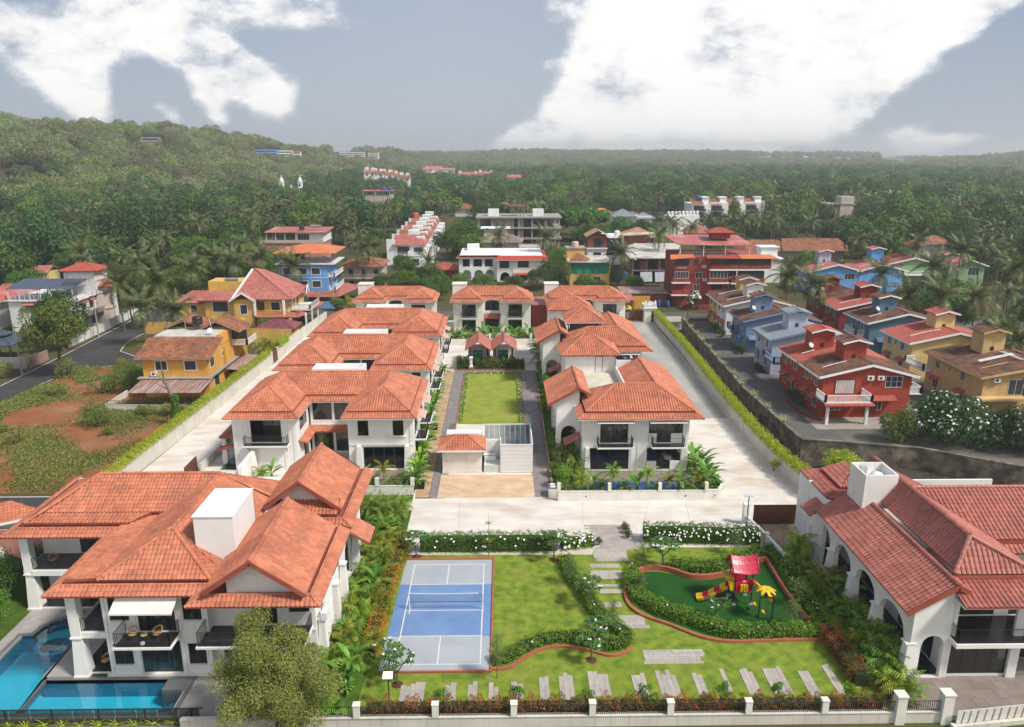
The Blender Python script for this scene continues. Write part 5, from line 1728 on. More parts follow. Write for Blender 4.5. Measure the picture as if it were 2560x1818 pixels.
ring=[(-33.1+1.05*math.cos(t),48.9+.95*math.sin(t))for t in np.linspace(0,2*PI,25)[:-1]]
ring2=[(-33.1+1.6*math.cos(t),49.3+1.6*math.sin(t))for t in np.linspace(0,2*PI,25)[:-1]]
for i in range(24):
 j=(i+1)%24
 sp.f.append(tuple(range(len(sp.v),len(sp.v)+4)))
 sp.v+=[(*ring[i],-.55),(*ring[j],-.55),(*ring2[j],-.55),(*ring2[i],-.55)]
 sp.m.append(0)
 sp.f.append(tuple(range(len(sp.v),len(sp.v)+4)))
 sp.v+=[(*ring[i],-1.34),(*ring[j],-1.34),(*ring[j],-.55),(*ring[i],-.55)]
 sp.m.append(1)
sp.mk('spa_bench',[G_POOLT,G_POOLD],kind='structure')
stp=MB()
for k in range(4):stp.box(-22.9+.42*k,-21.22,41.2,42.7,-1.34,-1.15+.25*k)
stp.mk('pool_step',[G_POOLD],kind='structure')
wt=bpy.data.materials.new('pool_water')
wt.use_nodes=True
N,L=wt.node_tree.nodes,wt.node_tree.links
N.remove(N['Principled BSDF'])
tr=N.new('ShaderNodeBsdfTransparent')
tr.inputs[0].default_value=(.8,.96,.98,1)
gl=N.new('ShaderNodeBsdfGlossy')
gl.inputs['Roughness'].default_value=.02
bp=N.new('ShaderNodeBump')
bp.inputs['Strength'].default_value=.25
bp.inputs['Distance'].default_value=.02
nz=N.new('ShaderNodeTexNoise')
nz.inputs['Scale'].default_value=2.6
gp=N.new('ShaderNodeNewGeometry')
L.new(gp.outputs['Position'],nz.inputs['Vector'])
L.new(nz.outputs[0],bp.inputs['Height'])
L.new(bp.outputs[0],gl.inputs['Normal'])
mf=facing(N,L,1,.12,bp.outputs[0])
mxs=N.new('ShaderNodeMixShader')
L.new(mf.outputs[0],mxs.inputs[0])
L.new(tr.outputs[0],mxs.inputs[1])
L.new(gl.outputs[0],mxs.inputs[2])
L.new(mxs.outputs[0],N['Material Output'].inputs['Surface'])
MB().poly([(x,y,-.11)for x,y in PI_]).mk('pool_water',wt,kind='structure')
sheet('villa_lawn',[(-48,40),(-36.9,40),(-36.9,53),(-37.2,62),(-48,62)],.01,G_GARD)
spa=BX(-22.75,-21.25,43.1,44.25,-1.3,.1)
tag(spa.mk('stone_plinth',G_COPE),'low black stone plinth at the right end of the pool','plinth')
sheet('patio_bed',[(25.3,40.),(46,40.),(46,45),(25.3,45)],.022,pmat('patio_joint',(.09,.08,.07),rough=.9))
pavers('stone_patio',[(25.6,40.),(46,40.),(46,44.9),(25.6,44.9)],.045,G_STONED,w=.8,l=.8,gap=.012,running=True)
sheet('forecourt_bed',[(23.6,56.5),(24.5,65.8),(28.8,65.8),(28.8,60.8),(28.2,56.5)],.022,pmat('forecourt_joint',(.1,.08,.05),rough=.9))
pavers('forecourt_paving',[(24.2,56.6),(24.7,65.7),(28.75,65.7),(28.75,60.9),(28.2,56.6)],.045,G_TANPV,w=.3,l=.22,gap=.03,rot=R(38))
sheet('lawn_strip',[(29.,60.6),(29.,65.6),(33,65.6),(33,60.6)],.025,G_LAWN)
kerb('lawn_strip_kerb',[(28.88,65.7),(28.88,60.8)],.14,.16)
for i,(px_,py_)in enumerate(((29.6,64.3),(30.2,62.6),(29.7,61.3))):tag(BX(px_-.35,px_+.45,py_-.35,py_+.35,.02,.06).mk('paving_slab',G_STONE),['square slab farthest up the lawn strip behind the gate','middle square slab on the lawn strip behind the gate','square slab on the lawn strip nearest the steps'][i],'slab','slabs on the narrow lawn strip')
sheet('l1_terrace',[(-18,74.5),(-8.9,74.5),(-8.9,79.4),(-18,79.4)],.006,G_STONED)
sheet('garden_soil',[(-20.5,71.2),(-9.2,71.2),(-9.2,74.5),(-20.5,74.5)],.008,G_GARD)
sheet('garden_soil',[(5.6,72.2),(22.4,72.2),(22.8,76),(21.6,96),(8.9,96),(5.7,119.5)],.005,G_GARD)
sheet('r1_terrace',[(8.9,74.9),(21.2,74.9),(21.2,78.6),(8.9,78.6)],.011,G_STONED)
blue=pmat('plunge_pool_water',(.02,.08,.3),(.015,.06,.22),scale=1,rough=.06,spec=.8)
sheet('plunge_pool',[(10.,73.9),(20.5,73.9),(20.5,75.9),(10.,75.9)],.02,blue)
sheet('plunge_pool',[(-18,73.6),(-9.6,73.6),(-9.6,75.6),(-18,75.6)],.02,blue)
# === boundary walls, fences, gates
def path_wall(name,label,cat,pts,z0,z1,t,mat,cap=None,group=None,smooth=False):
 r=thing(name,label,cat,(*pts[0][:2],0),0,group)
 P=smooth_path(pts)if smooth else[p[:2]for p in pts]
 ox,oy=pts[0][:2]
 L,Rr=[],[]
 for i,p in enumerate(P):
  a,b=P[max(i-1,0)],P[min(i+1,len(P)-1)]
  d=Vector((b[0]-a[0],b[1]-a[1])).normalized()
  n=Vector((-d.y,d.x))*t/2
  L.append((p[0]+n.x-ox,p[1]+n.y-oy))
  Rr.append((p[0]-n.x-ox,p[1]-n.y-oy))
 def sweep(z0_,z1_,k=1.):
  mb=MB()
  for i in range(len(P)):
   c=((L[i][0]+Rr[i][0])/2,(L[i][1]+Rr[i][1])/2)
   l=tuple(c[j]+(L[i][j]-c[j])*k for j in(0,1))
   q=tuple(c[j]+(Rr[i][j]-c[j])*k for j in(0,1))
   mb.v+=[(*l,z0_),(*l,z1_),(*q,z1_),(*q,z0_)]
  for i in range(len(P)-1):
   for j in range(3):
    mb.f.append((4*i+j,4*i+4+j,4*i+5+j,4*i+1+j))
    mb.m.append(0)
  n=len(mb.v)
  mb.f+=[(0,1,2,3),(n-1,n-2,n-3,n-4)]
  mb.m+=[0,0]
  return mb
 sweep(z0,z1).mk('wall_face',mat,r)
 if cap:sweep(z1+.001,z1+cap,1.3).mk('coping',mat,r)
 return r
r=thing('boundary_fence','low cream front wall with square piers and black iron railings along the street','fence',(0,39.6,0))
px_=[-9.05,-4.17,.72,5.62,10.5,15.4,20.2,24.9]
mb=MB()
mb.box(-20.,27.9,-.12,.12,-1.2,.75)
mb.box(-20.,27.9,-.17,.17,.752,.8)
mb.mk('wall_face',M_BEIGE,r)
for x in px_:
 p=BX(x-.2,x+.2,-.19,.19,.802,1.7)
 p.box(x-.23,x+.23,-.22,.22,1.7,1.75)
 p.mk('pier',M_WALLC,r)
p=BX(24.65,25.25,-.3,.3,-1.2,2.).box(24.6,25.3,-.35,.35,2.,2.08)
p.mk('pier',M_WALLC,r)
p=BX(27.55,28.2,-.32,.32,-1.2,2.1).box(27.5,28.25,-.37,.37,2.1,2.18)
p.mk('pier',M_WALLC,r)
for a,b in list(zip([-13.9]+px_[:-1],px_))+[(25.,27.8)]:railing(r,[(a+.24,0),(b-.24,0)],.72,.13,z=.8,r=.012)
r=thing('glass_railing','frameless glass railing with black top rail in front of the pool','railing',(-28,40.2,0))
for i in range(14):BX(-9.5+i*1.32,-8.22+i*1.32,-.006,.006,.12,1.02).mk('glass_panel',M_GLASS,r)
m_=BX(-9.6,9.2,-.03,.03,1.02,1.07)
for i in range(7):m_.box(-9.+i*2.9,-8.93+i*2.9,-.04,.04,0,1.02)
m_.mk('top_rail',M_IRON,r)
BX(-9.6,9.2,-.5,-.25,-.6,.0).mk('kerb',pmat('slate_kerb',(.16,.17,.19),rough=.5),r)
r=thing('hoarding','white plastic hoarding streaked with orange along the street at the right corner','fence',(28.3,39.,0),R(6.5))
BX(0,9,-.02,.02,.35,1.25).mk('sheet',pmat('white_plastic_sheet',(.66,.67,.68),(.58,.6,.62),scale=3,rough=.4,bump=.8,bscale=4),r)
om=pmat('orange_timber',(.52,.26,.06),(.42,.2,.05),scale=6)
for i in range(17):
 x=.3+i*.52+random.uniform(-.06,.06)
 MB().hexa([(x,-.05,.33),(x+.07,-.05,.33),(x+.07,-.022,.33),(x,-.022,.33)],[(x+.1,-.05,1.2),(x+.17,-.05,1.2),(x+.17,-.022,1.2),(x+.1,-.022,1.2)]).mk('batten',om,r)
BX(-.3,9,-.25,.1,-1,.3).mk('kerb',M_BEIGE,r)
path_wall('retaining_wall','long streaked beige wall along the left drive, hedge planted on top','wall',[(-40.9,70.5),(-40.75,79.4),(-39.8,100),(-38.8,124.6)],-.3,2.,.25,M_BEIGE,.06)
path_wall('retaining_wall','plain upper stretch of the left drive wall beyond the brown side gate','wall',[(-38.7,127.),(-38.2,140),(-36.9,157.5)],-.3,2.05,.25,M_BEIGE,.06)
path_wall('retaining_wall','long beige wall between the right drive and the drain, lime hedge on top','wall',[(32.55,157),(32.3,131),(31.7,115),(31.2,100),(31.,88),(31.2,80),(31.9,74),(33.,69.8),(33.6,67.5)],-1.7,1.75,.25,M_BEIGE,.06,smooth=True)
M_OLDW=pmat('weathered_laterite_wall',(.27,.22,.17),(.09,.075,.06),scale=.9,rough=.95,bump=.8,bscale=5,c3=(.05,.045,.035),s3=.5,amt3=.85,streak=.7)
sw=path_wall('stone_wall','weathered dark laterite wall edging the drain beside the colony lane','wall',[(38.1,154.5),(37.,130),(35.9,106),(36.3,92),(36.5,85.7)],-1.75,1.1,.35,M_OLDW,.1)
path_wall('stone_wall','weathered laterite wall with plants hanging over it below the flowering trees','wall',[(36.5,85.6),(40.7,84.8),(49.4,82.6),(57.3,77.4),(75,70.8)],-1.75,1.,.4,M_OLDW,.1)
r=path_wall('garden_wall','low cream garden wall with rounded corner in front of the near right villa','wall',[(5.8,71.3),(21.,71.35),(22.6,71.9),(23.2,73.2),(22.9,75)],0,1.05,.2,M_WALLC,.06,smooth=True)
for x in(.1,5.3,10.5,15.3):BX(x-.17,x+.17,-.17,.17,1.1,1.95).mk('pier',M_WALLC,r)
for a,b in((.3,5.1),(5.5,10.3),(10.7,15.1)):railing(r,[(a,.0),(b,.0)],.7,.13,z=1.1)
for x in(2.9,13.2,16.2):BX(x-.06,x+.06,-.13,-.1,.45,.58).mk('wall_light',M_IRON,r)
r=path_wall('garden_wall','low cream garden wall between the two left front villas, with iron railing','wall',[(-20.5,73.),(-9.2,73.)],0,1.,.2,M_WALLC,.06)
for x in(3.5,7.5,11.2):BX(x-.2,x+.2,-.17,.17,1.06,1.9).mk('pier',M_WALLC,r)
railing(r,[(3.7,0),(7.3,0)],.7,.13,z=1.05)
railing(r,[(7.7,0),(11.,0)],.7,.13,z=1.05)
path_wall('garden_wall','white curved stair wall beside the green doormat','wall',[(-27.6,74.2),(-27.6,79.3)],0,2.6,.35,M_WALL,.06)
path_wall('garden_wall','low grey wall with railing at the left drive entrance porch','wall',[(-33.7,79.),(-33.4,86.)],0,1.,.2,M_BEIGE,.06)
tag(BX(-31.8,-29.95,79.7,81.2,.02,.06).mk('doormat',pmat('green_mat',(.02,.16,.06),rough=.9)),'bright green doormat at the foot of the porch steps','mat')
tag(BX(-34.35,-34.25,76.3,79.6,.05,1.75).mk('gate',M_WOODB),'brown board gate standing open beside the left drive','gate')
tag(BX(-38.75,-38.6,124.7,126.9,.05,2.1).mk('gate',M_WOODB),'brown side gate set in the left drive wall','gate')
r=thing('garden_wall','cream wall with piers across the back gardens behind the twin pavilion','wall',(0,136.5,0))
mb=MB()
mb.box(-9.6,8.6,-.1,.1,0,1.2)
mb.mk('wall_face',M_WALLC,r)
for x in(-9.5,-2.,1.4,5.6):BX(x-.2,x+.2,-.14,.14,1.201,2.2).mk('pier',M_WALLC,r)
r=thing('board_gate','wide sliding gate of dark brown upright boards at the right forecourt','gate',(24.2,65.85,0))
for i in range(30):BX(.02+i*.152,.162+i*.152,-.03,.03,.12,2.).mk('board',M_WOODB,r)
BX(0,4.6,-.02,.02,.04,.12).box(0,4.6,-.045,.045,2.,2.06).mk('gate_frame',M_IRON,r)
tag(BX(28.75,29.15,65.45,65.75,.03,.5).mk('gate_motor',M_WH),'small white motor box at the right end of the brown gate','motor box')
r=path_wall('garden_wall','white wall with low piers running from the brown gate to the hedge','wall',[(23.5,65.9),(24.2,62.),(24.6,58.5)],0,1.,.2,M_WALL,.05)
BX(-.25,.25,-.25,.3,0,2.2).mk('pier',M_WALL,r)
BX(.55,.85,-4.2,-3.9,0,1.3).mk('pier',M_WALL,r)
r=thing('garden_wall','low white wall with iron railing joining the brown gate to the villa','wall',(29.,65.9,0))
BX(0,4.5,-.1,.1,0,1.).mk('wall_face',M_WALL,r)
railing(r,[(.05,0),(4.4,0)],.75,.12,z=1.)
r=thing('gatehouse','small cream gatehouse with carved white scroll crest at the main entrance','gatehouse',(31.6,156.5,0))
mb=MB()
wall(mb,(-1.4,-1.),(.9,-1.),0,3.,[(1.45,2.1,.1,2.4)],.2)
wall(mb,(.9,-.8),(.9,1.4),0,3.)
wall(mb,(.9,1.6),(-1.4,1.6),0,3.)
wall(mb,(-1.4,1.4),(-1.4,-.8),0,3.,[(.8,1.6,1.2,2.4)])
mb.mk('wall',M_WALLC,r)
mb=MB()
mb.box(-1.7,1.2,-1.3,1.9,3.,3.2).box(-1.5,1.,-1.1,1.7,3.2,3.6).box(-1.6,1.1,-1.2,1.8,3.6,3.72)
mb.mk('cornice',M_WALL,r)
mb=MB()
for cx,rr,dx in((-.25,.62,0),(-.45,.45,0),(-.05,.45,0)):
 pts=[(cx+rr*math.cos(t),-1.,3.85+rr*math.sin(t))for t in np.linspace(-.2,PI+.2,14)]
 mb.tube(pts,.1,6)
for x in(-1.3,.8):
 mb.lathe(x,-.9,[(.2,3.72),(.22,4.2),(.14,4.35),(.2,4.5),(.05,4.7)],8)
 mb.tube([(x,-.95,3.8),(x*.6,-.95,4.3),(x*.3,-.95,4.2)],.09,6)
mb.mk('scroll_crest',M_WH,r,smooth=True)
r=thing('board_gate','solid brown main gate beside the carved gatehouse','gate',(27.3,157.2,0))
for i in range(14):BX(i*.21,i*.21+.2,-.03,.03,.08,2.3).mk('board',M_WOODB,r)
tag(BX(33.3,38.2,156.3,156.6,-1.6,1.).mk('parapet',M_WALLC),'pale culvert parapet across the drain by the gatehouse','parapet')
r=thing('iron_gate','arched black iron gate at the top of the colony lane','gate',(39.6,156.6,0))
mb=MB()
for i in range(19):
 x=i*.24
 mb.box(x-.02,x+.02,-.02,.02,.1,1.5+.5*math.sin(PI*i/18))
mb.tube([(i*.24,0,1.5+.5*math.sin(PI*i/18))for i in range(19)],.035,5)
mb.bar((0,0,.2),(4.32,0,.2),.04,.05).bar((0,0,1.),(4.32,0,1.),.04,.05)
mb.mk('bars',M_IRON,r)
for x in(-.1,4.4):BX(x-.06,x+.06,-.06,.06,0,1.9).mk('post',M_IRON,r)
r=thing('utility_building','cream pump house with small orange hip roof at the head of the lawn','building')
mb=MB()
wall(mb,(-6.55,78.3),(-2.2,78.3),0,2.9)
wall(mb,(-2.2,78.5),(-2.2,82.6),0,2.9)
wall(mb,(-2.2,82.8),(-6.55,82.8),0,2.9)
wall(mb,(-6.55,82.6),(-6.55,78.5),0,2.9)
mb.box(-6.6,-2.15,78.25,78.297,0,.35)
mb.mk('wall',M_WALLC,r)
rf=Roof()
rf.hip(-7.05,-1.7,77.75,81.9,2.95,.5)
rf.mk(r,M_TILE,M_DECK)
BX(-7.12,-1.63,77.68,77.74,2.8,2.98).box(-7.12,-7.06,77.74,82,2.8,2.98).box(-1.69,-1.63,77.74,82,2.8,2.98).mk('gutter',M_WH,r)
BX(-6.3,-2.3,81.95,83.2,2.95,3.4).mk('parapet',M_WH,r)
anchor(r,(-4.4,80.5,0))
r=thing('tank_yard','white louvred enclosure with glazed top and water treatment gear inside','enclosure')
lm=MB()
for k in range(20):
 z=.1+k*.165
 lm.box(-.1,3.5,78.35,78.42,z,z+.125)
 lm.box(-2.1,-1.98,80.8,85.,z,z+.125)if k<18 else None
 lm.box(-2.1,-.1,80.8,80.87,z,z+.125)if k<18 else None
 lm.box(3.45,3.5,78.42,85.,z,z+.125)
 lm.box(-.12,-.05,78.42,80.8,z,z+.125)
lm.mk('louvre_boards',M_WH,r,kind='stuff')
BX(-.05,3.44,78.43,78.47,0,3.35).box(3.4,3.44,78.5,85,0,3.35).box(-1.95,-.15,80.9,80.94,0,3.1).each('inner_sheet',M_WH,r)
gl=glassmat('frosted_glass',(.9,.97,.97),.8,.1)
for i in range(9):
 x=-2.05+i*.62
 BX(x,x+.6,85.,85.02,.3,3.3).mk('glass_panel',gl,r)
fr_=MB()
for i in range(10):fr_.box(-2.08+i*.62,-2.04+i*.62,84.98,85.05,0,3.35)
fr_.box(-2.1,3.55,84.97,85.06,3.35,3.42).box(-2.1,-2.03,80.75,84.96,3.1,3.2).box(3.42,3.52,78.3,84.96,3.36,3.44).box(-.14,3.41,78.3,78.4,3.36,3.44)
fr_.mk('frame',M_WH,r)
BX(-1.95,3.4,78.5,84.95,.0,.9).mk('plinth',pmat('pale_floor',(.55,.6,.6),rough=.5),r)
anchor(r,(.7,82,0))
r=thing('filter_unit','green and white filter vessel on a black skid inside the louvred yard','machine',(2.,80.3,.9))
BX(-.8,1.1,-.5,.5,0,.5).mk('skid',M_IRON,r)
MB().lathe(-.3,.2,[(.2,.5),(.26,.7),(.26,1.5),(.15,1.7)],12).mk('vessel',pmat('filter_green',(.05,.2,.17),rough=.3),r,smooth=True)
MB().tube([(-.3,.2,1.7),(-.3,.2,2.1),(-.1,.2,2.2),(0,.2,1.6)],.05,6).mk('pipe',M_DARK,r)
BX(-.1,.9,-.4,.4,.52,1.).mk('cabinet',M_WH,r)
r=thing('washing_station','white two-tap wash counter with blue and pink barrels in the gap beside the pump house','cabinet',(-1.3,80.2,0))
BX(-.75,.75,-.2,.2,1.5,1.56).box(-.6,.7,-.25,.2,.9,1.4).mk('counter',M_WH,r)
MB().lathe(-.35,0,[(.25,0),(.27,.4),(.25,.85)],12).mk('barrel',pmat('blue_plastic',(.02,.12,.42),rough=.35),r,smooth=True)
MB().lathe(.35,0,[(.25,0),(.27,.4),(.25,.85)],12).mk('barrel',pmat('pink_plastic',(.45,.16,.18),rough=.4),r,smooth=True)
for k,lb in((0,'left half of the twin pavilion, red gable roof over a green banner'),(1,'right half of the twin pavilion, red gable roof over a green banner')):
 x0=-5.9+4.27*k
 r=thing('pavilion',lb,'pavilion',(x0+2.13,124,0),0,'twin gabled pavilion')
 rf=Roof()
 y0,y1=-3.7,3.2
 a=2.125
 rf.slope([(-a,y1,3.25),(-a,y0,3.25),(0,y0,4.75),(0,y1,4.75)],.08)
 rf.slope([(a,y0,3.25),(a,y1,3.25),(0,y1,4.75),(0,y0,4.75)],.08)
 rf.cap((0,y0,4.77),(0,y1,4.77),.1)
 rf.mk(r,M_TILE2,M_DECK)
 for x in(-1.5,1.5):
  for y in(-3.2,2.8):BX(x-.07,x+.07,y-.07,y+.07,0,3.6).mk('post',M_IRON,r)
 BX(-1.9,1.9,2.9,3.,0,2.6).mk('back_wall',M_WALLC,r)
 gb=BX(-.95,.75,-1.6,-1.5,.0,2.75)
 g=gb.mk('banner',pmat('teal_banner',(.01,.16,.135),(.008,.13,.11),scale=1,rough=.5),r)
 MB().lathe(-.72,0,[(.08,0),(.08,.01)],10).xf(Matrix.Translation((0,-1.603,2.2))@Matrix.Rotation(R(90),4,'X')).mk('emblem',M_WH,g)
 mb=MB()
 for i in range(5):
  mb.box(-.58+i*.075,-.53+i*.075,-1.606,-1.601,2.2-.02,2.26)
  mb.box(.15+i*.1,.22+i*.1,-1.606,-1.601,2.2,2.28)
 mb.mk('lettering',M_WH,g)
r=thing('pedestal','white waisted urn pedestal on a red base at the front of the pavilion bed','pedestal',(-4.9,120.,0))
BX(-.45,.45,-.4,.4,0,.55).mk('base',G_KERB,r)
MB().lathe(0,0,[(.42,.551),(.42,.7),(.3,.85),(.28,1.6),(.36,1.9),(.42,2.),(.42,2.2),(.2,2.3)],4).xf(Matrix.Rotation(R(45),4,'Z')).mk('urn',M_WH,r)
r=thing('court_net','sagging sports net on two posts across the blue court','net',(-4.4,52.1,0))
for x,nm in((-2.85,0),(2.9,0)):MB().tube([(x,0,.02),(x,0,1.55)],.03,8).tube([(x,-.55,.05),(x,.55,.05)],.03,6).mk('post',M_WH if x<0 else M_WH,r)
nb=MB()
W_=5.7
sag=lambda x:1.52-.06*math.sin(PI*(x+2.83)/W_)
xs_=np.linspace(-2.83,2.87,58)
for x in xs_[1:-1]:nb.box(x-.004,x+.004,-.004,.004,.75,sag(x))
for k in range(7):
 z=.78+k*.1
 nb.bar((-2.83,0,z),(2.87,0,z),.007,.007)
nb.mk('mesh',pmat('net_cord',(.1,.1,.12),rough=.9),r,kind='stuff')
tp=MB()
for a,b in zip(xs_[::6][:-1],xs_[::6][1:]):tp.bar((a,0,sag(a)),(b,0,sag(b)),.02,.06)
tp.mk('top_tape',M_WH,r)
tp=MB()
tp.bar((-2.83,0,.75),(2.87,0,.75),.02,.03)
tp.mk('bottom_cord',M_IRON,r)
PR=pmat('crimson_plastic',(.5,.015,.06),(.44,.012,.05),scale=2,rough=.35,spec=.5)
PY=pmat('yellow_plastic',(.75,.48,.02),(.68,.42,.02),scale=2,rough=.35,spec=.5)
PD=pmat('dark_green_steel',(.02,.03,.035),rough=.4)
r=thing('play_tower','play tower with curved crimson roof, tiled panel and crimson and yellow slide','play tower',(19.05,53.1,0),R(1))
for x in(-.68,.68):
 for y in(-.65,.65):
  MB().tube([(x,y,.05),(x,y,3.25)],.055,8).mk('post',PD,r)
  BX(x-.18,x+.18,y-.13,y+.13,.04,.1).box(x-.06,x+.06,y-.06,y+.06,.1,.3).mk('foot_plate',pmat('galvanised',(.5,.55,.58),rough=.3,metal=.6),r)
BX(-.72,.72,-.72,.72,1.18,1.26).mk('platform',PR,r)
rb=MB()
for sgn in(-1,1):
 prof=[(0,3.95),(.28,3.72),(.55,3.45),(.8,3.15),(.98,2.95)]
 for i in range(len(prof)-1):
  (a,za),(b,zb)=prof[i],prof[i+1]
  for k in range(8):
   x0,x1=-1.+.25*k,-1.+.25*(k+1)
   dz=lambda x:.13*(x/1.)**2
   o=.025 if(i+k)%2 else 0
   rb.hexa([(x0+.006,sgn*a,za+dz(x0)-.05),(x1-.006,sgn*a,za+dz(x1)-.05),(x1-.006,sgn*b,zb+dz(x1)-.05),(x0+.006,sgn*b,zb+dz(x0)-.05)][::sgn],[(x0+.006,sgn*a,za+dz(x0)+o),(x1-.006,sgn*a,za+dz(x1)+o),(x1-.006,sgn*b,zb+dz(x1)+o+.02),(x0+.006,sgn*b,zb+dz(x0)+o+.02)][::sgn])
rb.mk('roof',PR,r)
rim=MB()
for x in(-1.02,1.02):rim.tube([(x,-1.02,3.08),(x,-.55,3.62),(x,0,4.16),(x,.55,3.62),(x,1.02,3.08)],.07,6)
for y in(-1.,1.):rim.tube([(-1.,y,3.06),(0,y,2.93),(1.,y,3.06)],.06,6)
rim.mk('roof_edge',PR,r,smooth=True)
pn=BX(-.6,.6,-.72,-.66,1.27,2.3).box(-.62,.62,-.75,-.72,1.95,2.35)
for k in range(6):
 pn.box(-.6,-.36,-.745,-.72,1.32+k*.1,1.39+k*.1)
 pn.box(.36,.6,-.745,-.72,1.32+k*.1,1.39+k*.1)
pno=pn.mk('front_panel',PR,r)
lett=('O','X','J')
for i in range(3):
 for j in range(3):
  x,z=-.33+.22*i+.11,1.42+.2*j
  c=MB().tube([(x,-.8,z-.09),(x,-.8,z+.09)],.1,10)
  c.mk('drum',PY,pno)
tk=MB()
for i in range(3):
 x,z=-.33+.22*i+.11,1.42+.2*0
 if i!=1:tk.lathe(0,0,[(.045,0),(.045,.01)],10).xf(Matrix.Translation((x,-.902,1.62))@Matrix.Rotation(R(90),4,'X'),len(tk.v)-22)
 else:tk.bar((x-.04,-.905,1.58),(x+.04,-.905,1.66),.01,.02).bar((x-.04,-.905,1.66),(x+.04,-.905,1.58),.01,.02)
tk.mk('drum_mark',pmat('brown_mark',(.25,.12,.02),rough=.5),pno)
BX(-.12,.12,-.757,-.75,2.12,2.24).mk('badge',M_WH,r)
BX(-.66,.66,.66,.72,1.27,2.1).mk('back_panel',PR,r)
am=MB()
for y in(-.62,-.5,.45,.55):am.hexa([(-1.,y,1.3),(-.7,y,1.3),(-.7,y+.08,1.3),(-1.,y+.08,1.3)],[(-1.35,y,2.5),(-.7,y,2.15),(-.7,y+.08,2.15),(-1.35,y+.08,2.5)])
am.hexa([(-1.45,-.62,2.35),(-.7,-.62,1.95),(-.7,.63,1.95),(-1.45,.63,2.35)],[(-1.5,-.62,2.65),(-.7,-.62,2.2),(-.7,.63,2.2),(-1.5,.63,2.65)])
am.mk('slide_hood',PY,r)
sl=[(-.72,1.3),(-1.15,1.22),(-1.6,.98),(-2.05,.72),(-2.5,.48),(-2.95,.3),(-3.45,.22)]
for i in range(len(sl)-1):
 (xa,za),(xb,zb)=sl[i],sl[i+1]
 sec=lambda x,z:[(x,-.36,z+.28),(x,-.3,z+.28),(x,-.22,z+.04),(x,.22,z+.04),(x,.3,z+.28),(x,.36,z+.28),(x,.26,z-.04),(x,-.26,z-.04)]
 m8=MB().add(sec(xa,za)+sec(xb,zb),[(k,(k+1)%8,8+(k+1)%8,8+k)for k in range(8)]+[tuple(range(8))[::-1],tuple(range(8,16))])
 m8.mk('slide_segment',PR if i%2==0 else PY,r)
r2=thing('swing_set','yellow framed swing set with palm leaf top and two yellow seats','swing',(20.1,50.3,0))
for x in(-.52,.52):MB().tube([(x,-.15,.04),(x,-.15,2.25)],.055,8).mk('post',PD,r2)
MB().bar((-.52,-.15,2.15),(.52,-.15,2.15),.07,.07).mk('crossbar',PD,r2)
MB().hexa([(-.42,2.4,1.85),(-.3,2.4,1.85),(.55,-.1,1.7),(.35,-.1,1.7)],[(-.42,2.4,2.25),(-.3,2.4,2.25),(.55,-.1,2.1),(.35,-.1,2.1)]).mk('beam_board',PY,r2)
MB().tube([(-.3,2.4,2.),(.1,.1,2.15)],.05,8).mk('beam',PD,r2)
bug=MB().lathe(0,0,[(.02,0),(.18,.03),(.2,.1),(.02,.14)],10).xf(Matrix.Translation((-.35,1.9,2.2)))
bug.lathe(.0,0,[(.02,0),(.12,.03),(.12,.1),(.02,.14)],10)
bug.xf(Matrix.Translation((-.5,2.15,2.25)),len(bug.v)-40)
bug.mk('ladybird',PR,r2,smooth=True)
lf=MB()
for k in range(8):
 t=k*PI/4
 c,s_=math.cos(t),math.sin(t)
 prof=[(.05,0,.07),(.25,.05,.13),(.5,.0,.13),(.75,-.15,.05)]
 vs_=[]
 for(d_,dz_,w_)in prof:
  vs_+=[(c*d_-s_*w_,s_*d_+c*w_,2.62+dz_),(c*d_+s_*w_,s_*d_-c*w_,2.62+dz_),(c*d_+s_*w_,s_*d_-c*w_,2.56+dz_),(c*d_-s_*w_,s_*d_+c*w_,2.56+dz_)]
 fs_=[(4*i+j,4*i+(j+1)%4,4*i+4+(j+1)%4,4*i+4+j)for i in range(3)for j in range(4)]+[(0,3,2,1),(12,13,14,15)]
 m_=MB().add(vs_,fs_)
 m_.v=[(x+.05,y+.25,z)for x,y,z in m_.v]
 m_.mk('palm_leaf',PY,r2)
MB().tube([(.05,.25,2.),(.05,.25,2.62)],.09,8).mk('palm_stem',PD,r2)
for(x,y,zt,zs)in((-.32,1.35,2.,.55),(.02,.35,2.1,.5)):
 s_=MB()
 s_.hexa([(x-.09,y-.2,zs),(x+.09,y-.2,zs),(x+.09,y+.2,zs+.0),(x-.09,y+.2,zs)],[(x-.09,y-.22,zs+.1),(x+.09,y-.22,zs+.1),(x+.09,y+.22,zs+.1),(x-.09,y+.22,zs+.1)])
 so_=s_.mk('swing_seat',PY,r2)
 MB().tube([(x,y-.2,zs+.05),(x-.02,y-.2,zt)],.014,4).tube([(x,y+.2,zs+.05),(x+.02,y+.2,zt)],.014,4).mk('chain',pmat('orange_chain',(.5,.2,.03),rough=.6),so_)
r=thing('solar_lamp','tall thin solar street lamp beside the brown forecourt gate','lamp post',(23.25,64.7,0))
MB().tube([(0,0,0),(0,0,3.6)],.05,8).mk('pole',M_IRON,r)
BX(-.5,.35,-.25,.25,3.6,3.66).xf(Matrix.Translation((0,0,0))@Matrix.Rotation(R(0),4,'Y')).mk('solar_panel',pmat('lamp_panel',(.55,.62,.7),rough=.2),r)
r=thing('floodlight','bright lit square floodlight on a black pole at the front left of the lawn','floodlight',(-7.3,41.3,0))
MB().tube([(0,0,0),(0,0,2.3)],.04,8).mk('pole',M_IRON,r)
BX(-.3,.3,-.06,.06,-.22,.22).xf(Matrix.Translation((0,-.05,2.5))@Matrix.Rotation(R(-50),4,'X')).mk('housing',M_WH,r)
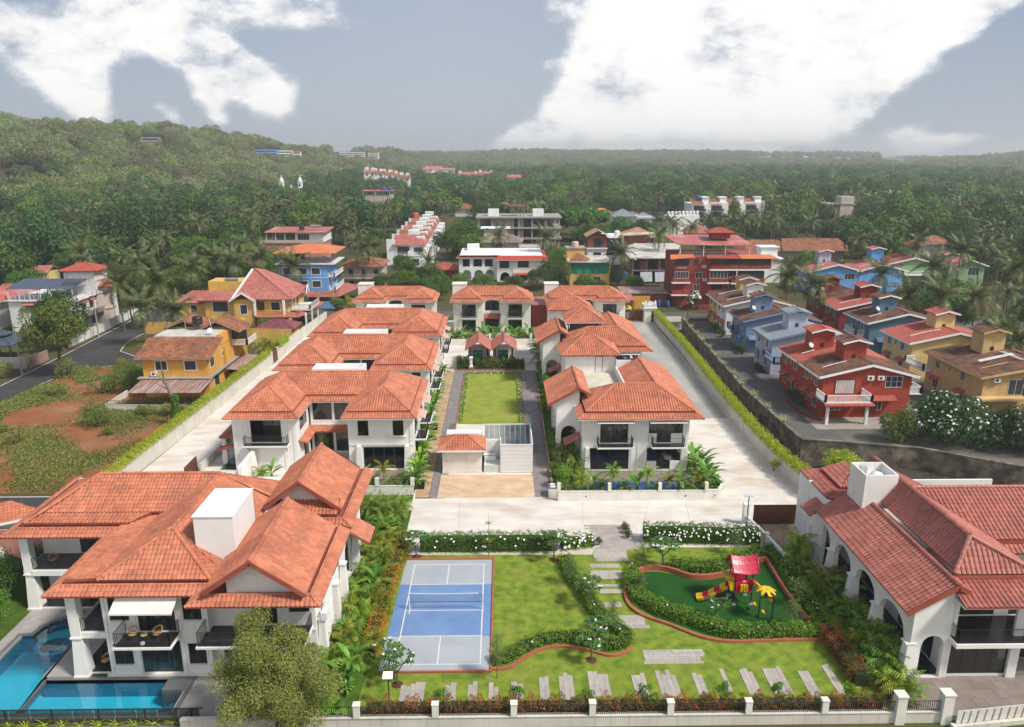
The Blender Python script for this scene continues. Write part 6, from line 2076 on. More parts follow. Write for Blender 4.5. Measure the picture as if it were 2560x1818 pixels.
BX(-.27,.27,-.075,-.062,-.19,.19).xf(Matrix.Translation((0,-.05,2.5))@Matrix.Rotation(R(-50),4,'X')).mk('lit_face',pmat('lit_led',(1,1,1),emit=(1,.98,.95,9)),r)
bl=thing('bollard_light','tmp','bollard')
MB().tube([(0,0,0),(0,0,.75)],.045,8).mk('post',M_IRON,bl)
MB().lathe(0,0,[(.05,.75),(.07,.78),(.07,.88),(.02,.92)],8).mk('head',pmat('lamp_lens',(.55,.62,.72),rough=.3),bl)
BP=[('C',170,412),('C',358,640),('C',597,742),('C',850,762),('C',1098,760),('B',1290,1050),('B',1612,1010),('B',1708,795),('B',1878,960)]
for i,(k,x,y)in enumerate(BP):
 o=bl if i==0 else copy_tree(bl)
 p=cat_(k,x,y)
 o.location=(p.x,p.y,.02)
 tag(o,'black bollard light with pale head in the garden hedges','bollard','garden bollard lights')
r=thing('meter_cabinet','low cream cabinet with dark twin-door top at the corner of the garden wall','cabinet',(5.35,72.6,0))
BX(-.45,.45,-.6,.6,0,1.).mk('body',M_WALLC,r)
BX(-.45,.45,-.6,.6,1.001,1.12).mk('lid',pmat('slate_lid',(.1,.13,.16),rough=.4),r)
BX(-.25,.25,-.5,-.1,1.12,1.14).box(-.25,.25,.1,.5,1.12,1.14).mk('door_panel',M_WH,r)
PL=[(-8.55,74.5,'black square planter at the front of the tan paved strip'),(-8.55,92.2,'black square planter beside the tan strip between the first two row villas')]
for i,(x,y,lb)in enumerate(PL):
 tag(MB().taper(x,y,.6,.6,.75,.75,.03,.75).mk('planter',M_IRON),lb,'planter','black planters on the tan strip')
 # === houses round the compound
def cwall(name,c,streak=.25,c3=None):
 return pmat(name,c,tuple(v*.86 for v in c),scale=.5,rough=.8,bump=.15,bscale=20,streak=streak,c3=c3,s3=.3,amt3=.3)
W_RED=cwall('brick_red_paint',(.36,.055,.03),.2)
W_RED2=cwall('maroon_paint',(.24,.035,.025),.2)
W_BLUE=cwall('slate_blue_paint',(.17,.25,.4),.25)
W_BLUE2=cwall('teal_blue_paint',(.11,.19,.28),.25)
W_SKY=cwall('sky_blue_paint',(.14,.36,.72),.15)
W_LILAC=cwall('pale_lilac_paint',(.43,.47,.6),.3)
W_YEL=cwall('ochre_paint',(.66,.34,.06),.3)
W_YEL2=cwall('warm_yellow_paint',(.7,.43,.12),.2)
W_PYEL=cwall('pale_ochre_paint',(.62,.43,.19),.35)
W_CORN=cwall('corn_yellow_paint',(.72,.56,.24),.2)
W_GREEN=cwall('sage_green_paint',(.25,.4,.22),.3)
W_WH=cwall('weathered_white_paint',(.7,.69,.67),.22)
W_WH2=cwall('bright_white_paint',(.8,.8,.8),.08)
W_GRC=cwall('raw_concrete',(.33,.31,.28),.5)
W_PEACH=cwall('peach_grey_paint',(.5,.42,.37),.4)
W_PINK=cwall('dusty_pink_paint',(.5,.22,.18),.2)
M_SLAB=pmat('old_roof_slab',(.58,.56,.5),(.44,.42,.37),scale=.5,rough=.85,c3=(.18,.16,.13),s3=.35,amt3=.7)
M_RUST=pmat('rusty_sheet',(.36,.24,.21),(.26,.13,.09),scale=1.6,rough=.7,stretch=(3,.4,1),c3=(.42,.38,.36),s3=.6,amt3=.8)
M_SHEETR=pmat('red_metal_sheet',(.45,.13,.11),(.38,.1,.08),scale=.5,rough=.45,c3=(.55,.35,.32),s3=.25,amt3=.6)
M_SHEETO=pmat('orange_metal_sheet',(.6,.19,.07),(.5,.15,.06),scale=.5,rough=.5)
M_BRICK=pmat('red_brick_wall',(.28,.09,.055),(.19,.065,.045),scale=3,rough=.9,bump=.5,bscale=12)
M_FRW=pmat('white_window_frame',(.72,.72,.7),rough=.5)
M_FRD=pmat('brown_window_frame',(.1,.045,.025),rough=.6)
M_TANKB=pmat('blue_tank_plastic',(.02,.1,.4),rough=.35)
M_BLACKT=pmat('black_tank_plastic',(.022,.022,.025),rough=.4)
M_PANEL=pmat('solar_glass',(.06,.075,.11),(.05,.06,.09),scale=1,rough=.12,spec=.8,isl=.1)
def fwin(par,p,q,s0,s1,za,zb,cols=2,fmat=None,sur=None,pane=None,fr=.06,rows=1,hood=None,name='window',d=.05):
 o,u,n,_=frame_of(p,q)
 mb=MB()
 def B(m,a,b,c,e,d0,d1):
  f=lambda s_,z,dd:((o+u*s_+n*dd).x,(o+u*s_+n*dd).y,z)
  m.hexa([f(a,c,d1),f(b,c,d1),f(b,c,d0),f(a,c,d0)],[f(a,e,d1),f(b,e,d1),f(b,e,d0),f(a,e,d0)])
 B(mb,s0,s0+fr,za,zb,-.02,d)
 B(mb,s1-fr,s1,za,zb,-.02,d)
 B(mb,s0+fr,s1-fr,za,za+fr,-.02,d)
 B(mb,s0+fr,s1-fr,zb-fr,zb,-.02,d)
 for k in range(1,cols):
  x=s0+(s1-s0)*k/cols
  B(mb,x-fr*.4,x+fr*.4,za+fr,zb-fr,-.02,d-.01)
 for k in range(1,rows):
  z=za+(zb-za)*k/rows
  B(mb,s0+fr,s1-fr,z-fr*.3,z+fr*.3,-.02,d-.015)
 w=mb.mk(name,fmat or M_FRW,par)
 g=MB()
 B(g,s0+fr*.5,s1-fr*.5,za+fr*.5,zb-fr*.5,-.01,.012)
 g.mk('pane',pane or M_GLD,w)
 if sur:
  g=MB()
  for a,b,c,e in((s0-sur[1],s0-.001,za-sur[1],zb+sur[1]),(s1+.001,s1+sur[1],za-sur[1],zb+sur[1]),(s0,s1,zb+.001,zb+sur[1]),(s0,s1,za-sur[1],za-.001)):B(g,a,b,c,e,-.01,.035)
  g.mk('surround',sur[0],w)
 if hood:
  g=MB()
  f=lambda s_,z,dd:((o+u*s_+n*dd).x,(o+u*s_+n*dd).y,z)
  z1=zb+.55
  g.hexa([f(s0-.25,zb+.1,.75),f(s1+.25,zb+.1,.75),f(s1+.25,z1,0),f(s0-.25,z1,0)],[f(s0-.25,zb+.18,.75),f(s1+.25,zb+.18,.75),f(s1+.25,z1+.08,0),f(s0-.25,z1+.08,0)])
  g.mk('hood',hood,w)
 return w
def ac(par,p,q,s,z):
 o,u,n,_=frame_of(p,q)
 f=lambda a,dd,zz:((o+u*a+n*dd).x,(o+u*a+n*dd).y,zz)
 m=MB().hexa([f(s,.38,z),f(s+.85,.38,z),f(s+.85,.03,z),f(s,.03,z)],[f(s,.38,z+.6),f(s+.85,.38,z+.6),f(s+.85,.03,z+.6),f(s,.03,z+.6)])
 a=m.mk('ac_unit',M_FRW,par)
 c=o+u*(s+.35)+n*.385
 k=MB()
 k.v=[(c.x+u.x*.2*math.cos(t),c.y+u.y*.2*math.cos(t),z+.3+.2*math.sin(t))for t in np.linspace(0,2*PI,11)[:-1]]
 k.f=[tuple(range(10))]
 k.m=[0]
 k.mk('fan_grille',M_IRON,a)
def dish(par,x,y,z):
 m=MB().lathe(0,0,[(.02,0),(.2,.02),(.35,.08),(.42,.15),(.4,.15),(.2,.04)],12)
 m.xf(Matrix.Translation((x,y,z))@Matrix.Rotation(R(50),4,'X')@Matrix.Rotation(R(20),4,'Y'))
 m.tube([(x,y,z-.5),(x,y,z)],.03,5)
 m.mk('satellite_dish',pmat('dish_white',(.6,.6,.58),rough=.5),par,smooth=True)
def tank(label,x,y,z,r=.55,h=1.1,mat=None,group=None):
 o=MB().lathe(0,0,[(r*.96,0),(r,h*.1),(r,h*.45),(r*.97,h*.47),(r,h*.5),(r,h*.85),(r*.7,h*.95),(r*.3,h),(.05,h)],14).mk('water_tank',mat or M_BLACKT,loc=(x,y,z),smooth=True)
 return tag(o,label,'water tank',group)
def balustrade(par,pts,z,h=.9,mat=None,step=.24,closed=False):
 mb=MB()
 for a,b in zip(pts[:-1],pts[1:]):
  a,b=Vector((*a,z)),Vector((*b,z))
  L_=(b-a).length
  k=max(2,int(L_/step))
  mb.bar(a+Vector((0,0,h)),b+Vector((0,0,h)),.16,.1)
  mb.bar(a+Vector((0,0,.05)),b+Vector((0,0,.05)),.14,.1)
  for i in range(1,k):
   p=a+(b-a)*i/k
   mb.box(p.x-.04,p.x+.04,p.y-.04,p.y+.04,z+.1,z+h-.05)
  for p in(a,b):mb.box(p.x-.12,p.x+.12,p.y-.12,p.y+.12,z,z+h+.08)
 return mb.mk('balustrade',mat or M_FRW,par)
def tilesheet(rf,poly):
 rf.slope(poly)
def gable_y(rf,x0,x1,y0,y1,z,zr,xr=None):
 xr=(x0+x1)/2 if xr is None else xr
 rf.slope([(x0,y1,z),(x0,y0,z),(xr,y0,zr),(xr,y1,zr)])
 rf.slope([(x1,y0,z),(x1,y1,z),(xr,y1,zr),(xr,y0,zr)])
 rf.cap((xr,y0,zr),(xr,y1,zr),.12,.4)
def colony_unit(label,x0,x1,y0,y1,wm,tm,trim,roofm,tx=None,ty=None,front=True,hood=None,towroof=None,dsh=False,top=9.6,group='semi-detached colony houses',tl=(.36,.42)):
 r=thing('house',label,'house',(0,0,0),0,group)
 W=x1-x0
 eh=5.95
 zr=7.25
 xr=x0+W*.52
 mb=MB()
 if front:wall(mb,(x0,y0),(x1,y0),0,eh,[],.2,ztop=lambda s:eh+(zr-eh-.1)*(1-abs(s-(xr-x0))/(W*.52)))
 else:wall(mb,(x0,y0),(x1,y0),0,eh,[],.2)
 wall(mb,(x1,y0+.2),(x1,y1),0,eh)
 wall(mb,(x1-.2,y1),(x0+.2,y1),0,eh)
 wall(mb,(x0,y1),(x0,y0+.2),0,eh)
 mb.mk('wall',wm,r)
 rf=Roof(tw=tl[0],tl=tl[1],pscale=.8)
 gable_y(rf,x0-.75,x1+.7,y0-.55,y1+.05,eh-.1,zr+.25,xr)
 rf.mk(r,roofm,W_GRC)
 bb=MB()
 bb.bar((x0-.8,y0-.6,eh-.22),(xr,y0-.6,zr+.15),.1,.3)
 bb.bar((xr,y0-.6,zr+.15),(x1+.75,y0-.6,eh-.22),.1,.3)
 bb.bar((x0-.82,y0-.55,eh-.25),(x0-.82,y1,eh-.25),.1,.24)
 bb.mk('bargeboard',trim,r)
 tx=x0+W*.42 if tx is None else tx
 ty=(y0+y1)/2+1. if ty is None else ty
 tb=BX(tx-1.55,tx+1.55,ty-1.4,ty+1.4,6.2,top)
 tb.box(tx-.1,tx-.04,ty-1.43,ty-1.401,6.8,top-.1)
 t_=tb.mk('stair_tower',tm,r)
 tr_=Roof(tw=.36,tl=.42,pscale=.7)
 gable_y(tr_,tx-2.,tx+2.,ty-1.9,ty+1.8,top,top+.5)
 tr_.mk(t_,towroof or roofm,W_GRC)
 b2=MB()
 b2.bar((tx-2.05,ty-1.95,top-.1),(tx,ty-1.95,top+.42),.08,.22)
 b2.bar((tx,ty-1.95,top+.42),(tx+2.05,ty-1.95,top-.1),.08,.22)
 b2.mk('tower_bargeboard',trim,t_)
 BX(tx-.45,tx+.1,ty-1.43,ty-1.402,7.3,7.9).mk('vent_opening',M_IRON,t_)
 if dsh:dish(r,tx-1.9,ty-1.6,7.6)
 pm=MB()
 zz=lambda x:eh+.25+(zr-eh)*(x-x0+.75)/(xr-x0+.75)
 for k,yy in enumerate((y0+1.6,)):
  pts=[(x0+.4,yy,zz(x0+.4)+.2),(x0+W*.2,yy+.5,zz(x0+W*.2)+.2),(tx-1.6,yy+.7,zz(tx-1.6)+.2)]
  pm.tube(pts,.045,5)
 pm.mk('pipe',trim,r)
 P,Q=(x0,y1),(x0,y0)
 L_=y1-y0
 hm=hood or M_RDT
 for s in(L_*.16,L_*.62):
  fwin(r,P,Q,s,s+1.2,3.9,5.2,2)
  fwin(r,P,Q,s,s+1.3,.9,2.1,2,hood=hm)
 fwin(r,P,Q,L_*.42,L_*.42+.6,4.3,5.1,1)
 return r
r=colony_unit('brick red colony house with dark old tiles, white balcony on two columns in front',43.1,55.,96.2,103.4,W_RED,W_RED,M_WH,M_OLT,48.6,101.)
P,Q=(43.1,96.2),(55.,96.2)
w_=fwin(r,P,Q,1.6,4.4,3.35,5.35,2,M_FRD)
curt=MB()
for k in range(14):curt.box(44.85+k*.18,44.98+k*.18,96.14,96.17,3.4,5.25)
curt.mk('curtain',M_CURTAIN,w_)
fwin(r,P,Q,8.4,10.7,4.2,5.8,3,rows=2)
ac(r,P,Q,5.8,5.3)
ac(r,P,Q,7.2,5.3)
fwin(r,P,Q,1.2,2.7,1.,2.3,2)
fwin(r,P,Q,7.2,8.3,1.,2.3,2)
BX(49.,50.6,96.1,96.19,0,2.4).mk('door',W_RED2,r)
BX(43.1,48.6,95.9,96.19,3.02,3.1).mk('ledge',M_WH,r)
b=BX(42.3,48.6,93.2,96.19,2.95,3.12)
bo=b.mk('balcony',M_WH,r)
balustrade(bo,[(42.4,96.1),(42.4,93.3),(48.5,93.3),(48.5,96.1)],3.12)
BX(42.45,48.45,93.35,96.1,3.121,3.14).mk('balcony_floor',M_PKT,bo)
for x in(42.9,48.1):BX(x-.17,x+.17,93.3,93.62,0,2.95).mk('column',M_WH,r)
sk=Roof(tw=.36,tl=.42,pscale=.7)
sk.slope([(42.2,92.7,2.75),(48.8,92.7,2.75),(48.8,93.15,2.95),(42.2,93.15,2.95)])
sk.slope([(48.8,95.2,2.6),(53,95.2,2.6),(53,96.15,3.1),(48.8,96.15,3.1)])
sk.mk(r,M_RDT,W_RED2,name='tile_hood')
rb_=BX(55.,57.,96.8,99.6,2.95,3.1).mk('side_balcony',M_WH,r)
balustrade(rb_,[(55.1,96.9),(56.9,96.9),(56.9,99.5),(55.1,99.5)],3.1)
anchor(r,(49,100,0))
sheet('court_stones',[(41.,91.6),(52.5,91.6),(52.5,96.2),(41.,96.2)],.012,pmat('colony_court_stone',(.26,.22,.19),(.33,.3,.26),scale=.9,rough=.8))
kerb('bed_kerb',[(41.2,103),(41.2,97.2),(42.8,94.6)],.2,.35,mat=W_RED2)
r=colony_unit('brick red colony house with painted red tile roof, second from the near end',43.1,55.,103.5,111.6,W_RED,W_RED,M_WH,M_RDT,46.9,107.5,front=False,dsh=True)
anchor(r,(49,107,0))
r=colony_unit('pale lilac colony house with grey tiled roof beside the red ones',43.4,55.5,116.6,124.6,W_LILAC,W_LILAC,W_BLUE,M_GREYTILE,48.2,120.6,towroof=M_GREYTILE,hood=M_GREYTILE)
ac(r,(43.4,116.6),(55.5,116.6),6.,4.7)
b=BX(42.2,43.39,112.2,117.2,2.9,3.1).mk('balcony',W_BLUE,r)
balustrade(b,[(43.3,112.3),(42.3,112.3),(42.3,117.1),(43.3,117.1)],3.1,mat=W_BLUE,step=.5)
anchor(r,(49,120,0))
r=colony_unit('slate blue colony house with old dark tiles and a dish by its tower',43.6,56.,130.4,138.6,W_BLUE,W_BLUE,W_BLUE,M_OLT,47.4,134.8,hood=W_BLUE,dsh=True)
fwin(r,(43.6,130.4),(56,130.4),5.6,8.,4.6,5.6,2)
sk=Roof(tw=.36,tl=.42,pscale=.7)
sk.slope([(44.,129.4,2.6),(52,129.4,2.6),(52,130.35,3.2),(44.,130.35,3.2)])
sk.mk(r,W_BLUE,W_BLUE,name='tile_hood')
b=BX(42.4,43.59,134.5,138,2.9,3.1).mk('balcony',W_BLUE,r)
balustrade(b,[(43.5,134.6),(42.5,134.6),(42.5,137.9),(43.5,137.9)],3.1,mat=W_BLUE2,step=.5)
anchor(r,(49,134,0))
r=colony_unit('white colony house with old dark tiles behind the slate blue one',44.,56.5,144.2,150.6,W_WH,W_WH2,M_WH,M_OLT,50.,147.6)
fwin(r,(44,144.2),(56.5,144.2),1.,2.4,3.8,5.2,2)
anchor(r,(50,147,0))
r=colony_unit('ochre colony house at the top of the lane, ochre stair tower',44.2,56.5,150.7,157.2,W_YEL2,W_YEL2,M_WH,M_OLT,50.6,154.2,front=False)
anchor(r,(50,154,0))
r=colony_unit('pale ochre house with dark old tiles and white roof pipes, nearest of the second row',64.4,80.,95.6,109.2,W_PYEL,W_PYEL,W_PYEL,M_OLT,70.3,105.,top=10.)
P,Q=(64.4,95.6),(80,95.6)
fwin(r,P,Q,3.4,6.4,3.2,5.4,3,M_FRW)
fwin(r,P,Q,9.,11.,3.6,5.2,2,M_FRW)
fwin(r,P,Q,9,11,.8,2.3,2)
ac(r,P,Q,1.2,5.1)
pm=MB()
for k in range(3):
 pm.tube([(70.5+k*.28,98.,7.5),(70.5+k*.28,102.5,7.5)],.05,5)
 pm.tube([(66,99.5+k*.3,6.85-.02),(71.3,100.5+k*.3,7.6)],.05,5)
pm.mk('pipe',M_WH,r)
BX(63.6,70,94.2,95.59,2.8,3.1).mk('ledge',W_PYEL,r)
tb=BX(79.,82.3,98.6,101.6,5.9,9.4)
tb.box(78.6,82.7,98.2,102,9.4,9.55)
tb.mk('second_stair_tower',W_PYEL,r)
anchor(r,(72,102,0))
r=colony_unit('corn yellow house with bright red tile roof in the second row',64.6,78.,114.2,123.2,W_CORN,W_CORN,M_WH,M_RDT,71.6,119.5)
ac(r,(64.6,114.2),(78,114.2),8.,4.7)
b=BX(63.2,64.59,108.,113.4,2.9,3.1).mk('balcony',M_WH,r)
balustrade(b,[(64.5,108.1),(63.3,108.1),(63.3,113.3),(64.5,113.3)],3.1)
anchor(r,(71,118,0))
r=colony_unit('teal blue house with old brown tiles in the second row, dish on its tower',64.8,77.,128.6,137.8,W_BLUE2,W_BLUE2,M_WH,M_OLT,69.3,133.6,dsh=True,hood=W_BLUE2)
sk=Roof(tw=.36,tl=.42,pscale=.7)
sk.slope([(66,127.5,2.6),(76,127.5,2.6),(76,128.55,3.2),(66,128.55,3.2)])
sk.mk(r,W_BLUE2,W_BLUE2,name='tile_hood')
b=BX(63.2,64.79,130.5,135.4,2.9,3.1).mk('balcony',M_WH,r)
balustrade(b,[(64.7,130.6),(63.3,130.6),(63.3,135.3),(64.7,135.3)],3.1)
anchor(r,(71,133,0))
r=colony_unit('maroon house with red tile roof and white eaves behind the teal one',64.8,77.5,140.8,148.6,W_RED2,W_RED2,M_WH,M_RDT,71.2,145.)
fwin(r,(64.8,140.8),(77.5,140.8),1.5,3.,3.6,5.2,2)
anchor(r,(71,145,0))
r=colony_unit('maroon house with dark tiles and a dish, farthest of the second row',64.8,77.5,148.7,157.,W_RED2,W_RED2,W_RED2,M_OLT,67.8,154.,front=False,dsh=True)
anchor(r,(71,153,0))
r=colony_unit('pair of sky blue roof tower houses with orange tiles, left half',78.5,90.,188.,198.,W_SKY,W_LILAC,M_WH,M_PKT,83.5,195.,top=10.,group='blue colony houses by the palms')
fwin(r,(78.5,188),(90,188),8.,10.6,3.6,5.2,3)
anchor(r,(84,193,0))
r=colony_unit('deep blue house with small blue tower behind the palms, right half of the pair',90.2,101.5,188.,198.,W_SKY,W_SKY,M_WH,M_PKT,97.,195.,top=10.6,group='blue colony houses by the palms')
anchor(r,(96,193,0))
r=colony_unit('sage green house with white eaves half hidden by coconut palms, left part',104.,116.,200.,209.,W_GREEN,W_GREEN,M_WH,M_RDT,112.,205.,top=10.4,group='green houses by the river')
b=BX(104,116,198.2,199.99,2.9,3.1).mk('balcony',M_WH,r)
balustrade(b,[(104.1,199.9),(104.1,198.3),(115.9,198.3),(115.9,199.9)],3.1)
anchor(r,(110,204,0))
r=colony_unit('sage green house with gable round window at the far right of the colony',118.5,127.,196.,206.,W_GREEN,W_GREEN,M_WH,M_PKT,121.,203.,top=8.2,group='green houses by the river')
fwin(r,(118.5,196),(127,196),4.2,7.2,3.3,5.4,3)
anchor(r,(123,200,0))
# === left side: ochre house with rusty awning
r=thing('house','ochre house with brown tiled roof, water stained slab and rusty sheet awning','house')
mb=MB()
wall(mb,(-51.9,106.2),(-42.6,106.2),0,6.)
wall(mb,(-42.6,106.4),(-42.6,124.),0,6.4)
wall(mb,(-42.6,124),(-51.9,124),0,6.4)
wall(mb,(-51.9,124),(-51.9,106.4),0,6.4)
mb.box(-45.4,-42.5,112,124,6.4,8.)
mb.box(-42.599,-42.2,112.8,113.2,3,6)
mb.mk('wall',W_YEL,r)
BX(-52.5,-42.,105.3,106.199,3.05,3.2).box(-42.599,-41.9,106.2,118,3.05,3.2).mk('ledge',W_GRC,r)
rf=Roof(tw=.28,tl=.32,pscale=.8)
rf.slope([(-52.8,105.5,6.),(-41.7,105.5,6.),(-41.7,111.2,7.9),(-52.8,111.2,7.9)])
rf.slope([(-52.5,115.5,8.2),(-49.3,115.5,9.4),(-49.3,121,9.4),(-52.5,121,8.2)][::-1])
rf.slope([(-52.4,121,8.),(-52.4,115.6,8.),(-49.4,115.6,9.5),(-49.4,121,9.5)])
rf.slope([(-46.6,115.6,8.3),(-46.6,121,8.3),(-49.4,121,9.5),(-49.4,115.6,9.5)])
rf.slope([(-46.4,121,8.3),(-46.4,115.2,8.3),(-44.2,115.2,9.3),(-44.2,121,9.3)])
rf.slope([(-40.6,115.2,7.7),(-40.6,121,7.7),(-44.2,121,9.3),(-44.2,115.2,9.3)])
rf.mk(r,M_BRT,W_GRC)
BX(-52.,-43.,111.1,116.5,7.2,8.05).mk('roof_slab',M_SLAB,r)
BX(-52.2,-43.2,116.5,121,6.4,8.2).mk('upper_wall',W_YEL,r)
P,Q=(-51.9,106.2),(-42.6,106.2)
s_=(M_WH,.12)
for s in(1.9,6.1):fwin(r,P,Q,s,s+1.6,4.2,5.5,2,M_FRD,sur=s_)
ac(r,P,Q,1.2,3.35)
P,Q=(-42.6,106.2),(-42.6,124)
fwin(r,P,Q,1.2,2.7,4.2,5.5,2,M_FRD,sur=s_)
fwin(r,P,Q,2.2,4.,.9,2.5,2,M_FRD,sur=s_)
fwin(r,P,Q,6.2,7.,4.6,5.3,1,M_FRD,sur=s_)
fwin(r,P,Q,9.,10.,1.,2.2,1,M_FRD,sur=s_)
sh=MB()
for i in range(34):
 x=-52.+i*.3
 z0,z1=2.35,2.95
 sh.hexa([(x,100.9,z0+.0),(x+.28,100.9,z0+.05*(i%2)),(x+.28,106.1,z1+.05*(i%2)),(x,106.1,z1)],[(x,100.9,z0+.03+.05*(i%2)),(x+.28,100.9,z0+.07),(x+.28,106.1,z1+.07),(x,106.1,z1+.03+.05*(i%2))])
sh.mk('corrugated_awning',M_RUST,r)
MB().hexa([(-42.1,112,2.6),(-38.9,112,2.3),(-38.9,121,2.3),(-42.1,121,2.6)],[(-42.1,112,2.7),(-38.9,112,2.4),(-38.9,121,2.4),(-42.1,121,2.7)]).mk('side_awning',M_RUST,r)
bw=BX(-42.6,-40.2,117,121.2,5.,5.2)
bw.box(-42.6,-40.2,117,117.1,5.2,6.)
bwo=bw.mk('corner_balcony',W_YEL,r)
balustrade(bwo,[(-42.5,116.98),(-40.2,116.98),(-40.2,121.2)],5.2,.8,step=.2)
BX(-40.35,-40.1,116.9,117.1,6.1,7.7).box(-42.55,-40.3,117.2,117.25,6.1,7.6).mk('balcony_glazing',M_DARK,bwo)
dish(r,-43.8,111.8,8.7)
MB().tube([(-43.6,112.2,8),(-43.9,112.2,10.6)],.04,5).tube([(-47.5,112,8),(-47.5,112,10)],.03,5).mk('mast',M_FRW,r)
anchor(r,(-47,114,0))
tank('black water tank on the stained slab of the ochre house',-46.9,115.2,9.,.75,1.3)
r=path_wall('yard_wall','low stained yard wall with railing in front of the ochre house','wall',[(-55.,107.),(-55.,100.6),(-41.7,99.8)],0,.85,.18,M_BEIGE,.05)
railing(r,[(.3,-6.5),(12.5,-7.15)],.6,.14,z=.88)
path_wall('yard_wall','ochre compound wall with white pilasters left of the ochre house','wall',[(-70.2,146.8),(-63.5,146.2),(-52.5,146)],0,2.3,.2,W_YEL2,.06)
path_wall('yard_wall','ochre compound wall with white pilasters under the maroon garage roof','wall',[(-52.,140.),(-47,139.3),(-39.2,138.6)],0,2.6,.2,W_YEL2,.06)
r=thing('garage','small ochre garage with maroon hip roof by the drive wall','garage',(-42.6,142.2,0))
BX(-3.2,3.2,-2.4,2.4,0,2.5).mk('wall',W_YEL2,r)
rf=Roof(tw=.34,tl=.4,pscale=.7)
rf.hip(-3.8,3.8,-2.9,2.9,2.5,.45)
rf.mk(r,pmat('maroon_tile',(.22,.07,.08),(.17,.05,.06),scale=1,rough=.5,isl=.15),W_RED2)
r=thing('villa','yellow villa with tall faded red pyramid roof, white gable trim and balustraded terrace','villa')
mb=MB()
wall(mb,(-59.5,150.6),(-43.,150.6),0,6.1)
wall(mb,(-43.,150.8),(-43.,164),0,6.1)
wall(mb,(-43,164),(-59.5,164),0,6.1)
wall(mb,(-59.5,164),(-59.5,150.8),0,6.1)
mb.box(-53.3,-49.4,149.4,150.6,0,6.3)
mb.box(-65.5,-59.6,152.5,162,0,5.2)
mb.box(-62,-53,160,165,6,8.2)
mb.mk('wall',W_YEL2,r)
rf=Roof(tw=.34,tl=.4,pscale=.7)
pk=(-50.9,156.2,11.3)
X0,X1,Y0,Y1,zz_=-53.6,-41.6,149.7,163.6,6.2
rf.slope([(X0,Y0,zz_),(X1,Y0,zz_),pk])
rf.slope([(X1,Y0,zz_),(X1,Y1,zz_),(pk[0]+1.5,pk[1]+3,10.8),pk])
rf.slope([(X1,Y1,zz_),(X0,Y1,zz_),(pk[0]+1.5,pk[1]+3,10.8)])
rf.slope([(X0,Y1,zz_),(X0,Y0,zz_),pk])
rf.cap((X1,Y0,zz_),pk,.12)
rf.slope([(-60.8,149.8,6.),(-53.6,149.8,6.),(-53.6,153.2,7.4),(-60.,153.2,7.4)])
rf.slope([(-66.5,152,5.1),(-60,152,5.1),(-60.6,156.5,6.9),(-64,156.5,6.9)])
rf.slope([(-53.9,152.5,6.1),(-53.9,148.8,6.1),(-51.35,148.8,7.7),(-51.35,152.5,7.7)])
rf.slope([(-48.8,148.8,6.1),(-48.8,152.5,6.1),(-51.35,152.5,7.7),(-51.35,148.8,7.7)])
rf.slope([(-43.,156.4,6.3),(-40.6,156.4,6.3),(-40.6,158.6,7.6),(-43.,158.6,7.6)])
rf.slope([(-48.9,148.2,2.9),(-40.2,148.2,2.9),(-41.6,150.4,3.5),(-48.9,150.4,3.5)])
rf.slope([(-40.2,148.2,2.9),(-38.2,163.5,2.9),(-40.5,163.5,3.5),(-41.6,150.4,3.5)])
rf.mk(r,M_PKT,W_RED2)
tm_=MB()
tm_.bar((-54.,148.7,6.),(-51.35,148.7,7.7),.12,.35).bar((-51.35,148.7,7.7),(-48.7,148.7,6.),.12,.35)
tm_.bar((X0-.05,Y0,zz_+.05),(pk[0]-.15,pk[1],pk[2]+.05),.35,.4)
tm_.bar((-40.45,156.3,6.2),(-40.45,157.5,7.9),.12,.3).bar((-40.45,157.5,7.9),(-40.45,158.7,6.2),.12,.3)
tm_.each('white_trim',M_WH,r)
P,Q=(-59.5,150.6),(-43.,150.6)
fwin(r,P,Q,1.6,4.6,3.6,5.6,4,M_FRD,sur=s_)
fwin(r,(-53.3,149.4),(-49.4,149.4),1.3,2.6,3.4,5.2,1,M_FRD,sur=(M_WH,.15),rows=2)
fwin(r,P,Q,10.5,11.9,3.3,5.6,1,M_FRD)
fwin(r,P,Q,13.3,15.,3.9,5.5,2,M_FRD,sur=s_)
fwin(r,P,Q,12.,13.8,.3,2.3,2,M_FRD)
fwin(r,(-65.5,152.5),(-59.6,152.5),2.4,3.6,3.2,4.6,1,M_FRD,sur=s_)
P,Q=(-43,150.6),(-43,164)
for s in(1.5,4.4,7.2):fwin(r,P,Q,s,s+1.2,3.8,5.6,1,M_FRD,sur=s_)
v=BX(-49.4,-43.,149.2,150.55,2.95,3.1).mk('veranda',W_YEL2,r)
balustrade(v,[(-49.3,149.3),(-43.2,149.3)],3.1,.9,W_YEL,.2)
for x in(-49.1,-43.3):BX(x-.2,x+.2,149.1,149.5,3.1,6.1).mk('column',M_WH,r)
t=BX(-42.99,-38.9,152.6,160.5,3.4,3.6).mk('terrace',M_WH,r)
balustrade(t,[(-42.9,152.7),(-39.,152.7),(-39.,160.4)],3.6,.95,W_PEACH,.25)
for y in(150,155,160):BX(-39.4,-39.1,y-.15,y+.15,0,3.4).mk('post',M_WH,r)
MB().tube([(-58.5,160.5,8.6),(-55.8,160.5,8.6)],.35,8).mk('solar_heater',pmat('heater_steel',(.4,.38,.35),rough=.3,metal=.7),r)
anchor(r,(-51,157,0))
cr=thing('parked_car','dark car parked under the side porch of the yellow villa','car',(-41.2,157,0),R(88))
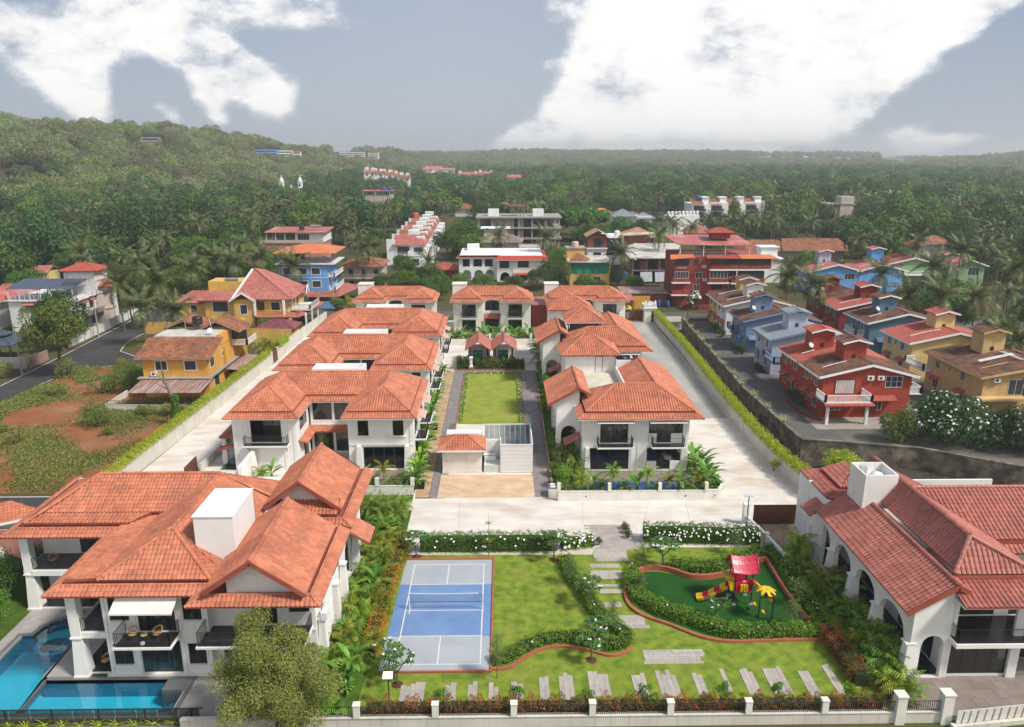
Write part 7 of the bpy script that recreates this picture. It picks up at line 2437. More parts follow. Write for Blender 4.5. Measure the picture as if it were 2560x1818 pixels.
def car(r,col):
 prof=[(-2.1,.35),(-2.15,.75),(-1.95,.95),(-1.25,1.),(-.75,1.42),(.85,1.45),(1.55,.98),(2.05,.85),(2.15,.4)]
 vs_,n=[],len(prof)
 for y in(-.86,.86):vs_+=[(x,y*(.86 if z>1.1 else 1),z)for x,z in prof]
 fs_=[tuple(range(n)),tuple(range(2*n-1,n-1,-1))]+[(i,n+i,n+(i+1)%n,(i+1)%n)for i in range(n)]
 MB().add(vs_,fs_).mk('body',col,r)
 MB().hexa([(-1.2,-.78,1.02),(1.45,-.78,1.02),(1.45,.78,1.02),(-1.2,.78,1.02)],[(-.72,-.755,1.4),(.82,-.755,1.42),(.82,.755,1.42),(-.72,.755,1.4)]).xf(Matrix.Diagonal((1.01,1.01,1,1))).mk('window',M_GLD,r)
 for x in(-1.35,1.35):
  for y in(-.8,.8):MB().tube([(x,y-.1,.33),(x,y+.1,.33)],.33,12).mk('wheel',M_IRON,r)
car(cr,pmat('dark_car_paint',(.02,.02,.025),rough=.25,coat=.8))
cr=thing('parked_car','black car under the tiled carport at the left edge','car',(-42.8,57.8,0),R(5))
car(cr,MATS['dark_car_paint'])
r=thing('carport','tiled carport roof on white posts over the black car at the left edge','carport')
rf=Roof(tw=.3,tl=.36)
rf.slope([(-55,57.,2.4),(-41.6,64.4,2.4),(-45.5,64.9,3.5),(-57,60.,3.5)])
rf.mk(r,M_TILE,M_DECK)
MB().tube([(-41.9,57.4,0),(-41.9,57.4,2.8)],.15,10).tube([(-41.9,63,0),(-41.9,63,2.4)],.12,10).mk('post',M_WH,r,kind='stuff')
MB().bar((-55.1,56.9,2.35),(-41.5,64.4,2.35),.1,.2).mk('fascia',M_WH,r)
BX(-45,-38.4,60.3,60.5,0,2.9).mk('wall',W_PINK,r)
anchor(r,(-46,60,0))
sheet('side_yard',[(-56,53.5),(-37.5,53.5),(-37.5,68.9),(-56,68.9)],.004,G_ASPH2)
r=thing('house','white house with solar panel canopy and stair tower across the road on the left','house')
mb=MB()
wall(mb,(-97.5,149),(-84.,149),0,6.2)
wall(mb,(-84.,149.2),(-84.,165),0,6.2)
wall(mb,(-84,165),(-97.5,165),0,6.2)
wall(mb,(-97.5,165),(-97.5,149.2),0,6.2)
mb.box(-97.9,-83.5,148.5,165.3,6.2,6.4)
mb.box(-89.5,-83.2,155.5,160.5,6.4,11.2)
mb.mk('wall',W_WH,r)
mb=MB()
mb.lathe(-84.4,158.5,[(2.6,0),(2.6,3.),(2.8,3.05),(2.8,3.3),(2.6,3.35),(2.6,6.4),(2.8,6.45),(2.8,6.9)],20)
mb.mk('round_bay',W_PEACH,r,smooth=False)
rf=Roof(tw=.34,tl=.4,pscale=.8)
rf.hip(-90.2,-82.4,154.8,161.2,11.2,.4)
rf.hip(-86.,-80.8,156.,162.,7.8,.5)
rf.mk(r,M_RDT,W_RED2)
BX(-85.2,-81.6,156.8,161.2,6.9,7.8).mk('bay_top',W_WH,r)
for i in range(8):
 for j in range(3):
  x0,x1=-97.2+i*1.62,-97.2+(i+1)*1.62-.06
  y0,y1=148.4+j*2.2,148.4+(j+1)*2.2-.06
  z0,z1=8.7+j*.32,8.7+(j+1)*.32
  MB().hexa([(x0,y0,z0),(x1,y0,z0),(x1,y1,z1),(x0,y1,z1)],[(x0,y0,z0+.05),(x1,y0,z0+.05),(x1,y1,z1+.05),(x0,y1,z1+.05)]).mk('solar_panel',M_PANEL,r)
pm=MB()
for i in range(7):
 x=-97+i*2.1
 pm.box(x-.05,x+.05,148.6,148.7,6.4,8.7)
 pm.box(x-.05,x+.05,154.6,154.7,6.4,9.5)
pm.mk('canopy_posts',M_FRW,r,kind='stuff')
railing(r,[(-97.6,155),(-97.6,148.7),(-83.8,148.7),(-83.8,155)],.9,.9,z=6.4,mat=M_FRW,r=.03)
P,Q=(-97.5,149),(-84,149)
fwin(r,P,Q,3.1,5.4,3.9,5.3,3,M_FRD,hood=M_PKT)
fwin(r,P,Q,9.6,11.6,3.9,5.3,2,M_FRD,hood=M_PKT)
P,Q=(-84,149),(-84,165)
for s in(1.5,4.5):
 fwin(r,P,Q,s,s+1.2,3.9,5.3,2,M_FRD,hood=M_PKT)
 fwin(r,P,Q,s,s+1.2,.6,2.3,2,M_FRD)
b=BX(-84,-82.2,150,156,3.,3.2).box(-82.3,-82.2,150,156,3.2,4.).box(-84,-82.3,150,150.1,3.2,4.).mk('balcony',W_PEACH,r)
anchor(r,(-91,157,0))
r=thing('yard_wall','white boundary wall with scalloped panels and grey piers along the left road','wall',(-79.3,138,0))
for i in range(12):
 y=-2+i*2.7
 x=-.03*y
 pnl=MB()
 pnl.add([(x,y+.2,0),(x,y+2.5,0),(x,y+2.5,1.35),(x,y+1.9,1.75),(x,y+1.,1.85),(x,y+.2,1.5),(x-.12,y+.2,0),(x-.12,y+2.5,0),(x-.12,y+2.5,1.35),(x-.12,y+1.9,1.75),(x-.12,y+1.,1.85),(x-.12,y+.2,1.5)],[(0,1,2,3,4,5),(11,10,9,8,7,6)]+[(i2,6+i2,6+(i2+1)%6,(i2+1)%6)for i2 in range(6)])
 pnl.mk('panel',W_WH,r)
 BX(x-.22,x+.12,y-.1,y+.2,0,1.9).mk('pier',W_PEACH,r)
r=thing('house','white house with bright red hip roof at the left edge','house',(-107,156,0))
BX(-6,5.8,-5,6,0,5.8).mk('wall',W_WH,r)
rf=Roof(tw=.4,tl=.45,pscale=.7)
rf.hip(-7,7.2,-6.2,7,5.8,.35)
rf.mk(r,M_SHEETR,M_WH)
balustrade(r,[(-6,-6.3),(6,-6.3)],3.,.9)
BX(-6.2,6.2,-6.4,-5.01,2.8,3.).mk('balcony',M_WH,r)
fwin(r,(-6,-5),(5.8,-5),7,9,3.4,5.,2)
r=thing('gazebo','dark blue tiered gazebo roof behind the wall at the left edge','gazebo',(-86.2,128.6,0))
rf=Roof(tw=.4,tl=.45,pscale=.5)
rf.hip(-3.2,3.2,-3.2,3.2,3.,.42)
rf.hip(-1.3,1.3,-1.3,1.3,4.35,.4)
rf.mk(r,pmat('slate_blue_shingle',(.07,.09,.13),(.05,.07,.1),scale=1,rough=.6),M_DARK)
for x in(-2.8,2.8):
 for y in(-2.8,2.8):BX(x-.1,x+.1,y-.1,y+.1,0,3.).mk('post',M_IRON,r)
path_wall('yard_wall','old grey yard wall along the road in front of the gazebo','wall',[(-96,122.5),(-86,122.3),(-78.6,122)],0,1.8,.2,W_GRC,.05)
tag(BX(-78.4,-78.2,122.2,127.5,0,1.8).mk('yard_gate',pmat('dusty_rose_sheet',(.33,.2,.18),rough=.7)),'dusty rose sheet gate beside the road under the light green tree','gate')
for(x,y,h,lb)in((-77.4,118.6,8.4,'concrete utility pole beside the road left of the light green tree'),(-78.2,144.4,8.6,'concrete utility pole by the scalloped white wall'),(-38.6,172.5,8.5,'dark utility pole before the sky blue house'),(58.5,176.5,8,'pale concrete pole before the red apartment block')):
 r=thing('utility_pole',lb,'utility pole',(x,y,0))
 MB().tube([(0,0,0),(0,0,h)],[.14,.09],8).mk('pole',W_GRC,r)
 BX(-.7,.7,-.05,.05,h-.7,h-.6).mk('crossarm',M_IRON,r)
r=thing('cottage','small pale cottage with old gabled roof at the edge of the woods on the left','cottage',(-126,208,0))
BX(-3.6,3.6,-3,3,0,3.4).mk('wall',W_CORN,r)
rf=Roof(tw=.5,tl=.5)
rf.slope([(-4,-3.4,3.2),(4,-3.4,3.2),(4,0,4.8),(-4,0,4.8)])
rf.slope([(4,3.4,3.2),(-4,3.4,3.2),(-4,0,4.8),(4,0,4.8)])
rf.mk(r,M_PKT,W_GRC)
r=thing('shed','low shed with mossy red tiles behind the solar panel house','shed',(-108,176,0))
BX(-7,6,-4,4,0,3.).mk('wall',W_PEACH,r)
rf=Roof(tw=.5,tl=.5)
rf.slope([(-7.5,-4.5,3),(6.5,-4.5,3),(6.5,0,5.2),(-7.5,0,5.2)])
rf.slope([(6.5,4.5,3),(-7.5,4.5,3),(-7.5,0,5.2),(6.5,0,5.2)])
rf.mk(r,M_BRT,W_GRC)
# === middle distance
r=thing('house','sky blue three storey house with open top floor under an orange sheet roof','house')
x0,x1,y0,y1=-51.5,-40.2,175.9,186.5
mb=MB()
wall(mb,(x0,y0),(x1,y0),0,9.5)
wall(mb,(x1,y0+.2),(x1,y1),0,9.5)
wall(mb,(x1,y1),(x0,y1),0,9.5)
wall(mb,(x0,y1),(x0,y0+.2),0,9.5)
mb.mk('wall',W_SKY,r)
BX(x0-.6,x1+1.8,y0-.6,y1+.4,9.5,9.75).box(x0-.05,x1+.05,y0-.05,y1,6.3,6.45).mk('floor_band',M_FRW,r)
BX(x0+.2,x0+3.5,y0+4,y1,9.76,12.2).mk('roof_room',W_RED2,r)
for x in(x0,x0+3.7,x0+7.5,x1+1.2):BX(x-.07,x+.07,y0-.3,y0-.16,9.75,12.2).mk('post',pmat('turquoise_post',(.05,.3,.33),rough=.5),r)
rs=MB()
A,B_,C_,D_=(x0-1,y0-1,12.2),(x1+2.2,y0-1,12.2),(x1+2.2,y1+1,12.2),(x0-1,y1+1,12.2)
e1,e2=(x0+5,(y0+y1)/2,13.7),(x1-2,(y0+y1)/2,13.7)
rs.slab([A,B_,e2,e1],.08).slab([B_,C_,e2],.08).slab([C_,D_,e1,e2],.08).slab([D_,A,e1],.08)
rs.mk('sheet_roof',M_SHEETO,r)
P,Q=(x0,y0),(x1,y0)
for z in(4.2,7.2):
 for s in(1.,4.6,7.6):fwin(r,P,Q,s,s+1.9,z,z+1.4,2,M_FRD,sur=(M_WH,.14))
P,Q=(x1,y0),(x1,y1)
for z in(3.4,6.5):
 fwin(r,P,Q,1.8,3.,z+.1,z+2.2,1,M_FRD,sur=(M_WH,.1))
 fwin(r,P,Q,6.4,7.6,z+.8,z+2.2,1,M_FRD,sur=(M_WH,.1))
 b=BX(x1,x1+1.5,y0+.2,y1-.5,z-.1,z).mk('balcony',M_FRW,r)
 balustrade(b,[(x1+.1,y0+.25),(x1+1.4,y0+.25),(x1+1.4,y1-.6)],z,.9)
ro=Roof(tw=.5,tl=.5,pscale=.6)
ro.slope([(x0-1,y0-4.2,2.6),(x1+3,y0-4.2,2.6),(x1+.8,y0-.2,3.3),(x0-1,y0-.2,3.3)])
ro.slope([(x1+3,y0-4.2,2.6),(x1+6,y1,2.6),(x1+1.7,y1,3.4),(x1+.8,y0-.2,3.3)])
ro.mk(r,M_PKT,W_RED2,name='porch_roof')
anchor(r,(-46,181,0))
path_wall('yard_wall','sky blue scalloped yard wall in front of the blue house','wall',[(-46.5,171.6),(-38.2,171.8)],0,1.5,.2,W_SKY,.06)
path_wall('yard_wall','ornate white stone gate wall beside the back left villa','wall',[(-31.5,153),(-31.5,147),(-29.,146.5)],0,2.2,.4,M_WALLC,.15)
r=thing('house','weathered grey two storey house with brown roof behind the blue house','house')
BX(-40.5,-31.,196.5,206,0,6.).box(-40.9,-30.4,195.,196.49,2.9,3.15).mk('wall',W_PEACH,r)
rf=Roof(tw=.45,tl=.45,pscale=.7)
rf.hip(-41.3,-30.2,195,207,6.1,.35)
rf.mk(r,M_BRT,W_GRC)
for s in(1,4.5,7.5):
 fwin(r,(-40.5,196.5),(-31,196.5),s,s+1.2,3.6,5.2,2,M_FRD)
 fwin(r,(-40.5,196.5),(-31,196.5),s,s+1.2,.6,2.2,2,M_FRD)
balustrade(r,[(-40.7,195.2),(-30.6,195.2)],3.15,.9,W_PEACH)
anchor(r,(-36,200,0))
r=thing('house','long pink and white house with open rooftop room under a thin red sheet roof','house')
BX(-78,-58,249,262,0,6.).mk('wall',W_PINK,r)
BX(-78.4,-57.6,248.6,262.3,6.,6.3).box(-78.3,-57.7,248.6,248.75,6.3,7.).mk('parapet',W_PEACH,r)
BX(-67,-57.8,250,261.9,6.31,9.3).mk('rooftop_room',W_WH2,r)
MB().hexa([(-76.5,248.4,9.35),(-56.6,248.4,9.35),(-56.6,262,9.9),(-76.5,262,9.9)],[(-76.5,248.4,9.5),(-56.6,248.4,9.5),(-56.6,262,10.05),(-76.5,262,10.05)]).mk('sheet_roof',M_SHEETR,r)
for x in(-76,-73,-70):BX(x-.08,x+.08,248.8,249,6.3,9.3).mk('post',M_FRW,r)
fwin(r,(-67,250),(-57.8,250),.8,4.6,6.6,8.8,4)
MB().tube([(-62.3,252,11.2),(-58.8,252,11.2)],.45,8).mk('solar_heater',MATS['heater_steel'],r)
anchor(r,(-68,255,0))
tank('black water tank on the thin red roof of the long pink house',-65,251.5,10.,.9,1.6)
for i in range(6):
 y=240+i*15.5
 x=-37.2-i*.4
 r=thing('terrace_house',['white terraced house with brown roof, nearest of the long row','second white terraced house of the long brown roofed row','third white terraced house of the long brown roofed row','fourth white terraced house of the long row, bare white roof blocks','fifth white terraced house of the long brown roofed row','farthest white terraced house of the row, red tank beside it'][i],'house',(x+8.5,y,0),0,'long row of white terraced houses')
 BX(-7,4.5,0,12,0,6.6).box(-7.1,-4.5,-.4,-.02,0,8.2).box(0,4.4,-4.5,-.02,0,3.4).box(4.52,7,4,10,0,5.6).mk('wall',W_WH2,r)
 BX(.2,4.3,-4.3,-.1,3.4,3.5).box(-.1,.1,-4.6,0,3.4,4.6).box(0,4.5,-4.7,-4.55,3.4,4.6).mk('parapet',W_WH2,r)
 rf=Roof(tw=.5,tl=.5,pscale=.6)
 rf.slope([(-5.2,-1.2,6.4),(5.2,-1.2,6.4),(3.2,5.5,9.),(-5.2,5.5,9.)])
 rf.slope([(5.2,-1.2,6.4),(5.2,12,6.4),(3.2,8,9.),(3.2,5.5,9.)])
 rf.mk(r,M_BRT if i%2 else M_PKT,W_GRC)
 BX(-1,2.4,7,10,6.6,10.2).box(2.,4.4,3,6,6.6,8.6).mk('roof_block',W_WH2,r)
 fwin(r,(-7,0),(4.5,0),3.2,7.,3.5,5.8,3,M_DARK)
 fwin(r,(0,-4.5),(4.4,-4.5),1.,3.4,.6,2.6,3,M_DARK)
 if i<3:
  fwin(r,(-7,0),(4.5,0),8.4,11.2,3.7,5.6,3,M_DARK)
  railing(r,[(-4.4,-.5),(-.2,-.5)],.9,.25,z=3.3,mat=M_FRW,r=.02)
  BX(-4.5,0,-.9,-.02,3.1,3.3).mk('balcony',W_WH2,r)
tank('red water tank at the far end of the white terraced row',-37,335,6.8,1.6,2.4,pmat('red_tank',(.5,.06,.05),rough=.4))
r=thing('cottage','low cottage with red sheet roof beside the white balconied house','cottage',(-16,216,0))
BX(-3.5,3.5,-3,3,0,2.6).mk('wall',W_RED2,r)
rf=Roof(tw=.5,tl=.5,pscale=.6)
rf.hip(-4.2,4.2,-3.8,3.8,2.6,.4)
rf.mk(r,M_RDT,W_RED2)
r=thing('house','white balconied house with red edged flat roof and ground floor arches','house')
mb=MB()
y0=211
up=[(1.,3.,3.7,5.8),(4.,6.4,3.7,5.8),(7.2,9.4,3.7,5.8)]
dn=[(1.,3.4,.1,2.8,'arch'),(4.2,6.8,.1,2.8,'arch'),(7.4,9.8,.1,2.8,'arch')]
wall(mb,(-11.6,y0),(-1.,y0),0,6.3,up+dn,.35)
wall(mb,(-1.,y0-3),(3.4,y0-3),0,6.3,[(.7,3.4,3.7,5.8),(.9,3.6,.1,2.6,'arch')],.35)
wall(mb,(3.4,y0-3.2),(12.,y0-3.2),0,6.3,[(1.3,4.4,3.9,5.8),(1.,4.,.2,1.7)],.35)
wall(mb,(12.,y0-2.8),(12,y0+15),0,6.3)
wall(mb,(12,y0+15),(-11.6,y0+15),0,6.3)
wall(mb,(-11.6,y0+15),(-11.6,y0+.35),0,6.3)
mb.box(-11.2,-1.2,y0+.36,y0+2.4,3.1,3.3)
mb.box(-11.2,-1.2,y0+2.4,y0+2.6,0,6.2)
mb.box(-11.4,11.7,y0+1,y0+14.8,6.1,6.9)
mb.box(-9.6,-6.2,y0+9,y0+13.6,6.9,8.6)
mb.mk('wall',W_WH2,r)
rf=Roof(tw=.45,tl=.4,pscale=.7)
rf.slope([(-12.4,y0-.8,6.3),(-1.4,y0-.8,6.3),(-1.4,y0+.9,7.1),(-11.4,y0+.9,7.1)])
rf.slope([(-1.8,y0-4.2,6.1),(13.,y0-4.2,6.1),(11.8,y0-2.2,7.),(-.6,y0-2.2,7.)])
rf.slope([(13.,y0-4.2,6.1),(13.,y0+14,6.1),(11.8,y0+13,7.),(11.8,y0-2.2,7.)])
rf.mk(r,pmat('bright_red_tile',(.5,.07,.035),(.42,.06,.03),scale=1,rough=.5,isl=.1),M_WH)
BX(-11.3,11.6,y0-.9,y0+14.6,6.95,7.1).box(-.4,11.7,y0-2.1,y0-.91,6.95,7.1).mk('roof_slab',W_WH2,r)
for(a,b,c,d)in up:
 fwin(r,(-11.6,y0+2.38),(-1,y0+2.38),a,b,3.35,5.7,3,M_FRD)
 railing(r,[(-11.6+a,y0+.15),(-11.6+b,y0+.15)],.8,.18,z=3.5,r=.015)
fwin(r,(-1,y0-2.6),(3.4,y0-2.6),.7,3.4,3.7,5.8,3,M_FRD)
fwin(r,(3.4,y0-3.1),(12,y0-3.1),1.3,4.4,3.9,5.8,4,M_FRD)
fwin(r,(3.4,y0-3.1),(12,y0-3.1),1.,4.,.2,1.7,4,M_FRD)
MB().hexa([(3.8,y0-4.2,2.),(8.2,y0-4.2,2.),(8.2,y0-3.2,2.4),(3.8,y0-3.2,2.4)],[(3.8,y0-4.2,2.1),(8.2,y0-4.2,2.1),(8.2,y0-3.2,2.5),(3.8,y0-3.2,2.5)]).mk('awning',MATS['bright_red_tile'],r)
anchor(r,(0,217,0))
r=thing('house','ochre house with a green shade net across its upper floor','house')
BX(18.6,29.3,202,214,0,3.1).box(18.6,29.3,205.2,214,3.1,6.1).box(18.4,18.7,202,205.1,3.1,6.1).box(29.1,29.4,202,205.1,3.1,6.1).box(18.2,23.,207,212,6.1,9.2).mk('wall',W_YEL2,r)
BX(18.,29.9,201.2,214.4,6.1,6.35).mk('roof_slab',M_SLAB,r)
BX(17.9,23.3,206.7,212.3,9.2,9.4).mk('tower_slab',W_GRC,r)
nm=pmat('green_shade_net',(.01,.22,.14),(.01,.17,.11),scale=1.2,rough=.8,bump=.5,bscale=2)
nb=MB()
for i in range(20):
 xa_,xb_=18.75+i*.51,18.75+(i+1)*.51
 dy_=.12*math.sin(i*1.3)
 nb.poly([(xa_,201.9+dy_,3.2),(xb_,201.9+.12*math.sin((i+1)*1.3),3.2),(xb_,201.9,5.9),(xa_,201.9,5.9)])
nb.mk('shade_net',nm,r)
rf=Roof(tw=.45,tl=.45,pscale=.7)
rf.slope([(18.2,202.4,6.4),(23.6,202.4,6.4),(20.9,206,8.2)])
rf.slope([(23.6,202.4,6.4),(24.6,207,6.4),(20.9,206,8.2)])
rf.mk(r,M_BRT,W_GRC)
for s in(2.,6.5):fwin(r,(18.6,202),(29.3,202),s,s+1.8,.8,2.3,2)
anchor(r,(24,208,0))
tank('pink and white water tank on the ochre tower',20.6,209.5,9.4,.95,1.5,pmat('pale_pink_tank',(.6,.45,.38),rough=.5))
r=thing('house','white modern house with brick stair tower and orange gable roofs behind the big tree','house')
BX(27.4,33.2,238,243,0,5.2).box(33.2,44,240,252,0,6.).box(38.5,48.5,236.5,246,0,9.).box(27,33.6,237.6,238,5.2,5.6).mk('wall',W_WH2,r)
BX(27.4,33.2,238,243,5.6,9.4).mk('brick_tower',M_BRICK,r)
rf=Roof(tw=.45,tl=.45,pscale=.7)
gable_y(rf,26.6,34.2,236.8,244.5,9.2,11.2)
rf.hip(37.6,49.2,235.3,247,9.1,.45)
rf.mk(r,pmat('light_brown_tile',(.48,.24,.13),(.4,.19,.1),scale=1,rough=.6,isl=.12),M_WH)
fwin(r,(27.4,238),(33.2,238),1.8,4.2,5.8,8.4,2,M_DARK)
fwin(r,(27.4,238),(33.2,238),1.8,4.2,1.6,4.2,2,M_DARK)
fwin(r,(33.2,240),(38.5,240),.3,5.,3.,8.4,4,M_DARK)
fwin(r,(38.5,236.5),(48.5,236.5),3,9,5.6,8.6,4,M_DARK)
BX(33.2,38.5,239.8,252,8.4,8.7).mk('flat_roof',W_WH2,r)
anchor(r,(38,243,0))
tank('white water tank on the flat roof beside the brick tower',37,242,8.7,.9,1.9,W_WH2)
r=thing('building','unfinished brick building with white folded concrete roof and dark open floors','building')
for z in(3.1,):BX(36,47.5,206,226,z,z+.35).mk('floor_slab',W_GRC,r)
for x in(36.2,40.,43.6,47.1):BX(x-.2,x+.2,206.1,206.5,0,6.9).mk('column',W_GRC,r)
BX(38.,47.3,210,210.2,3.45,6.9).box(43.,43.3,206.6,210,3.45,6.9).box(36.3,36.6,206.8,226,0,6.9).box(38.2,40.,206.4,206.6,3.45,6.).mk('brick_infill',M_BRICK,r)
BX(36.5,47.3,212,212.3,0,3.1).mk('back_wall',M_IRON,r)
rs=MB()
rs.slab([(35,204.6,7.),(48,204.6,7.),(54,228,8.2),(40.5,228,8.2)],.3)
rs.slab([(35,204.6,7.),(40.5,228,8.2),(35.5,226,7.4)],.3)
rs.mk('concrete_roof',M_SLAB,r)
MB().hexa([(36,229,10.2),(46,226,10.9),(47,232,10.9),(37,235,10.2)],[(36,229,10.5),(46,226,11.2),(47,232,11.2),(37,235,10.5)]).mk('upper_slab',M_SLAB,r)
BX(38,45,229,234,7,10.2).mk('upper_wall',M_BRICK,r)
for x in(38.2,42.2):MB().hexa([(x,204.2,.4),(x+3.2,204.2,.6),(x+3.2,205.5,.6),(x,205.5,.4)],[(x,205.4,2.9),(x+3.2,205.4,3.),(x+3.2,205.6,3.),(x,205.6,2.9)]).mk('plastic_sheet',pmat('grey_tarpaulin',(.4,.42,.45),rough=.4),r)
anchor(r,(42,215,0))
path_wall('yard_wall','brick yard wall in front of the unfinished building','wall',[(30.5,192),(40.5,190)],0,2.,.3,M_BRICK,.05)
tank('big blue water tank beside the unfinished building',33.4,206.5,0,1.6,3.2,M_TANKB)
r=thing('shed','brick site shed with rusty flat roof beside the main gate','shed',(35,178,0))
BX(-6,4,-3,5,0,2.6).mk('wall',M_BRICK,r)
BX(-6.5,4.5,-3.6,5.5,2.6,2.8).mk('roof',M_RUST,r)
r=thing('shed','maroon shed with red sheet roof between the last two back villas','shed',(7.6,152.5,0))
BX(-1.3,1.9,-3,5,0,5.).mk('wall',W_RED2,r)
BX(-1.6,2.2,-3.4,5.4,5.,5.15).mk('roof',M_SHEETR,r)
r=thing('kiosk','low kiosk with red sheet roof and yellow tarpaulin behind the main gate','kiosk',(27.6,168.8,0))
MB().hexa([(-3.2,-2.5,2.6),(2.4,-2.5,2.6),(2.4,2.5,3.1),(-3.2,2.5,3.1)],[(-3.2,-2.5,2.7),(2.4,-2.5,2.7),(2.4,2.5,3.2),(-3.2,2.5,3.2)]).mk('roof',M_SHEETR,r)
for x in(-3,2.2):BX(x-.08,x+.08,-2.4,-2.25,0,2.6).mk('post',M_IRON,r)
tb=MB()
vs_=[(-3+i*.62,-2+j*.8,.5+.9*math.sin(PI*j/4)*(.6+.4*math.sin(i*1.9+j)))for i in range(9)for j in range(5)]
tb.add(vs_,[(i*5+j,i*5+5+j,i*5+6+j,i*5+1+j)for i in range(8)for j in range(4)])
tb.mk('tarpaulin',pmat('yellow_tarp',(.65,.52,.02),rough=.5),r)
BX(2.6,6.5,1,1.1,0,3.).mk('ochre_screen',W_YEL,r)
r=thing('apartment_block','brick red four storey apartment block with bay windows and red sheet canopy on top','apartment block')
x0,x1,y0,y1=40.6,60.5,172.5,186
mb=MB()
mb.box(x0,x1,y0,y1,0,11.6)
mb.box(x0-1.2,x0+2.6,y0-1.3,y0-.001,3.,3.9)
mb.box(x0-1.2,x0+2.6,y0-1.3,y0-.001,5.9,6.7)
mb.box(x0+7,x0+11.5,y0-1.3,y0-.001,5.9,6.7)
mb.box(x0+7,x0+11.5,y0-1.3,y0-.001,3.,3.9)
mb.box(x0-1.,x0+2.6,y0-1.3,y0-.001,8.8,9.7)
mb.box(x0+7.3,x1+1.2,y0-1.3,y0-.001,8.9,9.9)
mb.box(x1-7.5,x1,y0-1.3,y0-.001,5.7,6.6)
mb.box(x0+8.6,x0+12.8,y0+4,y0+7,15.2,16.6)
mb.mk('wall',pmat('apartment_red',(.3,.045,.03),(.25,.04,.027),scale=.5,rough=.8,streak=.15),r)
wb=MB()
for(a,b,z)in((x0-1.4,x0+2.8,5.6),(x0+6.8,x0+11.7,5.5),(x0+7.1,x1+1.4,8.55),(x1-7.7,x1+.2,5.4),(x0-1.4,x0+2.8,2.75),(x0+6.8,x0+11.7,2.75)):
 wb.box(a,b,y0-1.55,y0-.002,z,z+.28)
wb.mk('white_band',M_WH,r)
P,Q=(x0,y0),(x1,y0)
PB_=(x0,y0-1.2),(x1,y0-1.2)
fwin(r,*PB_,-.8,2.3,6.75,8.4,5)
fwin(r,*PB_,7.2,11.3,6.75,8.5,5)
fwin(r,*PB_,-.8,2.3,9.75,11.3,3,M_FRD)
fwin(r,P,Q,3.6,4.8,9.6,11.,2,M_FRD)
fwin(r,*PB_,8.4,11.2,9.95,11.4,3,M_FRD)
fwin(r,*PB_,11.6,21.,9.95,11.5,9,M_FRD)
fwin(r,*PB_,12.6,19.7,6.7,8.4,7,M_FRD)
fwin(r,P,Q,4.2,5.8,6.5,8.,2)
fwin(r,P,Q,3.9,5.3,3.7,5.2,2)
fwin(r,P,Q,8.2,10.6,4.,5.6,3,M_FRD)
fwin(r,P,Q,12.2,13.6,3.8,5.3,2)
fwin(r,P,Q,4.2,5.6,.6,2.4,2,M_FRD)
fwin(r,P,Q,8.2,10.8,.2,2.5,3,M_FRD)
fwin(r,P,Q,11.6,13.,.2,2.5,2,M_FRD)
for s,z in((5.6,9.),(6.,6.),(4.2,2.9),(11.9,6.4)):ac(r,P,Q,s,z)
sl_=MB()
sl_.hexa([(x0-2.2,y0-2.2,11.2),(x0+3.4,y0-2.2,11.6),(x0+3.4,y0+.3,12.),(x0-1.8,y0+.3,11.9)],[(x0-2.2,y0-2.2,11.3),(x0+3.4,y0-2.2,11.7),(x0+3.4,y0+.3,12.1),(x0-1.8,y0+.3,12.)])
sl_.hexa([(x1-6,y0-2.2,11.3),(x1+2.5,y0-2.2,11.3),(x1+1.5,y0+1,11.8),(x1-6,y0+1,11.8)],[(x1-6,y0-2.2,11.4),(x1+2.5,y0-2.2,11.4),(x1+1.5,y0+1,11.9),(x1-6,y0+1,11.9)])
sl_.each('side_awning',M_SHEETO,r)
sk=Roof(tw=.45,tl=.45,pscale=.6)
sk.slope([(x0+6.,y0-2.1,11.4),(x0+14,y0-2.1,11.4),(x0+13.4,y0-.1,12.),(x0+6.6,y0-.1,12.)])
sk.hip(x0+7.6,x0+13.8,y0+3.2,y0+8,16.6,.4)
sk.mk(r,M_RDT,W_RED2,name='tile_hood')
cn=MB()
cn.hexa([(x0-.2,y0+.4,14.2),(x1-2.5,y0+.4,13.9),(x1-3.5,y0+11,15.2),(x0-1.5,y0+11,15.3)],[(x0-.2,y0+.4,14.35),(x1-2.5,y0+.4,14.05),(x1-3.5,y0+11,15.35),(x0-1.5,y0+11,15.45)])
cn.mk('sheet_canopy',M_SHEETR,r)
for x in(x0+.6,x0+6,x0+11,x1-3.4):BX(x-.08,x+.08,y0+.8,y0+.96,11.6,14.1).mk('post',M_FRW,r)
railing(r,[(x0+.2,y0+.3),(x1-1.5,y0+.3)],1.,.5,z=11.6,mat=M_FRW,r=.02)
mk=MB()
rr_=random.Random(5)
x=x0+11.8
while x<x1+.8:
 h_=rr_.uniform(.45,.75)
 lean=rr_.uniform(-.15,.15)
 mk.bar((x,y0-1.31,9.02),(x+lean,y0-1.31,9.02+h_),.012,.09)
 if rr_.random()<.6:mk.bar((x+lean,y0-1.31,9.02+h_),(x+rr_.uniform(.1,.3),y0-1.31,9.05+rr_.uniform(.2,.5)),.012,.08)
 x+=rr_.uniform(.28,.5)
for k in range(5):
 x=x0-.1+k*.42
 mk.tube([(x+.15*math.cos(t),y0-1.31,9.2+.2*math.sin(t))for t in np.linspace(0,5,7)],.035,4)
mk.mk('mural',M_WH,r)
MB().tube([(x0+13.3,y0-1.4,0),(x0+13.3,y0-1.4,8.6)],.14,8).mk('drain_pipe',W_WH,r)
BX(x0+1,x0+10,y0-3.6,y0-2.6,0,.9).mk('planter_wall',W_RED2,r)
anchor(r,(50,179,0))
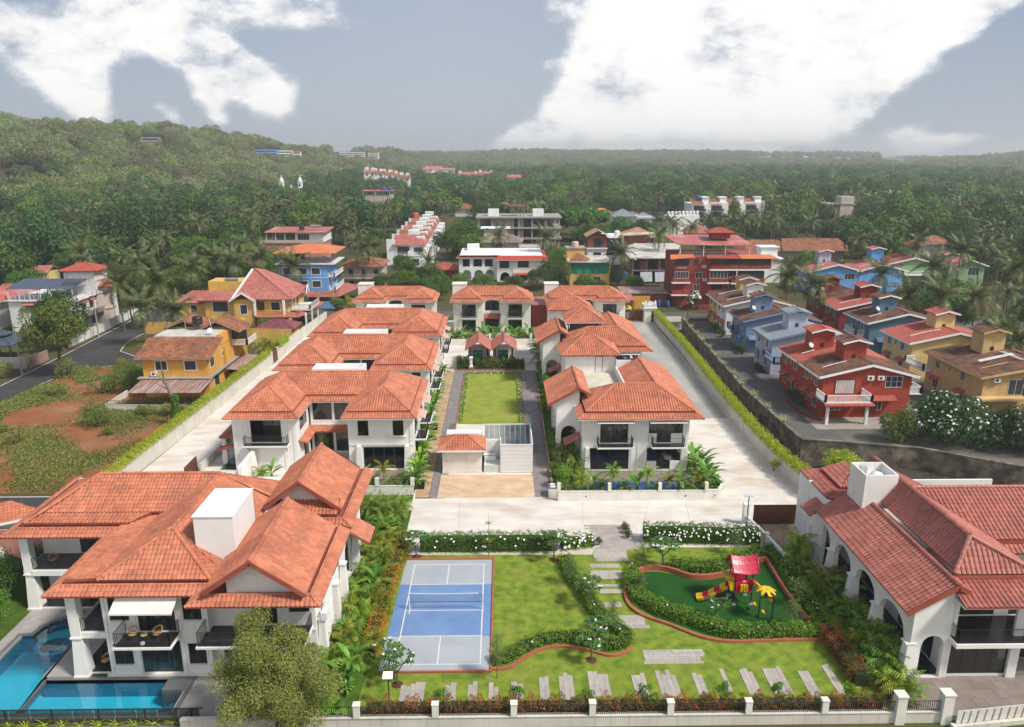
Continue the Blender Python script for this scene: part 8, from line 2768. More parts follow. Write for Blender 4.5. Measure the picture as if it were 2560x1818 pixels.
for(x,y,lb)in((36.6,171.8,'tall blue drum standing on the left of the red block entrance'),(38.6,171.5,'pale blue drum nearer the white flowered bush at the red block')):
 tag(MB().lathe(0,0,[(.35,0),(.38,.3),(.35,1.4),(.2,1.6)],10).mk('water_drum',M_TANKB,loc=(x,y,0),smooth=True),lb,'drum')
r=thing('house','small white house with maroon window hoods right of the red apartment block','house')
BX(66,76.5,205,214,0,6.5).box(71.5,76,207,211,6.5,9.4).box(65.6,77,204.4,214.4,6.5,6.7).box(71,76.4,206.6,211.4,9.4,9.6).mk('wall',W_WH2,r)
for s in(3.,):
 fwin(r,(66,205),(76.5,205),s,s+2,3.9,5.4,2,M_FRW,hood=M_PKT)
 fwin(r,(66,205),(76.5,205),s,s+2,.8,2.1,2,M_FRW,hood=M_PKT)
anchor(r,(71,209,0))
r=thing('house','old low country house with long weathered brown roofs behind the red block','house')
BX(80,112,246,256,0,3.8).mk('wall',W_PEACH,r)
rf=Roof(tw=.5,tl=.5,pscale=.7)
rf.slope([(78.5,244.5,3.6),(94,244.5,3.6),(92,251,6.6),(82,251,6.6)])
rf.slope([(94,257.5,3.6),(78.5,257.5,3.6),(82,251,6.6),(92,251,6.6)])
rf.slope([(78.5,257.5,3.6),(78.5,244.5,3.6),(82,251,6.6)])
rf.slope([(91,243.5,3.8),(114,243.5,3.8),(112,251.5,7.),(93,251.5,7.)])
rf.slope([(114,243.5,3.8),(114,258,3.8),(112,251.5,7.)])
rf.slope([(114,258,3.8),(91,258,3.8),(93,251.5,7.),(112,251.5,7.)])
rf.mk(r,M_BRT,W_GRC)
anchor(r,(96,251,0))
r=thing('building','grey concrete frame building under construction with rooftop scaffolding','building')
x0,x1,y0,y1=-8.,21.5,281,296
for z in(3.6,7.4,11.2):BX(x0-1,x1+1,y0-1,y1+1,z,z+.5).mk('floor_slab',W_GRC,r)
for i in range(7):
 x=x0+i*(x1-x0)/6
 BX(x-.3,x+.3,y0-.3,y0+.3,0,11.2).mk('column',W_GRC,r)
BX(x0+5,x0+13,y0+.4,y0+.7,4.1,11.2).box(x0+15,x0+16.5,y0+.4,y0+.7,0,11.2).box(x0+23,x0+26,y0+.4,y0+.7,0,7.4).mk('grey_infill',W_GRC,r)
BX(x0,x1,y1-2,y1-1.7,0,11.2).mk('back_wall',W_GRC,r)
BX(x0+3.5,x0+7.5,y0+3,y0+6,11.7,14.2).box(x0+20,x0+24,y0+3,y0+6,11.7,14.2).mk('roof_block',W_WH2,r)
sf=MB()
for i in range(6):
 for y in(y0+2,y0+5):sf.box(x0+11.5+i,x0+11.6+i,y,y+.12,11.7,16.)
sf.box(x0+11,x0+17,y0+1.6,y0+5.6,15.2,15.7)
sf.mk('scaffolding',pmat('rust_timber',(.25,.12,.08),rough=.9),r,kind='stuff')
anchor(r,(7,288,0))
r=thing('house','peach grey house with grey tiled gable and a white balustraded porch before the concrete frame','house')
BX(-6,6,250,259,0,6.2).box(6.01,13,244,252,0,5.).box(-5.5,2.5,252,258,6.2,10.2).mk('wall',W_PEACH,r)
rf=Roof(tw=.5,tl=.5,pscale=.7)
rf.slope([(-7,249,6),(7,249,6),(3,254,8.4),(-4,254,8.4)])
rf.slope([(7,249,6),(8,259,6),(3,254,8.4)])
rf.mk(r,pmat('brown_grey_tile',(.25,.2,.17),(.18,.14,.12),scale=1,rough=.8,isl=.15),W_GRC)
balustrade(r,[(6.1,243.9),(13.4,243.9),(13.4,251)],5.,1.1,W_WH2,.4)
BX(-6.5,3.2,251.4,258.4,10.2,10.4).mk('flat_roof',W_WH2,r)
fwin(r,(6.01,244),(13,244),1.2,5.6,.8,3.6,3,M_FRD)
fwin(r,(-6,250),(6,250),4.2,6.4,3.6,5.4,2,M_FRD)
anchor(r,(3,252,0))
r=thing('apartment_block','white stepped apartment building with brown sloping roofs and glass balconies far right','apartment block')
ax,ay=88,352
for i in range(4):
 x=ax+i*8.4
 BX(x,x+8.3,ay+i*1.2,ay+16,0,11.5+(.6 if i%2 else 0)).box(x+5.2,x+8.2,ay+3+i,ay+9,11.5,14.2).box(x+5,x+8.4,ay+2.6+i,ay+9.4,14.2,14.5).mk('block',W_WH2,r)
 rf=Roof(tw=.6,tl=.6,pscale=.5)
 rf.slope([(x-.2,ay-.6+i*1.2,11.4),(x+5.2,ay-.6+i*1.2,11.4),(x+5.2,ay+6+i,13.6),(x-.2,ay+6+i,13.6)])
 rf.mk(r,M_BRT,W_WH2)
 P,Q=(x,ay+i*1.2),(x+8.3,ay+i*1.2)
 for z in(2.4,5.6,8.6):
  fwin(r,P,Q,.6,5.6,z,z+2.1,4,M_DARK)
  BX(x+.2,x+6.2,ay+i*1.2-1.4,ay+i*1.2-.01,z-.4,z-.1).mk('balcony',W_GRC,r)
  BX(x+.2,x+6.2,ay+i*1.2-1.42,ay+i*1.2-1.36,z-.1,z+.8).mk('balcony_glass',M_GLD,r)
BX(ax+33.7,ax+34.2,ay+3,ay+16,0,12.6).mk('end_wall',W_WH2,r)
for k in range(3):
 for z in(2,5,8):fwin(r,(ax+34.2,ay+4),(ax+34.2,ay+16),1+k*3.8,2+k*3.8,z,z+1.8,1,M_DARK)
anchor(r,(105,358,0))
tank('blue water tank on the white stepped apartment building',91.5,356,13.6,1.1,1.6,M_TANKB)
for i,(x,y)in enumerate(((74,332),(79,333.5),(84,335))):
 r=thing('cottage',['white cottage row with rounded turrets, left unit','white cottage row with rounded turrets, middle unit','white cottage row with rounded turrets, right unit'][i],'cottage',(x,y,0),0,'turreted cottages below the white apartments')
 BX(-2.4,2.4,-3,4,0,8.).mk('wall',W_WH2,r)
 for k in range(3):MB().lathe(-1.6+k*1.6,-2,[(.6,8),(.65,9.6),(.3,9.9)],8).mk('turret',W_WH2,r)
r=thing('house','white house with grey gabled roof beyond the wide shade tree','house',(60,352,0))
BX(-8,9,-4,6,0,6.5).mk('wall',W_WH2,r)
rf=Roof(tw=.6,tl=.6,pscale=.5)
rf.hip(-9.5,2,-5.5,7,6.5,.5)
rf.hip(1,10.5,-5,6,5.5,.5)
rf.mk(r,M_GREYTILE,W_WH2)
for(x,y,c,lb)in((52,395,'o','small house with bright orange roof among the far palms'),(78,300,'p','small white house with red tiled roof between the palms'),(64,372,'b','brown roofed house among palms beyond the grey gabled house'),(-20,430,'b','brown roofed farmhouse at the far end of the white row'),(150,262,'b','brown roofed cottage deep in the trees on the right')):
 r=thing('house',lb,'house',(x,y,0))
 BX(-5,5,-4,4,0,4.2).mk('wall',W_WH,r)
 rf=Roof(tw=.6,tl=.6,pscale=.5)
 rf.hip(-6,6,-5,5,4.2,.5)
 rf.mk(r,{'o':M_SHEETO,'p':M_PKT,'b':M_BRT}[c],W_GRC)
r=thing('house','house with two blue tanks and red canopy among the palms below the church hill','house',(-70,440,0))
BX(-7,9,-4,6,0,11).mk('wall',W_PEACH,r)
BX(-8,9.5,-5,6.5,13.2,13.5).mk('sheet_canopy',M_SHEETR,r)
for x in(-7,0,8):BX(x-.15,x+.15,-4.5,-4.2,11,13.2).mk('post',M_FRW,r)
tank('left blue tank on the house below the church hill',-66,441,13.5,1.3,2,M_TANKB)
tank('right blue tank on the house below the church hill',-62.5,441,13.5,1.3,2,M_TANKB)
r=thing('church','white church with twin domed bell towers among the palms','church',(-134,500,-6))
r.scale=(.72,.72,.95)
BX(-5.5,5.5,0,22,0,15).mk('nave',W_WH2,r)
MB().add([(-5.6,-.4,15),(5.6,-.4,15),(3.2,-.4,18.4),(1.6,-.4,18.8),(0,-.4,21.5),(-1.6,-.4,18.8),(-3.2,-.4,18.4),(-5.6,.4,15),(5.6,.4,15),(3.2,.4,18.4),(1.6,.4,18.8),(0,.4,21.5),(-1.6,.4,18.8),(-3.2,.4,18.4)],[tuple(range(7)),tuple(range(13,6,-1))]+[(i,7+i,7+(i+1)%7,(i+1)%7)for i in range(7)]).mk('gable',W_WH2,r)
for x in(-8.2,8.2):
 t=BX(x-2.2,x+2.2,-2,2.4,0,19).box(x-2.5,x+2.5,-2.3,2.7,19,19.5).box(x-1.7,x+1.7,-1.5,1.9,19.5,23)
 t=t.mk('bell_tower',W_WH2,r)
 MB().lathe(x,.2,[(2.1,23),(2.1,23.4),(1.7,24.4),(1.,25.6),(.3,26.2),(.3,27.4),(.05,27.6)],10).mk('dome',W_WH2,t,smooth=True)
 for z in(12,20.2):BX(x-.5,x+.5,-2.25,-2.02,z,z+2).mk('belfry_opening',M_DARK,t)
def zsurf(x,y):
 return float(terrain_h(np.array([x]),np.array([y]))[0])
def on_ridge(px,py_,D):
 d=px_dir(px,py_)
 k=D/math.hypot(d.x,d.y)
 return d.x*k,d.y*k,CAM_H+d.z*k
for(px,py_,D,w,h,m,lb,nm)in((665,372,930,24,9,'g','pale blue glass office block on the left ridge','office_block'),(705,374,940,22,7.5,'w','long white building on the left ridge right of the blue one','building'),(742,376,930,8,5,'r','small white building with red top on the left ridge','building'),(375,340,790,15,6,'c','unfinished concrete building among the trees on the left ridge','building'),(850,378,1400,26,5,'b','blue roofed shed far along the ridge','shed'),(880,379,1300,40,9,'w','wide white building far along the ridge','building'),(934,386,1250,16,22,'w','white tower block with red roof on the ridge','tower_block')):
 x,y,z=on_ridge(px,py_,D)
 z0=min(zsurf(x,y),z-h)-2
 r=thing(nm,lb,'building',(x,y,z0),-math.atan2(x,y)*.7)
 H_=z-z0+(4 if nm=='tower_block' else-1)
 BX(-w/2,w/2,0,14,0,H_).mk('wall',{'g':W_SKY,'w':W_WH2,'r':W_WH2,'c':W_GRC,'b':W_BLUE}[m],r)
 if m=='r' or nm=='tower_block':BX(-w/2-.5,w/2+.5,-.5,14.5,H_,H_+1.6).mk('roof',W_RED,r)
 for k in range(3):
  z_=H_-2.6-3.*k
  BX(-w/2+1,w/2-1,-.15,-.02,z_,z_+1.5).mk('window_band',M_GLD,r)
k=0
for(px,py_,D,w)in((925,428,640,9),(946,431,640,9),(968,433,645,9),(985,436,650,8),(1012,441,640,9),(1070,420,900,11),(1085,416,1000,20),(1112,421,950,24),(1170,432,900,22),(1215,430,900,17),(1290,440,760,16)):
 x,y,z=on_ridge(px,py_+6,D)
 g=zsurf(x,y)
 z0=max(min(z-7,g),g-1)
 r=thing('house','white villa with brown roof on the far slope' if k<5 else 'red roofed house on the far slope','house',(x,y,z0),-math.atan2(x,y)*.5,'houses on the far slopes')
 hh=max(z-z0+1,5)
 BX(-w/2,w/2,-4,5,0,hh).mk('wall',W_WH2,r)
 rf=MB()
 a_,b_=-w/2-.6,w/2+.6
 rf.hexa([(a_,-4.8,hh),(b_,-4.8,hh),(b_,5.6,hh),(a_,5.6,hh)],[(a_,.2,hh+2.4),(b_,.2,hh+2.4),(b_,.6,hh+2.4),(a_,.6,hh+2.4)])
 rf.mk('roof',M_BRT if k<5 else M_SHEETR,r)
 if k<5 or k in(8,9):BX(-w/2+.5,-w/2+3.5,-1,3,hh,hh+4).box(w/2-3.5,w/2-1,-1,3,hh,hh+3.6).mk('roof_tank_block',W_WH2,r)
 for s in(-w/4,w/4):BX(s-.8,s+.8,-4.12,-4.01,hh-2.6,hh-1.).mk('window',M_GLD,r)
 k+=1
r=thing('building','small raw concrete building above the trees on the right','building',(158,352,0))
BX(-3,3,-3,3,0,15).box(-10,3.4,-3.4,3.4,11.6,12).mk('frame',W_PEACH,r)
for i in range(14):
 px=1905+i*27+random.uniform(-8,8)
 x,y,z=on_ridge(px,392+abs(i-4)*1.2,2380+(400 if i>9 else 0))
 g=zsurf(x,y)
 w=random.uniform(7,20)
 o=BX(-w/2,w/2,-6,6,-4,z-g+random.uniform(1,8)).mk('house',random.choice([W_WH2,W_PEACH,W_PINK,W_WH]),loc=(x,y,g))
 tag(o,'pale house on the right skyline','house','houses on the right skyline')
 # === plants
L_TREE=[leafmat('leaf_mid_green',[(.045,.098,.018),(.083,.165,.027),(.128,.225,.038)],var=.28),leafmat('leaf_dark_green',[(.026,.067,.019),(.048,.109,.026),(.08,.16,.035)],var=.25),leafmat('leaf_bright_green',[(.075,.163,.018),(.119,.225,.025),(.175,.288,.037)],var=.2)]
L_OLIVE=leafmat('leaf_olive',[(.13,.16,.035),(.24,.27,.06),(.36,.37,.1)],var=.1)
L_LIGHT=leafmat('leaf_light_green',[(.09,.14,.025),(.15,.21,.04),(.21,.27,.06)],var=.1)
L_HILL=leafmat('hill_foliage',[(.09,.13,.035),(.16,.22,.055),(.25,.31,.08),(.27,.25,.13)],var=.38,patch=.5)
L_BROWNH=leafmat('dry_hill_foliage',[(.2,.16,.1),(.27,.21,.14),(.24,.24,.12)],var=.3)
L_PALM=leafmat('coconut_frond',[(.04,.07,.02),(.075,.115,.03),(.14,.17,.05),(.24,.21,.08)],var=.22,trans=.2,rough=.4)
L_ARECA=leafmat('areca_frond',[(.09,.19,.02),(.18,.3,.03),(.36,.42,.05)],var=.25,trans=.3)
L_ARECAY=leafmat('golden_areca_frond',[(.13,.19,.015),(.28,.31,.02),(.42,.4,.04)],var=.15,trans=.35)
L_BROAD=leafmat('banana_leaf',[(.06,.17,.02),(.11,.28,.03),(.2,.38,.05)],var=.2,trans=.3,rough=.35,spec=.5)
L_HEDGE=leafmat('hedge_leaf',[(.07,.17,.012),(.17,.33,.022),(.31,.48,.04)],var=.05,rough=.45)
L_HEDGED=leafmat('tall_hedge_leaf',[(.05,.15,.015),(.1,.25,.02),(.18,.34,.035)],var=.05)
L_LIME=leafmat('lime_leaf',[(.2,.32,.02),(.42,.52,.03),(.62,.62,.07)],var=.05,trans=.35)
L_CROT=leafmat('croton_leaf',[(.07,.15,.015),(.26,.3,.02),(.6,.36,.03),(.62,.2,.04)],var=.05,patch=.6)
L_CROTR=leafmat('copper_leaf',[(.06,.13,.02),(.2,.16,.03),(.48,.13,.04),(.58,.2,.06)],var=.05,patch=.7)
L_MIX=leafmat('mixed_bed_leaf',[(.026,.078,.016),(.065,.169,.021),(.156,.286,.026),(.286,.13,.039)],var=.05,patch=.6)
L_SCRUB=leafmat('scrub_leaf',[(.1,.15,.03),(.17,.23,.04),(.27,.31,.07),(.3,.27,.12)],var=.15,patch=.5)
M_FLOW=pmat('white_petal',(.8,.8,.76),rough=.6)
M_FLOWP=pmat('magenta_petal',(.45,.03,.22),rough=.6)
M_BARK=pmat('bark',(.13,.1,.075),(.08,.06,.045),scale=4,rough=.95,bump=.6,bscale=20)
M_PBARK=pmat('palm_bark',(.16,.13,.105),(.11,.09,.07),scale=2,rough=.95,stretch=(1,1,8))
M_SOIL=pmat('bed_soil',(.1,.045,.022),(.07,.03,.016),scale=2,rough=.95)
M_CORE=pmat('dark_hedge_core',(.025,.035,.012),rough=1.)
def rand_dirs(n,up=.0):
 d=RNG.normal(size=(n,3))
 d[:,2]+=up
 d/=np.linalg.norm(d,axis=1)[:,None]+1e-9
 return d
def leaf_mesh(name,C,D,size,mat,aspect=.45,N=None,jit=.3,quads=None):
 n=len(C)
 size=np.broadcast_to(size,(n,))*RNG.uniform(1-jit,1+jit,n)
 if N is None:N=rand_dirs(n)
 else:
  N=N/(np.linalg.norm(N,axis=1)[:,None]+1e-9)
  D=D-N*((D*N).sum(1)*.85)[:,None]
  D=D/(np.linalg.norm(D,axis=1)[:,None]+1e-9)
 S=np.cross(D,N)
 S/=np.linalg.norm(S,axis=1)[:,None]+1e-9
 a=D*size[:,None]*.5
 b=S*(size*aspect*.5)[:,None]
 bend=np.cross(S,D)*(size*.12)[:,None]
 V=np.stack([C-a,C+b+bend,C+a,C-b+bend],1).reshape(-1,3)
 F=np.arange(4*n).reshape(-1,4)
 return np_mesh(name,V,F,mat)
def crown_points(n,rx,ry,rz,lumps,lr,zc=0,flat=.0,seed=0):
 g=np.random.default_rng(seed)
 th=g.uniform(0,2*PI,lumps)
 cz=g.uniform(-.35,1,lumps)
 rr=np.sqrt(np.clip(1-cz**2,0,1))
 k=g.uniform(.45,.95,lumps)
 C=np.stack([rx*rr*np.cos(th)*k,ry*rr*np.sin(th)*k,rz*cz*k],1)
 LR=lr*g.uniform(.65,1.25,lumps)
 wgt=LR**2
 idx=g.choice(lumps,n,p=wgt/wgt.sum())
 d=g.normal(size=(n,3))
 d[:,2]+=.35
 d/=np.linalg.norm(d,axis=1)[:,None]
 r=g.uniform(.55,1.05,n)**.6
 P=C[idx]+d*(LR[idx]*r)[:,None]*np.array([1,1,1-flat])
 P[:,2]+=zc
 return P,d
CROWNS,CROWNS_FAR={},{}
BARK_ME=[]
def crown_mesh(key,mat,n=2600,size=.42,seed=1,rx=4.2,ry=4.,rz=3.4,lumps=26,lr=1.45):
 P,d=crown_points(n,rx,ry,rz,lumps,lr,seed=seed)
 D=d*.5+RNG.normal(size=(n,3))*.7
 D/=np.linalg.norm(D,axis=1)[:,None]
 return leaf_mesh('crown',P,D,size,mat,aspect=.62,N=d+RNG.normal(size=(n,3))*.55)
for i in range(5):
 for j,mt in enumerate(L_TREE):
  if j==0 or i<3:CROWNS.setdefault(j,[]).append(crown_mesh(i,mt,6500,.34,seed=10+i+j*7,rx=4.3-.3*(i%2),ry=4.1,rz=[3.2,3.9,2.6,3.4,3.][i],lumps=[26,34,22,40,18][i],lr=[1.5,1.3,1.6,1.15,1.7][i]))
def trunk_mesh(seed,h=5.,r=.28,limbs=5,spread=2.2):
 g=random.Random(seed)
 mb=MB()
 lean=(g.uniform(-.4,.4),g.uniform(-.4,.4))
 top=(lean[0],lean[1],h*.62)
 mb.tube([(0,0,-.3),(lean[0]*.3,lean[1]*.3,h*.3),top],[r*1.3,r,r*.8],7)
 for k in range(limbs):
  a=2*PI*k/limbs+g.uniform(-.4,.4)
  s=spread*g.uniform(.6,1)
  mb.tube([top,(top[0]+s*.45*math.cos(a),top[1]+s*.45*math.sin(a),h*.82),(top[0]+s*math.cos(a),top[1]+s*math.sin(a),h*g.uniform(1.,1.25))],[r*.6,r*.4,r*.12],5)
 me=bpy.data.meshes.new('trunk')
 me.from_pydata(mb.v,[],mb.f)
 me.materials.append(M_BARK)
 return me
TRUNKS=[trunk_mesh(s)for s in range(4)]
def tree(label,x,y,h=10,r=4.5,kind=0,group=None,z=None,name='tree',cat='tree',crown=None,seed=None,cz=None):
 g=random.Random(seed if seed is not None else int(x*31+y*17)&0xffff)
 z=zsurf(x,y)if z is None else z
 t=thing(name,label,cat,(x,y,z),g.uniform(0,6.28),group)
 me=crown or g.choice(CROWNS[kind])
 ch=r/4.9
 vz=min((h*.42)/3.9,ch*1.25)
 c=link_mesh('crown',me,t)
 c.scale=(ch,ch,vz)
 c.location=(0,0,h-4.3*vz if cz is None else cz)
 k=link_mesh('trunk',g.choice(TRUNKS),t)
 k.scale=(ch*.95,ch*.95,max(.3,(h-4.3*vz)/5.*1.))
 return t
def frond_mesh(L=4.6,pairs=26,droop=1.,seed=0,leaf=1.,mat=None,wleaf=.07,name='frond',rise=.55):
 g=random.Random(seed)
 V,F=[],[]
 pts=[]
 n=12
 x=z=0
 ang=rise+g.uniform(-.1,.1)
 for i in range(n+1):
  pts.append((x,.0,z))
  ang-=droop*(1.5/n)*(1.15 if i>3 else.7)
  x+=math.cos(ang)*L/n
  z+=math.sin(ang)*L/n
 pts=[Vector(p)for p in pts]
 mb=MB()
 mb.tube([pts[0],pts[4],pts[8],pts[12]],[.05,.035,.02,.008],3,cap=False)
 for i in range(pairs):
  t=(i+.8)/pairs
  f=t*n
  k=min(int(f),n-1)
  p=pts[k].lerp(pts[k+1],f-k)
  d=(pts[k+1]-pts[k]).normalized()
  ll=leaf*(math.sin(PI*min(1,.12+t*.92))**.6)*g.uniform(.85,1.1)
  for sgn in(-1,1):
   hang=-.35-.55*t+g.uniform(-.2,.15)
   q=p+Vector((d.x*.45,sgn*.85,d.z*.3+hang)).normalized()*ll
   m_=p.lerp(q,.5)+Vector((0,0,.1*ll))
   w=d*(wleaf*(1 if t<.9 else.7))
   o=len(mb.v)
   mb.v+=[tuple(p-w*.5),tuple(p+w*.5),tuple(m_+w*.6),tuple(m_-w*.6),tuple(q)]
   mb.f+=[(o,o+1,o+2,o+3),(o+3,o+2,o+4)]
   mb.m+=[0,0]
 return mb
def mb_mesh(mb,name,mat):
 me=bpy.data.meshes.new(name)
 me.from_pydata(mb.v,[],mb.f)
 me.materials.append(mat)
 return me
FRONDS=[mb_mesh(frond_mesh(4.8,30,d,s,1.05,wleaf=.085,rise=r_),'frond',L_PALM)for s,(d,r_)in enumerate(((.9,.5),(1.15,.55),(.7,.8),(1.35,.25),(1.5,.0)))]
def palm_crown_mb(nf=20,seed=0,pairs=14,L=4.6,wleaf=.17,leaf=1.):
 g=random.Random(seed)
 mb=MB()
 for k in range(nf):
  t=k/nf
  rise=1.25-1.75*t+g.uniform(-.1,.1)
  f=frond_mesh(L*g.uniform(.85,1.05),pairs,.75+.7*t,seed*50+k,leaf,wleaf=wleaf,rise=rise)
  a=k*2.4+g.uniform(-.25,.25)
  m=Matrix.Rotation(a,4,'Z')
  o=len(mb.v)
  mb.v+=[tuple(m@Vector(v))for v in f.v]
  mb.f+=[tuple(i+o for i in q)for q in f.f]
  mb.m+=f.m
 return mb
PCROWN=[mb_mesh(palm_crown_mb(20,s),'crown',L_PALM)for s in range(4)]
PCROWN_FAR=[mb_mesh(palm_crown_mb(13,s+9,6,4.4,.55,1.1),'far_palm_crown',L_PALM)for s in range(3)]
def ptrunk(seed,h=10.):
 g=random.Random(seed)
 b=g.uniform(-1,1)*.9
 mb=MB()
 n=7
 mb.tube([(b*((i/n)**2-(i/n))*1.2,0,h*i/n-(.2 if i==0 else 0))for i in range(n+1)],[.26]+[.17-.05*i/n for i in range(n)],7)
 return mb_mesh(mb,'trunk',M_PBARK)
PTRUNK=[ptrunk(s)for s in range(4)]
COCO=mb_mesh(MB().lathe(0,0,[(.02,-.16),(.12,-.1),(.14,0),(.1,.1),(.02,.14)],7),'coconut',pmat('coconut_husk',(.22,.17,.04),rough=.6))
def palm(label,x,y,h,near=False,group='coconut palms',r=1.,z=None,seed=None):
 g=random.Random(seed if seed is not None else int(x*37+y*13)&0xffff)
 z=zsurf(x,y)if z is None else z
 t=thing('coconut_palm',label,'palm tree',(x,y,z),g.uniform(0,6.28),group)
 k=link_mesh('trunk',g.choice(PTRUNK),t)
 k.scale=(1,1,h/10.)
 if near:
  nf=21
  for i in range(nf):
   q=i/nf
   o=link_mesh('frond',FRONDS[0 if q<.45 else(1 if q<.75 else 3)]if i%3 else FRONDS[2 if q<.5 else 4],t,(0,0,h+.1))
   s=r*g.uniform(.85,1.1)
   o.scale=(s,s,s)
   o.rotation_euler=(0,-(.75-1.25*q)+g.uniform(-.1,.1),i*2.4+g.uniform(-.2,.2))
  for i in range(5):o=link_mesh('coconut',COCO,t,(.3*math.cos(i*1.3),.3*math.sin(i*1.3),h-.25))
 else:
  o=link_mesh('crown',g.choice(PCROWN),t,(0,0,h))
  s=r*g.uniform(.9,1.1)
  o.scale=(s,s,s)
 return t
def hedge(label,path,w,h,mat,dens=420,size=.1,base=.0,name='hedge',group=None,flowers=0,fmat=None,aspect=.5,bumps=.12,fsize=.09,smooth=True,core=True,up=.3,cat='hedge',rag=1.):
 P=smooth_path(path)if smooth and len(path)>2 else[tuple(p[:2])for p in path]
 ox,oy=P[0]
 P=np.array(P)-np.array([ox,oy])
 seg=np.diff(P,axis=0)
 ln=np.hypot(seg[:,0],seg[:,1])
 L_=ln.sum()
 cum=np.concatenate([[0],np.cumsum(ln)])
 n=int(L_*dens*(w+2*h)/2.6)
 def place(n,shell=True):
  s=RNG.uniform(0,L_,n)
  k=np.clip(np.searchsorted(cum,s)-1,0,len(seg)-1)
  t=(s-cum[k])/ln[k]
  c=P[k]+seg[k]*t[:,None]
  nrm=np.stack([-seg[k,1],seg[k,0]],1)/ln[k][:,None]
  q=RNG.uniform(0,2*h+w,n)
  side=np.where(q<h,-1.,np.where(q<h+w,.0,1.))
  dep=RNG.uniform(0,.16 if shell else.02,n)*(w+h)-.06*rag*(w+h)*RNG.uniform(0,1,n)
  v=np.where(side<0,q,np.where(side>0,2*h+w-q,h-dep))
  u=np.where(side<0,-w/2+dep,np.where(side>0,w/2-dep,q-h-w/2))
  rnd=np.clip((v/h-.75)*4,0,1)*np.clip((np.abs(u)/(w/2)-.6)*2.5,0,1)
  u=u*(1-.14*rnd)
  v=np.maximum(v*(1-.1*rnd),.02)
  ca,sa=np.where(side==0,.3*u/w,side),np.where(side==0,1.,.25+.5*rnd)
  bump=bumps*(np.sin(s*5.1/max(w,.3)+1.7*np.sin(s*1.3))+.6*np.sin(s*9.7+2))
  v=v*(1+bump)
  X=c+nrm*(u*(1+.6*bump))[:,None]
  pts=np.stack([X[:,0],X[:,1],v+base],1)
  out=np.stack([nrm[:,0]*ca,nrm[:,1]*ca,sa*1.+up],1)
  return pts,out/np.linalg.norm(out,axis=1)[:,None]
 pts,out=place(n)
 D=out+RNG.normal(size=pts.shape)*.55
 D/=np.linalg.norm(D,axis=1)[:,None]
 t=thing(name,label,cat,(ox,oy,0),0,group)
 link_mesh('foliage',leaf_mesh('foliage',pts,D,size,mat,aspect,N=out+RNG.normal(size=pts.shape)*.75),t)
 if core:
  mb=MB()
  for i in range(len(P)-1):
   a,b=Vector((*P[i],0)),Vector((*P[i+1],0))
   mb.bar(a+Vector((0,0,base+h*.42)),b+Vector((0,0,base+h*.42)),w*.55,h*.74)
  mb.mk('stems',M_CORE,t)  # added solid core, coloured near-black for the hedge's dark inside
 if flowers:
  pts,out=place(flowers,False)
  keep=pts[:,2]>base+h*.35
  pts,out=pts[keep],out[keep]
  V,F=[],[]
  m=len(pts)
  allP,allD,allN=[],[],[]
  for k in range(5):
   a=2*PI*k/5
   ref=np.cross(out,np.array([.3,.2,1.]))
   ref/=np.linalg.norm(ref,axis=1)[:,None]
   b2=np.cross(out,ref)
   d=ref*math.cos(a)+b2*math.sin(a)
   allP.append(pts+out*.03+d*fsize*.5)
   allD.append(d)
   allN.append(out)
  me=leaf_mesh('blossom',np.concatenate(allP),np.concatenate(allD),fsize,fmat or M_FLOW,.8,np.concatenate(allN),.1)
  link_mesh('blossom',me,t,kind='stuff')
 return t
def areca_mesh(nf=16,L=1.5,seed=0,mat=None,pairs=12,erect=1.1):
 g=random.Random(seed)
 mb=MB()
 for k in range(nf):
  t=k/nf
  f=frond_mesh(L*g.uniform(.8,1.15),pairs,1.1+.6*t,seed*77+k,.4*L/1.5,wleaf=.055*L/1.5,rise=erect+.3-.95*t+g.uniform(-.15,.15))
  a=k*2.4+g.uniform(-.3,.3)
  m=Matrix.Translation((g.uniform(-.12,.12),g.uniform(-.12,.12),.25+.5*(1-t)*L/1.5))@Matrix.Rotation(a,4,'Z')
  o=len(mb.v)
  mb.v+=[tuple(m@Vector(v))for v in f.v]
  mb.f+=[tuple(i+o for i in q)for q in f.f]
  mb.m+=f.m
 return mb_mesh(mb,'fronds',mat)
ARECA=[areca_mesh(18,1.6,s,L_ARECA)for s in range(3)]
ARECAY=[areca_mesh(15,1.5,s+5,L_ARECAY)for s in range(3)]
ASTEM=mb_mesh(MB().tube([(0,0,-.05),(.02,0,1.2)],[.05,.035],6).tube([(.1,.05,-.05),(.14,.08,.7)],[.03,.025],5),'stem',pmat('areca_stem',(.26,.3,.08),rough=.5))
def blade(mb,base,d,L,w,droop,up):
 base=Vector(base)
 d=Vector((d[0],d[1],0)).normalized()
 side=Vector((-d.y,d.x,0))
 n=6
 ang=up
 p=base.copy()
 prev=None
 for i in range(n+1):
  t=i/n
  ww=w*(math.sin(PI*min(.98,.08+t*.9))**.7)*.5
  o=len(mb.v)
  mb.v+=[tuple(p+side*ww+Vector((0,0,.16*ww))),tuple(p),tuple(p-side*ww+Vector((0,0,.16*ww)))]
  if prev is not None:
   mb.f+=[(prev,prev+1,o+1,o),(prev+1,prev+2,o+2,o+1)]
   mb.m+=[0,0]
  prev=o
  p=p+(d*math.cos(ang)+Vector((0,0,math.sin(ang))))*L/n
  ang-=droop/n
